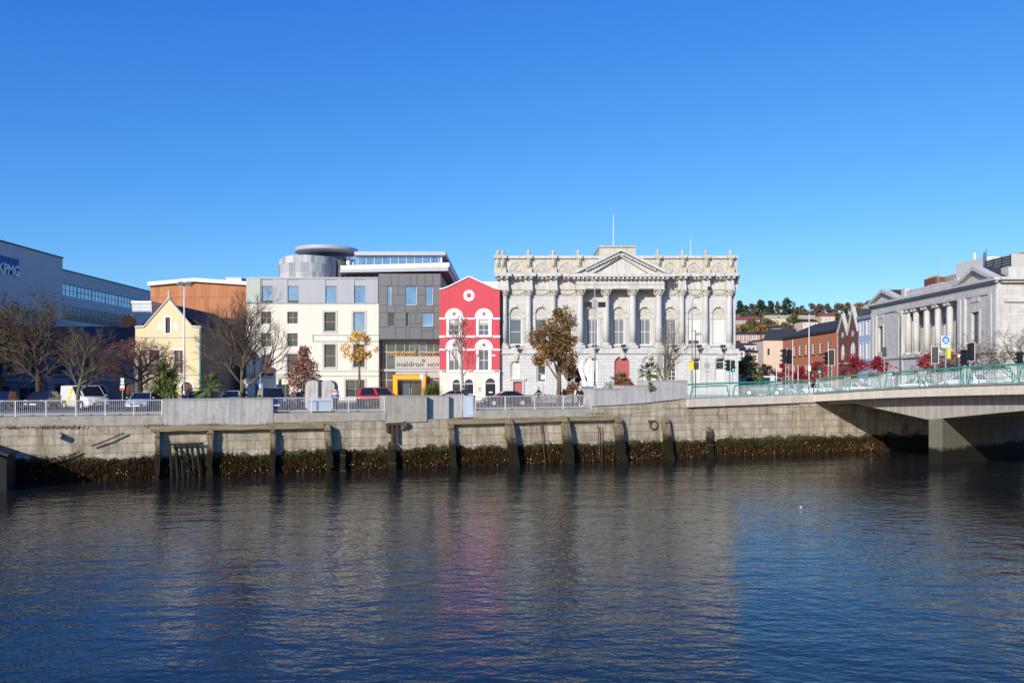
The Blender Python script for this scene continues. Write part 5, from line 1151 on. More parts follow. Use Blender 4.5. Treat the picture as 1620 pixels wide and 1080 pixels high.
# ---------------------------------------------------------------- vehicles (x forward)
KIND=dict(
 saloon=dict(L=4.5,W=1.78,top=[(-2.25,.55),(-2.2,.93),(-1.5,1.0),(1.0,.96),(2.0,.8),(2.25,.55)],base=(-1.75,1.1),roof=(-.85,.2),h=1.43),
 hatch=dict(L=4.0,W=1.72,top=[(-2.0,.55),(-1.96,.96),(-1.0,1.0),(.85,.98),(1.85,.8),(2.0,.5)],base=(-1.94,1.0),roof=(-1.5,.15),h=1.5),
 suv=dict(L=4.6,W=1.9,top=[(-2.3,.6),(-2.27,1.12),(-1.2,1.16),(1.0,1.13),(2.1,1.0),(2.3,.65)],base=(-2.24,1.1),roof=(-2.0,.35),h=1.8),
 van=dict(L=4.9,W=1.96,top=[(-2.45,.5),(-2.43,1.15),(-1,1.18),(1.35,1.15),(2.25,.98),(2.45,.55)],base=(-2.42,1.75),roof=(-2.36,.75),h=1.97))
def car(label,cat,loc,rz,paint,kind,group=None,name='parked_car',plate='white_paint',stripe=None):
    K=KIND[kind]; t=T(name,label,cat,loc,rz,group); w=K['W']/2; L=K['L']; tp=K['top']
    def zt(x):
        for (a,b),(c,d) in zip(tp,tp[1:]):
            if a-1e-6<=x<=c+1e-6: return b+(d-b)*(x-a)/(c-a)
        return tp[-1][1]
    xs=sorted({p[0] for p in tp}|{-L/2+.001+L*.998*i/16 for i in range(17)}); m=MB(); m.smooth=True; n=10; vs=[]
    for x in xs:
        e=abs(x)/(L/2); ww=w*(1-.13*max(0,(e-.72)/.28)**2); z=zt(x); zl=.2+.12*max(0,(e-.85)/.15)
        sec=[(ww*.86,zl),(ww*.985,zl+.12),(ww,zl+(z-zl)*.5),(ww*.975,z-.1),(ww*.88,z)]
        vs+=[(x,-y,q) for y,q in sec]+[(x,y,q) for y,q in sec[::-1]]
    k=len(xs); fs=[(i*n+j,(i+1)*n+j,(i+1)*n+(j+1)%n,i*n+(j+1)%n) for i in range(k-1) for j in range(n)]+[tuple(range(n)),tuple(range((k-1)*n,k*n))[::-1]]
    m.add(vs,fs); b0,b1=K['base']; r0,r1=K['roof']; h=K['h']; wb,wr=w*.9,w*.74
    if kind=='van': wr=w*.86
    def cab(s,x): return x
    z0,z1=zt(b0)-.03,zt(b1)-.03
    Q=[(b0,-wb,z0),(b1,-wb,z1),(b1,wb,z1),(b0,wb,z0),(r0,-wr,h-.04),(r1,-wr,h-.02),(r1,wr,h-.02),(r0,wr,h-.04),(r0+.25,-wr*.7,h),(r1-.25,-wr*.7,h),(r1-.25,wr*.7,h),(r0+.25,wr*.7,h)]
    m.smooth=False; m.add(Q,[(0,1,5,4),(1,2,6,5),(2,3,7,6),(3,0,4,7),(4,5,9,8),(5,6,10,9),(6,7,11,10),(7,4,8,11),(8,9,10,11)])
    body=m.build('body',paint,t)
    def panel(nm,pts,off,ins,par=t,mat='glass_car'):
        P=[Vector(p) for p in pts]; c=sum(P,Vector())/len(P); nrm=(P[1]-P[0]).cross(P[2]-P[0]).normalized()
        if nrm.dot(c-Vector((0,0,.8)))<0: nrm=-nrm
        mm=MB(); mm.add([p+(c-p)*ins+nrm*off for p in P],[tuple(range(len(P)))]); return mm.build(nm,mat,par)
    V=[Vector(q) for q in Q]
    panel('windscreen',[V[1],V[2],V[6],V[5]],.012,.1); 
    if kind!='van': panel('rear_window',[V[3],V[0],V[4],V[7]],.012,.14)
    for s,(a,b,c,d) in ((-1,(0,1,5,4)),(1,(3,2,6,7))):
        if kind=='van': 
            A=V[a].lerp(V[b],.68); D=V[d].lerp(V[c],.62); panel('side_window',[A,V[b].lerp(A,.08),V[c],D],.012,.12)
        else:
            for u,v in ((.06,.5),(.53,.97)): panel('side_window',[V[a].lerp(V[b],u),V[a].lerp(V[b],v),V[d].lerp(V[c],v),V[d].lerp(V[c],u)],.012,.1)
    wr_=.33 if kind not in('suv','van') else .36
    for x in (-L*.3,L*.31):
        for s in (-1,1):
            M_=Matrix.Translation((x,s*(w-.1),wr_))@Matrix.Rotation(PI/2,4,'X')
            wm=MB(); wm.smooth=True; wm.lathe([(wr_*.6,-.11),(wr_*.95,-.115),(wr_,-.07),(wr_,.07),(wr_*.95,.115),(wr_*.6,.11)],n=18).xf(M_); wo=wm.build('wheel','rubber',t)
            rm=MB(); rm.lathe([(wr_*.2,-.122),(wr_*.62,-.118),(wr_*.62,.118),(wr_*.2,.122)],n=10).xf(M_); rm.build('rim','galv',wo)
            am=MB(); oo=arc(x,wr_,wr_*1.18,-.2,PI+.2,12); ii=arc(x,wr_,wr_*1.0,-.2,PI+.2,12)
            for j in range(12): am.prism([oo[j],oo[j+1],ii[j+1],ii[j]],s*(w-.12),s*(w+.012))
            am.build('wheel_arch','black_paint',body)
    xf=L/2
    for s in (-1,1):
        MB().ball((xf-.2,s*w*.68,zt(xf-.15)-.08),(.16,.2,.09),8,6).build('headlight','lamp_glass',t)
        MB().box(-xf-.005,-xf+.14,s*w*.62-.12,s*w*.62+.12,zt(-xf+.06)-.24,zt(-xf+.06)-.06).build('tail_light','tail_glass',t)
        mm=MB(); mm.ball((b1-.25,s*(w+.07),z1+.12),(.08,.1,.07),8,5); mm.build('wing_mirror',paint,t)
    MB().box(xf-.1,xf+.012,-w*.5,w*.5,.42,.58).build('grille','black_paint',t); MB().box(xf-.1,xf+.016,-w*.78,w*.78,.24,.38).build('bumper','black_paint',t)
    MB().box(-xf-.012,-xf+.08,-w*.78,w*.78,.26,.4).build('bumper','black_paint',t)
    MB().box(xf+.017,xf+.028,-.26,.26,.4,.51).build('number_plate',plate,t); MB().box(-xf-.03,-xf-.013,-.26,.26,.5,.61).build('number_plate','plate',t)
    if stripe:
        for s in (-1,1): MB().prism([(-1.15,.5),(-.65,.5),(-.3,1.15),(-.75,1.15)],s*(w+.004),s*(w+.016)).build('stripe','yellow_paint',t)
        for s in (-1,1): MB().prism([(-.78,1.25),(-.35,1.25),(-.2,1.75),(-.6,1.75)],s*(w*.9+.0),s*(w*.91+.02)).build('stripe','yellow_paint',t)
        MB().box(xf-.22,xf+.005,-.38,.38,.68,.86).build('bonnet_panel','yellow_paint',t)
    return t
G='cars parked along the quay street'
car('white van with diagonal yellow side stripe and yellow bonnet panel behind the railing','van',PX(134,68),R(-38),'car_white','van',name='parked_van',stripe=1)
car('navy blue car cut by the left edge of the frame','car',PX(2,67),R(-75),'car_navy','hatch',G)
car('dark maroon car left of the white van behind the railing','car',PX(67,68.5),R(-80),'car_maroon','hatch',G)
car('silver blue car just right of the white van','car',PX(226,65),R(-78),'car_silver','saloon',G)
car('pale teal car partly hidden behind the concrete wall at the palms','car',PX(266,68),R(-70),'car_teal','hatch',G)
car('black car showing only its roof above the wall by the fan palm','car',PX(313,70),R(-70),'car_black','hatch',G)
car('white car showing only its roof above the wall beside the big bare tree','car',PX(366,72),R(-75),'car_white','hatch',G)
car('tall dark navy off roader with front facing the river by the concrete wall','car',PX(430,66),R(-65),'car_navy','suv',G,plate='white_paint')
car('dark blue car behind the tall dark off roader','car',PX(478,72.5),R(-60),'car_navy','saloon',G)
car('red hatchback parked beside the stained concrete block','car',PX(606,72),R(10),'car_red','suv',G)
car('black saloon seen from the side in front of the custom house','car',PX(800,77),R(198),'car_black','saloon',G)
car('black car mostly hidden behind the yucca planter','car',PX(716,81),R(180),'car_black','saloon',G)
def bz(px,w):   # point on the bridge roadway: at px, w metres from the left railing
    r=(px-810)/F; bx,by=BO[0]+w*math.cos(QA),BO[1]+w*math.sin(QA); ux,uy=math.sin(QA),-math.cos(QA); s=(r*by-bx)/(ux-r*uy); return (bx+s*ux,by+s*uy,dz(s)-.02)
GB='cars crossing the bridge'
car('leftmost white car on the bridge, behind the railing right of the tall grey pole','car',bz(1292,9),BA+PI,'car_white','hatch',GB,name='bridge_car')
car('white car on the bridge behind the railing below the gabled brick hall','car',bz(1352,12),BA+PI,'car_white','saloon',GB,name='bridge_car')
car('white car on the bridge behind the railing left of the blue motorway sign','car',bz(1450,13),BA+PI,'car_white','hatch',GB,name='bridge_car')
car('white car on the bridge behind the railing right of the blue motorway sign','car',bz(1525,13),BA+PI,'car_white','hatch',GB,name='bridge_car')
car('pale grey car at the corner below the olive street tree','car',(26,85,.84),R(150),'car_grey','saloon',name='street_car')
car('silver car waiting at the junction below the crimson trees','car',(31,93,.56),R(120),'car_silver','hatch',name='street_car')
# bus standing in the street beyond the bridge
t=T('parked_bus','white bus with dark green windows below the left crimson tree','bus',(wx(1202,112),112,0),R(8))
MB().box(-2.6,1.6,-1.2,1.2,.3,3.1).build('body','car_white',t); MB().box(-2.5,.9,-1.215,-1.202,1.6,2.9).build('side_window','bus_green',t); MB().box(1.602,1.615,-1.1,1.1,1.3,2.9).build('windscreen','glass_car',t)
for x in (-1.7,.8):
    wm=MB(); wm.lathe([(.45,-.12),(.45,.12)],n=14).xf(Matrix.Translation((x,-1.12,.45))@Matrix.Rotation(PI/2,4,'X')); wm.build('wheel','rubber',t)
# ---------------------------------------------------------------- people
def skinmesh(name,nodes,edges,mat,par,sub=2):
    me=bpy.data.meshes.new(name); me.from_pydata([n[0] for n in nodes],edges,[]); o=bpy.data.objects.new(name,me); COL.objects.link(o)
    md=o.modifiers.new('s','SKIN'); md.use_smooth_shade=True
    sv=me.skin_vertices[0].data
    for i,nn in enumerate(nodes):
        r=nn[1]; sv[i].radius=r if hasattr(r,'__len__') else (r,r); sv[i].use_root=(i==0)
    if sub: o.modifiers.new('d','SUBSURF').levels=sub; o.modifiers['d'].render_levels=sub
    bpy.context.view_layer.update(); dg=bpy.context.evaluated_depsgraph_get(); me2=bpy.data.meshes.new_from_object(o.evaluated_get(dg)); bpy.data.objects.remove(o)
    me2.materials.clear(); me2.materials.append(MT[mat]); me2.name=name; me2.polygons.foreach_set('use_smooth',[True]*len(me2.polygons))
    q=bpy.data.objects.new(name,me2); COL.objects.link(q); q.parent=par; return q
def person(label,loc,rz,top,legs,hair='hair',stride=0,arm=0.1,lean=0,h=1.75,bands=None,bald=False):
    """faces +x; stride swings legs and arms; bands are (material, z0, z1) of a striped jacket"""
    t=T('person',label,'person',loc,rz); k=h/1.75; V=lambda x,y,z:(x*k,y*k,z*k)
    def leg(s,f): 
        a=f*stride; return [(V(0,s*.095,.92),.1*k),(V(.14*f*stride*1.6+.02,s*.1,.5),.068*k),(V(a*.42-.02 if f>0 else a*.5,s*.1,.09+(.06 if f<0 and stride else 0)),.045*k),(V((a*.42 if f>0 else a*.5)+.14,s*.11,.04+(.03 if f<0 and stride else 0)),.04*k)]
    def armj(s,f):
        return [(V(lean*.4,s*.19,1.41),.062*k),(V(lean*.3-.05+f*stride*.3+arm*.3,s*.25,1.13),.046*k),(V(lean*.3+f*stride*.55+arm,s*.23,.9),.034*k),(V(lean*.3+f*stride*.6+arm*1.15+.02,s*.22,.81),(.035*k,.02*k))]
    nodes=[(V(0,0,.98),.13*k),(V(lean*.2,0,1.18),.135*k),(V(lean*.35,0,1.36),(.15*k,.11*k)),(V(lean*.45,0,1.48),.058*k),(V(lean*.5+.015,0,1.57),(.08*k,.09*k)),(V(lean*.52+.01,0,1.67),(.076*k,.088*k)),(V(lean*.5+.105,0,1.6),.018*k)]
    edges=[(0,1),(1,2),(2,3),(3,4),(4,5),(4,6)]
    def chain(pts,root):
        i=len(nodes); nodes.extend(pts)
        edges.append((root,i)); edges.extend((j,j+1) for j in range(i,i+len(pts)-1)); return i+len(pts)-1
    L1,L2=leg(1,1),leg(-1,-1); A1,A2=armj(1,-1),armj(-1,1)
    chain(L1,0); chain(L2,0)
    for A in (A1,A2):
        e=chain(A,2); p=Vector(A[-1][0])
        for q in range(4): chain([(tuple(p+Vector((.022*(q-1.5),0,-.045))*k),.009*k),(tuple(p+Vector((.024*(q-1.5)+.012,0,-.085+.008*abs(q-1.3)))*k),.008*k)],e)
        chain([(tuple(p+Vector((.04,0,-.01))*k),.01*k),(tuple(p+Vector((.055,0,-.04))*k),.009*k)],e)
    skinmesh('body',nodes,edges,'skin',t,1)
    for s in (-1,1):
        MB().ball(V(lean*.5+.09,s*.032,1.625),.011*k,6,4).build('eye','black_paint',t)
        MB().ball(V(lean*.5+.01,s*.088,1.6),(.02*k,.012*k,.03*k),6,4).build('ear','skin',t)
    if not bald:
        m=MB(); m.smooth=True; m.ball(V(lean*.52-.012,0,1.665),(.1*k,.092*k,.1*k),12,8); m.build('hair',hair,t)
    else:
        m=MB(); m.smooth=True; m.ball(V(lean*.52-.04,0,1.615),(.07*k,.09*k,.06*k),12,8); m.build('hair',hair,t)
    g=.022*k
    def fat(l,e): return [(p,tuple(x+e for x in r) if hasattr(r,'__len__') else r+e) for p,r in l]
    tor=fat([nodes[0],nodes[1],nodes[2],(V(lean*.42,0,1.45),.06*k)],g+.008); ed=[(0,1),(1,2),(2,3)]; nn=list(tor)
    for A in (A1,A2):
        i=len(nn); nn+=fat(A[:3],g); ed+=[(2,i),(i,i+1),(i+1,i+2)]
    if bands:
        j=skinmesh('jacket',nn,ed,bands[0][0],t,1)
        for mt,_,_ in bands[1:]: j.data.materials.append(MT[mt])
        for p in j.data.polygons:
            z=p.center.z/k
            for q,(mt,a,b) in enumerate(bands):
                if a<=z<b: p.material_index=q
    else: skinmesh('jacket',nn,ed,top,t,1)
    nn=fat([nodes[0]],.012); ed=[]
    for l in (L1,L2):
        i=len(nn); nn+=fat(l[:3],.016); ed+=[(0,i),(i,i+1),(i+1,i+2)]
    skinmesh('trousers',nn,ed,legs,t,1)
    for l in (L1,L2):
        p=Vector(l[3][0]); m=MB(); m.smooth=True; m.ball((p.x-.03*k,p.y,p.z+.005*k),(.15*k,.055*k,.05*k),10,6); m.build('shoe','black_cloth',t)
    return t
Yq=lambda px,d: qp(qt(px),d)
person('person in red white and blue jacket standing at the railing by the concrete sculpture',(*Yq(536,1.6),.13),QA+R(80),None,'navy_cloth',arm=.22,bands=[('red_cloth',1.3,9),('white_cloth',1.19,1.3),('blue_cloth',-9,1.19)])
person('dark haired person in black jacket walking past the red house doorway',(*Yq(749,2.6),.13),R(172),'black_cloth','navy_cloth',stride=.55,h=1.8)
person('person in dark coat walking left along the custom house front',PX(852,88),R(185),'black_cloth','black_cloth',hair='hair_grey',stride=.7)
person('bald person in black seen from behind at the right end of the grey railing',(*Yq(931,1.7),.13),QA+R(70),'black_cloth','black_cloth',hair='hair_grey',bald=True,h=1.72)
b_=bz(1418,1.6); person('person in pink and navy top leaning on the green bridge railing',(b_[0],b_[1],b_[2]+.05),BA+R(-90),None,'navy_cloth',arm=.3,lean=.1,bands=[('pink_cloth',1.25,9),('navy_cloth',-9,1.25)],h=1.78)
b_=bz(1408,2.4); person('fair haired person in pale top on the bridge beside the lamp post',(b_[0],b_[1],b_[2]+.05),BA+R(-60),'white_cloth','grey_cloth',hair='hair_grey',h=1.65)
# ---------------------------------------------------------------- quay furniture (quay frame)
def QT(name,label,cat,t,d,z,group=None): return T(name,label,cat,(*qp(t,d),z),QA,group)
def railing(label,pl,pr,d,zl,zr,h,nposts,mat='rail_white',endpost=True,group='grey railings along the quay'):
    a,b=qt(pl),qt(pr); L=b-a; q=QT('quay_railing',label,'railing',a,d,0,group)
    z=lambda x: zl+(zr-zl)*x/L
    m=MB(); m.tube([(0,0,z(0)+h),(L,0,z(L)+h)],.028,6); m.build('top_rail',mat,q)
    m=MB(); m.tube([(0,0,z(0)+.12),(L,0,z(L)+.12)],.022,6); m.build('bottom_rail',mat,q)
    m=MB(); n=int(L/.115)
    for k in range(1,n):
        x=L*k/n; m.tube([(x,0,z(x)+.12),(x,0,z(x)+h)],.0115,4,False)
    m.build('baluster_panel',mat,q)
    for k in range(nposts+1):
        x=L*k/nposts; MB().box(x-.035,x+.035,-.035,.035,z(x)-.12,z(x)+h+.01).build('post',mat,q)
    return q
railing('long grey railing at the left end with cars behind it',-130,255.5,.25,.02,.02,1.0,8)
railing('short grey railing between the concrete wall and the stained block',433,609,.25,.04,.04,1.06,3)
railing('grey railing below the custom house between box and planter walls',753.5,937,.25,.05,.09,1.06,4)
def cblock(label,pl,pr,dtop_l,dtop_r,zbl,zbr,d0,d1,mat='concrete_board',name='concrete_wall',cap=True):
    a,b=qt(pl),qt(pr); L=b-a; q=QT(name,label,'wall',a,0,0); m=MB()
    slab(m,[(0,zbl,dtop_l),(L,zbr,dtop_r)],d0,d1); m.build('wall',mat,q)
    if cap:
        m=MB(); slab(m,[(0,dtop_l+.003,dtop_l+.1),(L,dtop_r+.003,dtop_r+.1)],d0-.03,d1+.02); m.build('cap','concrete',q)
    return q
cblock('left half of long board marked concrete wall, with weeds at its foot',256.5,363,.98,1.0,-.72,-.74,-.1,2.2)
cblock('right half of long board marked concrete wall, stained at its top',363.4,431.5,1.0,1.02,-.74,-.74,-.1,2.2)
cblock('stained brown grey concrete block right of the red car',611,674.6,1.12,1.12,-.8,-.75,-.12,2.2,'concrete')
cblock('grey concrete block with a yucca above it',675,713,1.12,1.12,-.7,-.7,.5,2.4)
cblock('narrow grey concrete block beside the pale blue box',713.4,738,1.2,1.2,-.55,-.55,1.0,2.4)
cblock('first low planter wall stepping up to the bridge',938.5,985,1.62,1.62,.28,.38,-.1,2.4,'concrete_light')
cblock('second planter wall, one step higher, below the shorter palm',985.4,1030,1.88,1.88,.36,.55,-.1,2.4,'concrete_light')
cblock('tallest planter wall at the end of the green railing',1030.4,1087,2.3,2.3,.55,.88,-.1,2.4,'concrete_light')
q=QT('cabinet_box','pale blue metal cabinet at the left end of the custom house railing','cabinet',qt(738.5),.35,0); L=qt(751.5)-qt(738.5)
MB().box(0,L,0,.6,-.5,1.2).build('body','steel_blue_box',q); MB().box(.08,L-.08,-.02,-.003,-.3,1.1).build('door','pale_blue',q)
q=QT('display_panel','pale blue flat panel behind the railing below the concrete sculpture','panel',qt(490.5),.7,0); L=qt(526)-qt(490.5)
MB().box(0,L,0,.08,.1,1.0).build('board','pale_blue',q); MB().box(.02,.1,.081,.16,.02,1.0).box(L-.1,L-.02,.081,.16,.02,1.0).build('leg','galv',q)
# concrete sculpture: two slabs with rounded shoulders
def roundslab(label,pl,pr,ptop,Y,flip):
    f=FB(Y,pl); W=f.x(pr); H=f.z(ptop); q=T('sculpture_slab',label,'sculpture',(f.X,Y,0),R(-6))
    r=.55; pts=[(0,0),(W,0)]
    pts+= [(W,H-r)]+arc(W-r,H-r,r,0,PI/2,8)[1:]+[(0.2,H),(0,H-.15)] if flip else [(W,H-.15),(W-.2,H)]+arc(r,H-r,r,PI/2,PI,8)
    MB().prism(pts,0,.9).build('slab','concrete_board',q)
    return q
roundslab('left rounded grey concrete sculpture slab beside the pink leaved tree',482.5,503.5,601.5,67,False); roundslab('right rounded grey concrete sculpture slab beside the standing person',508.8,530,601.5,66.5,True)
q=T('bracket_lamp','small black lamp at the top of the gap between sculpture slabs','lamp',(wx(507,68.6),68.6,0)); MB().tube([(0,0,0),(0,0,2.2)],.05,6).build('post','black_paint',q); m=MB(); m.ball((0,-.05,2.3),(.22,.12,.13)); m.build('lamp_head','black_paint',q)
# white wavy sculpture and dark panel
for px,lab,ph in ((921.5,'left white wavy sculpture blade before the custom house',0),(931,'right white wavy sculpture blade before the custom house',.5)):
    Y=76; q=T('wavy_blade',lab,'sculpture',(wx(px,Y),Y,0)); m=MB(); m.smooth=False; n=22; b0=.1; H=wz(566,Y)
    vs=[]
    for k in range(n+1):
        z=1.35+(H-1.35)*k/n; u=k/n; x=.2*math.sin(u*2*PI*1.0+.3+ph*.3); w=.17*(1-.35*abs(u-.4))*(1 if u<.9 else max(.2,(1-u)*9))
        vs+=[(x-w,0,z),(x+w,0,z),(x+w,.12,z),(x-w,.12,z)]
    m.add(vs,[(4*k+j,4*k+(j+1)%4,4*k+4+(j+1)%4,4*k+4+j) for k in range(n) for j in range(4)]+[(0,1,2,3),(4*n,4*n+1,4*n+2,4*n+3)]); m.build('blade','white_gloss',q); MB().box(-.15,.15,0,.1,0,1.36).build('stem','white_gloss',q)
q=T('notice_panel','dark grey notice panel on white posts beside the wavy sculpture','panel',(wx(914,75),75,0)); MB().box(.35,1.45,0,.08,.35,1.85).build('board','shadow_house',q); MB().box(0.1,.3,-.02,.1,0,1.9).box(1.47,1.6,-.02,.1,0,1.9).build('post','pale_blue',q)
q=T('cycle_stand','dark parked bicycles and low hedge under the red green tree','bicycle',(wx(897,80),80,0))
def bike(label,px,Y,rz):
    q=T('parked_bicycle',label,'bicycle',(wx(px,Y),Y,.13),rz); fr=MB(); fr.tube([(-.5,0,.34),(-.12,0,.82),(.4,0,.85),(-.05,0,.34),(-.12,0,.82)],.02,5); fr.tube([(.4,0,.85),(.52,0,.34)],.02,5); fr.tube([(-.5,0,.34),(-.05,0,.34)],.02,5); fr.tube([(.4,0,.85),(.38,0,.98)],.02,5); fr.build('frame','dark_metal',q)
    for x in (-.5,.52):
        p=arc(x,.34,.33,0,2*PI,18); MB().tube([(a,0,b) for a,b in p],.022,5,False).build('wheel','rubber',q)
    MB().tube([(.38,-.25,1.0),(.38,.25,1.0)],.018,5).build('handlebar','galv',q); m=MB(); m.ball((-.14,0,.88),(.14,.07,.04)); m.build('saddle','black_paint',q)
bpy.data.objects.remove(q)
bike('dark bicycle parked at the foot of the plane tree, nearest the walking person',864,83,R(35)); bike('dark bicycle parked right of the plane tree trunk',893,80,R(20)); bike('dark bicycle parked close to the notice panel',908,79,R(10))
q=T('litter_bin','dark litter bin behind the railing under the yellow tree','bin',(wx(582,72),72,0)); m=MB(); m.lathe([(.28,0),(.32,.9),(.36,.95),(.3,1.05)],n=14); m.build('body','dark_metal',q); MB().lathe([(.2,1.05),(.12,1.15)],n=12).build('lid','dark_metal',q)
q=T('park_bench','dark slatted bench behind the railing beside the litter bin','bench',(wx(596,70),70,0.0)); MB().box(-.8,.8,-.2,.25,.42,.47).build('seat','plank_dark',q); MB().box(-.8,.8,.26,.3,.5,.85).build('backrest','plank_dark',q)
for x in (-.7,.7): MB().box(x-.04,x+.04,-.18,.24,0,.418).build('leg','dark_metal',q)
# ---------------------------------------------------------------- lamps, signals and signs
def pole(par,h,r0=.07,r1=.045,mat='pole_white',name='pole',x=0,y=0,z=0): m=MB(); m.smooth=True; m.tube([(x,y,z),(x,y,h)],[r0,r1],10); return m.build(name,mat,par)
q=T('street_lamp','tall white lamp post with black twin lanterns before the yellow house','street lamp',(wx(291.5,70),70,0)); h=wz(451,70)
pole(q,h,.1,.055); MB().lathe([(.13,0),(.12,1.4),(.1,1.5)],n=10).build('base','pole_white',q)
for d_ in (-.28,.36):
    m=MB(); m.box(d_-.3,d_+.3,-.17,.17,h-.08,h+.16); m.prism([(d_-.25,h+.163),(d_+.25,h+.163),(d_+.12,h+.28),(d_-.12,h+.28)],-.12,.12); l=m.build('lantern','black_paint',q); MB().box(d_-.22,d_+.22,-.12,.12,h-.12,h-.083).build('lens','lamp_glass',l)
q=T('street_lamp','tall white lamp post with two dark banner boards before the custom house','street lamp',(wx(941,78),78,0)); h=wz(440,78)
pole(q,h,.075,.045,'pole_grey',x=0); MB().tube([(0,0,0),(0,0,1.9)],[.13,.12],8).build('base','dark_metal',q); m=MB(); m.tube([(0,0,h-.5),(-.2,0,h-.1),(-.55,0,h+.1)],.035,6); m.build('arm','pole_white',q)
m=MB(); m.smooth=True; m.ball((-.62,0,h+.12),(.36,.16,.1)); m.build('lamp_head','pole_grey',q)
zb_=wz(481,78); MB().box(-.2,.25,-.08,.08,zb_-.38,zb_+.42).build('bracket','pole_grey',q)
for x0,x1 in ((-1.0,-.28),(.32,1.02)): MB().box(x0,x1,-.06,.06,zb_-.3,zb_+.2).build('banner_board','black_paint',q)
q=T('street_lamp','cobra head lamp post before the right bays of the custom house','street lamp',(wx(1095,82),82,0)); h=wz(478,82)
pole(q,h,.09,.05,'pole_grey'); m=MB(); m.tube([(0,0,h-.02),(.1,0,h+.3),(.3,0,h+.45)],.035,6); m.build('arm','pole_grey',q); m=MB(); m.smooth=True; m.ball((.5,0,h+.5),(.34,.15,.1)); m.build('lamp_head','pole_grey',q)
m=MB(); z_=wz(576,82); m.box(-.28,.12,-.12,-.06,z_-.55,z_+.4); m.build('yellow_notice','yellow_paint',q)
MB().lathe([(.13,0),(.12,wz(571,82))],n=10).build('base','pole_grey',q)
q=T('camera_post','slim dark post with a crossbar and camera beside the cobra head lamp','camera post',(wx(1100.5,80),80,0)); h=wz(523,80); pole(q,h,.05,.04,'dark_metal'); m=MB(); m.tube([(-.45,0,h),(.05,0,h)],.03,6); m.build('crossbar','dark_metal',q); m=MB(); m.box(.1,.55,-.1,.1,h-.45,h-.2); m.tube([(0,0,h-.3),(.1,0,h-.33)],.03,6); m.build('camera','pole_grey',q)
q=T('street_lamp','lamp post with a drooping curved arm before the far pavilion of the bank','street lamp',(wx(1424,92),92,0)); h=wz(515,92); pole(q,h,.08,.05,'dark_metal'); m=MB(); m.tube([(0,0,h-.01),(.05,0,h+.9),(-.1,0,h+1.3),(-.5,0,h+1.55),(-1.2,0,h+1.5)],.035,6); m.build('arm','dark_metal',q); m=MB(); m.smooth=True; m.ball((-1.4,0,h+1.47),(.3,.12,.08)); m.build('lamp_head','pole_grey',q)
for px,Y,top,lab in ((1280,84,497,'tall grey pole with a square white plate before the brick warehouse'),(1254,100,537,'slim pale pole at the left third of the brick warehouse'),(1325.5,95,528,'slim grey pole before the gabled brick hall'),(1228.5,88,577,'short white pole below the pink house'),(1262.5,96,577,'short grey pole before the warehouse ground floor')):
    q=T('lamp_pole',lab,'pole',(wx(px,Y),Y,0)); pole(q,wz(top,Y),.07,.04,'pole_white' if px!=1325.5 else 'pole_grey')
    if px==1280: MB().box(-.15,.15,-.1,-.06,wz(587,Y),wz(578,Y)).build('plate','white_paint',q)
def signal(label,px,Y,ptop,pbase,face,wpx=None,lit_=None,board=False,z0=0,hgt=None):
    """face: direction the lamps look, as an angle about z (0 = +x)"""
    q=T('traffic_light',label,'traffic light',(wx(px,Y),Y,z0)); zt_=wz(ptop,Y)-z0; hb=hgt or 1.15
    pole(q,zt_-hb-.05,.055,.05,'pole_grey'); hd=MB(); hd.box(-.02,.3,-.19,.19,zt_-hb,zt_); 
    if board: hd.box(.3-.02,.32,-.26,.26,zt_-hb-.12,zt_+.12)
    M_=Matrix.Rotation(face,4,'Z'); hd.xf(M_); o=hd.build('signal_head','black_paint',q)
    for k in range(3):
        z=zt_-hb*(k+.5)/3; l=MB(); l.lathe([(.1,0),(.1,.03)],n=12).xf(M_@Matrix.Translation((.325,0,z))@Matrix.Rotation(PI/2,4,'Y')); l.build('lens','signal_green' if (lit_=='g' and k==2) else 'signal_red' if (lit_=='r' and k==0) else 'glass_car',o)
        v=MB(); v.lathe([(.13,0),(.12,.2)],n=10,a0=-.2,a1=PI+.2)
        v.xf(M_@Matrix.Translation((.325,0,z))@Matrix.Rotation(PI/2,4,'Z')@Matrix.Rotation(PI/2,4,'X')); v.build('hood','black_paint',o)
    if board:
        e=MB()
        for a,b,c,d in ((-.3,-.262,zt_-hb-.16,zt_+.16),(.262,.3,zt_-hb-.16,zt_+.16)): e.box(.285,.318,a,b,c,d)
        e.box(.285,.318,-.26,.26,zt_+.122,zt_+.16); e.box(.285,.318,-.26,.26,zt_-hb-.16,zt_-hb-.122); e.xf(M_); e.build('board_edge','white_paint',o)
    return q
signal('black signal turned left at the custom house corner',1154,86,569,0,PI,None); signal('black signal facing the river with a green lamp at the custom house corner',1159,85,570,0,R(-95),lit_='g')
def bs(px,w): b=bz(px,w); return b[1],b[2]
signal('cluster of dark signals turned left before the brick warehouse',1243,82,552,0,PI,hgt=1.4); signal('dark signal seen from behind beside the left turned cluster',1247.5,82.5,553,0,R(40),hgt=1.4)
signal('green lit signal before the crimson tree at the warehouse',1297.5,84,577,0,R(-120),lit_='g',hgt=.8)
signal('dark signal with white edged board at the gabled brick hall',1316,80,555,0,R(75),board=True,hgt=1.25); signal('dark signal turned left beside the white edged one',1310.5,81,557,0,PI,hgt=1.2)
signal('small dark signal on a thin pole before the far pavilion of the bank',1399,88,549,0,R(60),hgt=1.0)
signal('black signal with white edged board before the bank columns',1479,72,550,0,R(60),board=True,z0=0,hgt=1.2); signal('white edged black signal turned right near the middle of the bank',1534,70,544,0,R(35),board=True,hgt=1.3); signal('dark signal seen from behind just left of the right turned one',1526.5,71,553,0,R(100),hgt=1.3); signal('dark signal cut by the right edge of the frame',1616,70,558,0,PI,hgt=1.0)
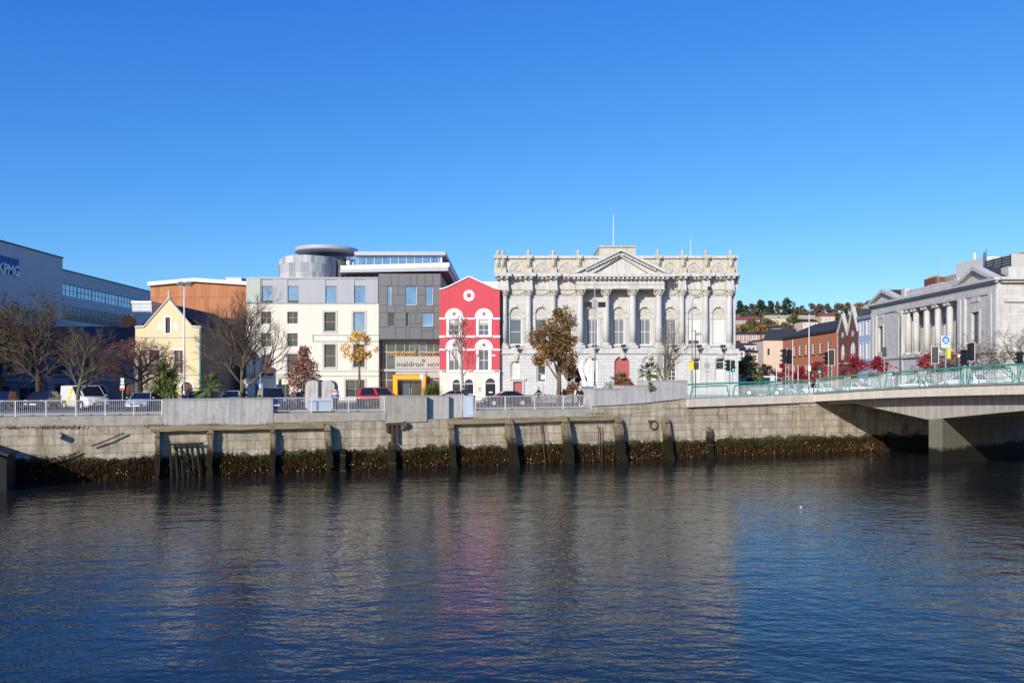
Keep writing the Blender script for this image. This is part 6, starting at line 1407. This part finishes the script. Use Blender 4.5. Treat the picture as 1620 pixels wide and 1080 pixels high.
# signs
def post_sign(name,label,px,Y,top,r=.04,mat='pole_grey',z0=0):
    q=T(name,label,'sign',(wx(px,Y),Y,z0)); pole(q,wz(top,Y)-z0,r,r,mat,'post'); return q
def disc(par,x,z,r,y,mat,name,rim=None):
    m=MB(); m.prism(arc(x,z,r,0,2*PI,22)[:-1],y-.02,y); d=m.build(name,mat,par)
    if rim:
        e=MB(); oo=arc(x,z,r,0,2*PI,22); ii=arc(x,z,r*.78,0,2*PI,22)
        for k in range(22): e.prism([oo[k],oo[k+1],ii[k+1],ii[k]],y-.028,y-.0205)
        e.build('rim',rim,d)
    return d
q=post_sign('road_sign','two white round signs over a red and white plate right of the van',194,66,598); z=wz(600,66); disc(q,0,z,.16,-.06,'white_paint','round_plate'); disc(q,0,wz(606,66),.16,-.06,'white_paint','round_plate'); MB().box(-.18,.18,-.08,-.06,wz(617.5,66),wz(609.5,66)).build('plate','white_paint',q); MB().box(-.18,.18,-.086,-.0805,wz(617.5,66),wz(613.5,66)).build('plate_band','sign_red',q)
q=T('brown_sign','brown oval sign with white figure and striped post beside the biggest bare tree','sign',(wx(390,67),67,0)); zc=wz(606,67); m=MB(); m.prism(arc(0,zc,.26,0,2*PI,20,.44)[:-1],-.1,-.04); d=m.build('board','brown_sign',q); text('S',"white_paint",d,'lettering',-.2,-.11,zc-.0,.26,.2,.01); text('3','white_paint',d,'lettering',-.08,-.11,zc-.32,.3,.2,.01)
for k in range(7): MB().box(-.06,.06,-.06,.06,k*.22,k*.22+.217).build('post_band','white_paint' if k%2==0 else 'black_paint',q)
q=post_sign('parking_sign','small blue sign on a grey post before the dark off roader',412,68,590,.05,'pole_grey'); MB().box(-.22,.22,-.09,-.06,wz(615,68),wz(606,68)).build('plate','sign_blue',q); MB().box(-.06,.06,-.1,-.0905,wz(613,68),wz(608,68)).build('symbol','white_paint',q)
q=post_sign('post_sign','small white plate with blue top on a post before the dark walker',859,76,591,.035); MB().box(-.2,.2,-.08,-.05,wz(600,76),wz(590,76)).build('plate','white_paint',q); MB().box(-.2,.2,-.086,-.0805,wz(592.5,76),wz(590,76)).build('plate_band','sign_blue',q)
q=post_sign('round_sign','grey back of a round sign with a plate at the custom house corner',1118.5,82,566,.04); disc(q,0,wz(578,82),.3,-.06,'pole_grey','round_plate'); MB().box(-.22,.22,-.08,-.06,wz(589,82),wz(587,82)).build('plate','pole_grey',q)
q=post_sign('motorway_sign','square white and blue sign with a yellow plate below, before the bank','sign' and 1496,73,530,.05,'pole_grey'); q['category']='sign'; zt_=wz(530,73); zl=wz(545.5,73); MB().box(-.42,.34,-.1,-.06,zl-.25,zt_).build('plate','white_paint',q)
zc=(zt_+zl)/2; c=disc(q,-.04,zc,.33,-.105,'sign_blue','blue_disc'); m=MB(); oo=arc(-.04,zc-.08,.22,.25,PI-.25,10); ii=arc(-.04,zc-.08,.15,.25,PI-.25,10)
for k in range(10): m.prism([oo[k],oo[k+1],ii[k+1],ii[k]],-.135,-.127)
m.prism([(-.24,zc-.1),(.16,zc-.1),(.08,zc-.2),(-.16,zc-.2)],-.135,-.127); m.prism([(-.1,zc+.02),(.02,zc+.02),(-.04,zc-.09)],-.1355,-.127); m.build('symbol','white_paint',c)
MB().box(-.4,.32,-.106,-.101,zt_-.06,zt_-.003).box(-.4,.32,-.106,-.101,zl+.0,zl+.05).build('plate_band','sign_blue',q)
MB().box(.06,.4,-.1,-.06,wz(567,73),wz(551,73)).build('yellow_plate','yellow_paint',q)
q=post_sign('small_round_sign','small red rimmed round sign before the bank basement',1517,86,560,.03); disc(q,0,wz(563,86),.22,-.05,'white_paint','round_plate','sign_red')
q=post_sign('thin_sign','thin white sign post with small plates before the hotel entrance',668,82,588,.035,'pole_white'); MB().box(-.22,.1,-.07,-.04,wz(600,82),wz(592,82)).build('plate','pale_metal',q)
q=post_sign('green_sign','narrow dark green and white sign on a post left of the pink leaved tree',444.5,71,599,.05,'pole_white'); MB().box(-.2,.02,-.08,-.055,wz(610,71),wz(599.5,71)).build('plate','green_rail',q)
# ---------------------------------------------------------------- green railings
def greenrail(label,a,b,fz,loc,rz,first=True):
    q=T('green_railing',label,'railing',loc,rz,'green railings of the bridge'); H=1.26; n=max(1,round((b-a)/3.95)); P=(b-a)/n
    st=[a+(b-a)*k/ (n*4) for k in range(n*4+1)]
    m=MB(); m.tube([(s,0,fz(s)+H) for s in st],.075,6); m.build('top_rail','green_rail',q)
    m=MB(); bl=MB()
    for k in range(n):
        s0=a+k*P; s1=s0+P; z0,z1=fz(s0),fz(s1); g0,g1=.42,.2
        A=(s0+g1,0,z0+.06); B=(s0+g0,0,z0+H-.22); C=(s1-g0,0,z1+H-.22); D=(s1-g1,0,z1+.06)
        f=MB(); f.tube([A,B],.06,5); f.tube([C,D],.06,5); f.tube([B,C],.055,5); f.tube([A,D],.03,5); f.build('panel_frame','green_rail',q)
        nb=int(P/.125)
        for j in range(nb):
            s=s0+P*(j+.5)/nb; u=min(s-s0,s1-s); top=H-.04 if u<g0-.04 else H-.24
            bl.tube([(s,0,fz(s)+.02),(s,0,fz(s)+top)],.021,4,False)
    bl.build('baluster_panel','rail_green_pale',q)
    return q
zq=lambda t: .78+(1.14-.78)*(t-qt(1086))/(TB-qt(1086))
o=qp(0,0.0); greenrail('green railing with pale bars along the quay below the custom house corner',qt(1087)+.1,TB-.1,zq,(o[0],o[1],0),QA)
o=(BO[0]+.15*math.cos(QA),BO[1]+.15*math.sin(QA)); greenrail('green railing with pale bars running out over the bridge',0,71,lambda s:dz(s)+.02,(o[0],o[1],0),BA)
o=(BO[0]+19.7*math.cos(QA),BO[1]+19.7*math.sin(QA)); greenrail('green railing on the far side of the bridge roadway',0,71,lambda s:dz(s)-.02,(o[0],o[1],0),BA)
# ---------------------------------------------------------------- timber fenders, weed and litter on the quay wall
GF='timber fender posts on the quay wall'
def fender(label,px,ztop,zbot,w=.36,dp=.5,lean=.25,mat='timber',shift=0):
    q=QT('fender_post',label,'fender post',qt(px),-.02,0,GF); m=MB(); n=11; vs=[]; w*=rnd.uniform(.8,1.05); shift+=rnd.uniform(-.12,.12)
    for k in range(n+1):
        u=k/n; z=ztop+(zbot-ztop)*u; off=-lean*u; j=lambda:rnd.uniform(-.045,.045)
        x=shift*u; ww=w/2*(1 if 0<k else .7)*(1+.12*math.sin(k*1.7+px))
        vs+=[(x-ww+j(),-dp+off+j(),z),(x+ww+j(),-dp+off+j(),z),(x+ww+j(),-.0+off*.2,z),(x-ww+j(),-.0+off*.2,z)]
    m.add(vs,[(4*k+a,4*k+(a+1)%4,4*k+4+(a+1)%4,4*k+4+a) for k in range(n) for a in range(4)]+[(0,1,2,3),(4*n,4*n+1,4*n+2,4*n+3)]); m.build('post',mat,q)
    for zz in (ztop-.5,ztop-1.6):
        u=(ztop-zz)/(ztop-zbot); MB().box(-w/2-.02+shift*u,w/2+.02+shift*u,-dp-.06-lean*u,-.05,zz,zz+.07).build('iron_band','rust',q)
    return q
fender('first fender post from the left, below the left end of the long wall',250,-1.0,-5.2); fender('second fender post, left of centre under the long concrete wall',333,-.85,-5.2); fender('third fender post below the right end of the long wall',431,-.85,-5.2)
fender('leaning fender post whose foot hangs above the water',516,-.8,-3.9,.42,.75,.1,shift=.15); fender('low rotten stump beside the hanging fender post',541,-2.6,-5,.34,.5,.15); fender('rotten fender stump under the rusted bracket',617,-2.2,-5.2,.5,.55,.3,shift=.2); fender('mossy fender post below the left end of the right hand beam',711,-.85,-5.2,.36,.45,.3,shift=.3)
fender('stout leaning fender post under the middle of the custom house railing',800,-.6,-5.2,.6,.75,.35,shift=.6); fender('stout leaning fender post under the right part of the custom house railing',889,-.5,-5.2,.55,.75,.35,shift=.7); fender('leaning fender post at the right end of the beam',972,-.6,-5.2,.55,.7,.35,shift=.7); fender('fender post with pale block beside the iron ring',1048,-.7,-5.2,.5,.6,.3,shift=.5); fender('short rusted fender stump below the planter wall corner',1119,-1.6,-5.2,.4,.4,.3,shift=.2)
def beam(label,pl,pr,zl,zr,hh=.36,yy=-.5):
    a,b=qt(pl),qt(pr); q=QT('timber_beam',label,'beam',a,0,0,'horizontal timber beams on the quay wall'); L=b-a; m=MB(); n=12
    pts=[(L*k/n,zl+(zr-zl)*k/n-hh+rnd.uniform(-.03,.03),zl+(zr-zl)*k/n+rnd.uniform(-.03,.03)) for k in range(n+1)]; slab(m,pts,yy,-.02); m.build('beam','timber_beam',q); return q
beam('longest weathered timber beam under the board marked concrete wall',238,511,-.72,-.72); beam('weathered timber beam below the custom house railing',706,970,-.6,-.5,.38)
# rusted bracket, ladder, ring, rods
q=QT('rusted_bracket','rusted bracket and rope bundle above the rotten stump','bracket',qt(617),0,0); m=MB(); m.box(-.35,.9,-.4,-.02,-.98,-.85); m.box(-.3,-.2,-.4,-.02,-1.5,-.98); m.box(.05,.16,-.35,-.1,-2.3,-.98); m.box(.45,.54,-.35,-.1,-2.3,-.98); m.build('bracket','rust',q); m=MB(); m.smooth=True
for k in range(18): m.ball((1.0+rnd.gauss(0,.16),-.28+rnd.gauss(0,.08),-.98+rnd.gauss(0,.13)),(rnd.uniform(.08,.2),.12,rnd.uniform(.06,.14)),7,5)
m.build('rope_bundle','bark',q)
q=QT('old_ladder','rotten timber ladder frame standing at the water near the left','ladder',qt(293),-.35,0)
for k in range(6): MB().tube([(-.95+k*.34,-.05*k%.1,-2.0+.05*(k%2)),(-.8+k*.36,-.15,-5.0)],[.07,.09],6).build('stave','plank_dark',q)
MB().box(-1.1,1.2,-.1,.02,-2.05,-1.9).build('rail','plank_dark',q); m=MB(); m.tube([(-.8,-.2,-2.1),(.9,-.3,-4.7)],.05,5); m.build('brace','timber',q)
q=QT('mooring_ring','dark iron mooring ring on the wall below the tallest planter','ring',qt(1033.5),-.1,0); zc=qz(1033,672); m=MB(); m.tube([(a,0,b) for a,b in arc(0,zc,.36,0,2*PI,20)],.06,6,False); m.build('ring','rust',q); MB().box(-.5,-.25,-.06,.1,zc+.2,zc+.42).build('bracket','rust',q)
for (lab,p0,p1,r_) in (('iron bar lying slanted on the left part of the wall',(145,705),(197,684),.055),('bent rod on the wall just above the weed at left',(70,735),(126,713),.045),('rusty vertical pipe on the wall right of the middle fender',(853,670),(861,735),.05),('thin rod hanging by the right beam end',(943,672),(947,728),.04),('thin white rod standing in the weed near the right beam end',(948,672),(950,735),.035)):
    a=qt(p0[0]); b=qt(p1[0]); q=QT('iron_rod',lab,'rod',a,-.28,0,'rods and bars on the quay wall'); m=MB(); m.tube([(0,0,qz(*p0)),((b-a)*.5,-.03,(qz(*p0)+qz(*p1))/2-.04),(b-a,0,qz(*p1))],r_,6); m.build('rod','rust',q)
q=QT('outlet_pipe','short pale outlet pipe projecting from the left part of the wall','pipe',qt(94),0,0); m=MB(); z_=qz(94,688); m.lathe([(.2,0),(.2,.6)],n=14).xf(Matrix.Translation((0,-.01,z_))@Matrix.Rotation(PI/2,4,'X')); m.build('pipe','concrete',q)
q=QT('dolphin_shelter','dark timber landing structure with sloping top at the left edge','landing stage',qt(-60),-4.2,0); m=MB(); m.prism([(0,-5),(3.2,-5),(3.2,-2.35),(2.7,-2.1),(0,-.9),(-3,-.9),(-3,-5)],0,2.6); m.build('body','plank_dark',q); m=MB(); m.prism([(-3.1,-.893),(0,-.893),(3.3,-2.2),(3.3,-2.05),(0,-.72),(-3.1,-.72)],-.15,2.75); m.build('roof','slate',q)
# dark weed hanging on the foot of the wall, litter caught in it, moss above
m=MB(); T0,T1=qt(-40),TB+9
def wallz(t): return -2.98+.1*math.sin(t*.7)+.07*math.sin(t*2.3+1)+.04*math.sin(t*7.1)
for k in range(26000):
    t=rnd.uniform(T0,T1); top=wallz(t); z=rnd.uniform(-4.35,top+.4*rnd.random()**3); y=-.03-.09*rnd.random()*max(.1,min(1,(top-z+.05))); h=rnd.uniform(.1,.42); w=rnd.uniform(.012,.035); j=rnd.uniform(-.06,.06)
    if t>tA-.2: y-=.05
    m.add([(t-w,y,z),(t+w,y-.02,z),(t+w*.6+j,y-.1*rnd.random(),z-h),(t-w*.6+j,y-.06,z-h)],[(0,1,2,3)])
quayobj(tag(m.build('hanging_weed','weed'),'dark brown seaweed hanging in a band at the foot of the quay wall','seaweed',kind='stuff'))
m=MB()
CL=[rnd.uniform(T0,T1) for _ in range(38)]
for k in range(800):
    t=rnd.choice(CL)+rnd.gauss(0,.8) if rnd.random()<.6 else rnd.uniform(T0,T1); z=rnd.uniform(-4.2,wallz(t)-.25) if rnd.random()<.6 else rnd.uniform(-4.2,-3.7)
    leafq(m,(t,-.3-(.05 if t>tA-.2 else 0),z),rnd.uniform(.022,.06))
quayobj(tag(m.build('caught_litter','litter'),'pale shells and fallen leaves caught in the dark seaweed band','litter',kind='stuff'))
m=MB(); spots=[(20,4),(148,3),(305,3),(420,2),(470,2),(508,2.5),(620,1.6),(640,3),(715,2),(862,4.5),(905,2),(980,2),(1060,2),(1150,5),(1190,6),(1235,6),(1255,3)]
for px,w_ in spots:
    t0=qt(px)
    for k in range(int(90*w_)):
        t=t0+rnd.gauss(0,w_*.3); z=wallz(t)+rnd.gauss(-.05,.12 if px<1100 else .25); leafq(m,(t,-.04-(.02 if z>wallz(t) else .2)*rnd.random(),z),rnd.uniform(.02,.05))
quayobj(tag(m.build('green_moss','moss'),'bright green moss patches above the seaweed on the quay wall','moss',kind='stuff'))
m=MB()
for px,pz,n in ((247,675,70),(330,674,110),(300,675,50),(80,677,60),(120,677,50),(735,664,90),(745,665,60),(945,655,40),(430,673,50),(505,672,50),(20,677,40)):
    for k in range(n):
        t=qt(px)+rnd.gauss(0,.55); a=rnd.uniform(-.5,.5); L=rnd.uniform(.1,.4); z=qz(px,pz); sword(m,(t,-.15,z),Vector((a,-.3,1)),L,.03,.2)
quayobj(tag(m.build('dry_weeds','weed_red'),'reddish dry weeds growing from the joints along the top of the wall','weeds',kind='stuff'))
# gull on the water
q=T('floating_gull','tiny white gull floating on the blue water at the right','bird',(wx(1267,F*6.45/197),F*6.45/197,WATER)); q.scale=(.36,.36,.36); m=MB(); m.smooth=True; m.ball((0,0,.05),(.17,.08,.08),10,6); m.ball((.14,0,.17),(.045,.04,.045),8,6); m.tube([(.1,0,.08),(.14,0,.17)],.035,6); m.tube([(.18,0,.165),(.23,0,.155)],[.014,.004],5); m.tube([(-.15,0,.07),(-.26,0,.09)],[.04,.01],6); m.build('body','white_paint',q)
# ---------------------------------------------------------------- sky, sun, camera
AZ,EL=R(27),R(21.5)
w=bpy.data.worlds.new('World'); S.world=w; w.use_nodes=True; nt=w.node_tree; bg=nt.nodes['Background']
sky=nt.nodes.new('ShaderNodeTexSky'); sky.sky_type='NISHITA'; sky.sun_disc=False; sky.sun_elevation=EL; sky.sun_rotation=PI+AZ; sky.altitude=0; sky.air_density=1.0; sky.dust_density=.3; sky.ozone_density=3.0
se=nt.nodes.new('ShaderNodeSeparateColor'); cb=nt.nodes.new('ShaderNodeCombineColor'); nt.links.new(sky.outputs[0],se.inputs[0]); KS=.12
for i,(ga,am) in enumerate(((1.5,.84),(1.06,.93),(.55,1.15))):    # clear cold November blue: deepen the Nishita hue
    p1=nt.nodes.new('ShaderNodeMath'); p1.operation='MULTIPLY'; p1.inputs[1].default_value=KS; p2=nt.nodes.new('ShaderNodeMath'); p2.operation='POWER'; p2.inputs[1].default_value=ga; p3=nt.nodes.new('ShaderNodeMath'); p3.operation='MULTIPLY'; p3.inputs[1].default_value=am/KS
    nt.links.new(se.outputs[i],p1.inputs[0]); nt.links.new(p1.outputs[0],p2.inputs[0]); nt.links.new(p2.outputs[0],p3.inputs[0]); nt.links.new(p3.outputs[0],cb.inputs[i])
nt.links.new(cb.outputs[0],bg.inputs[0]); bg.inputs[1].default_value=KS
sl=bpy.data.lights.new('sun','SUN'); sl.energy=5.0; sl.angle=R(.53); sl.color=(1,.94,.85); so=bpy.data.objects.new('sun',sl); COL.objects.link(so)
d=Vector((math.sin(AZ)*math.cos(EL),math.cos(AZ)*math.cos(EL),-math.sin(EL))); so.rotation_euler=d.to_track_quat('-Z','Y').to_euler()
cd=bpy.data.cameras.new('camera'); cd.sensor_width=36; cd.lens=36*F/1620; cd.shift_y=(YH-540)/1620; cd.clip_end=6000; cd.clip_start=.1
co=bpy.data.objects.new('camera',cd); COL.objects.link(co); co.location=(0,0,EYE); co.rotation_euler=(PI/2,0,0); S.camera=co
S.view_settings.view_transform='Standard'; S.view_settings.look='None'; S.view_settings.exposure=0; S.view_settings.gamma=1
S.cycles.max_bounces=6
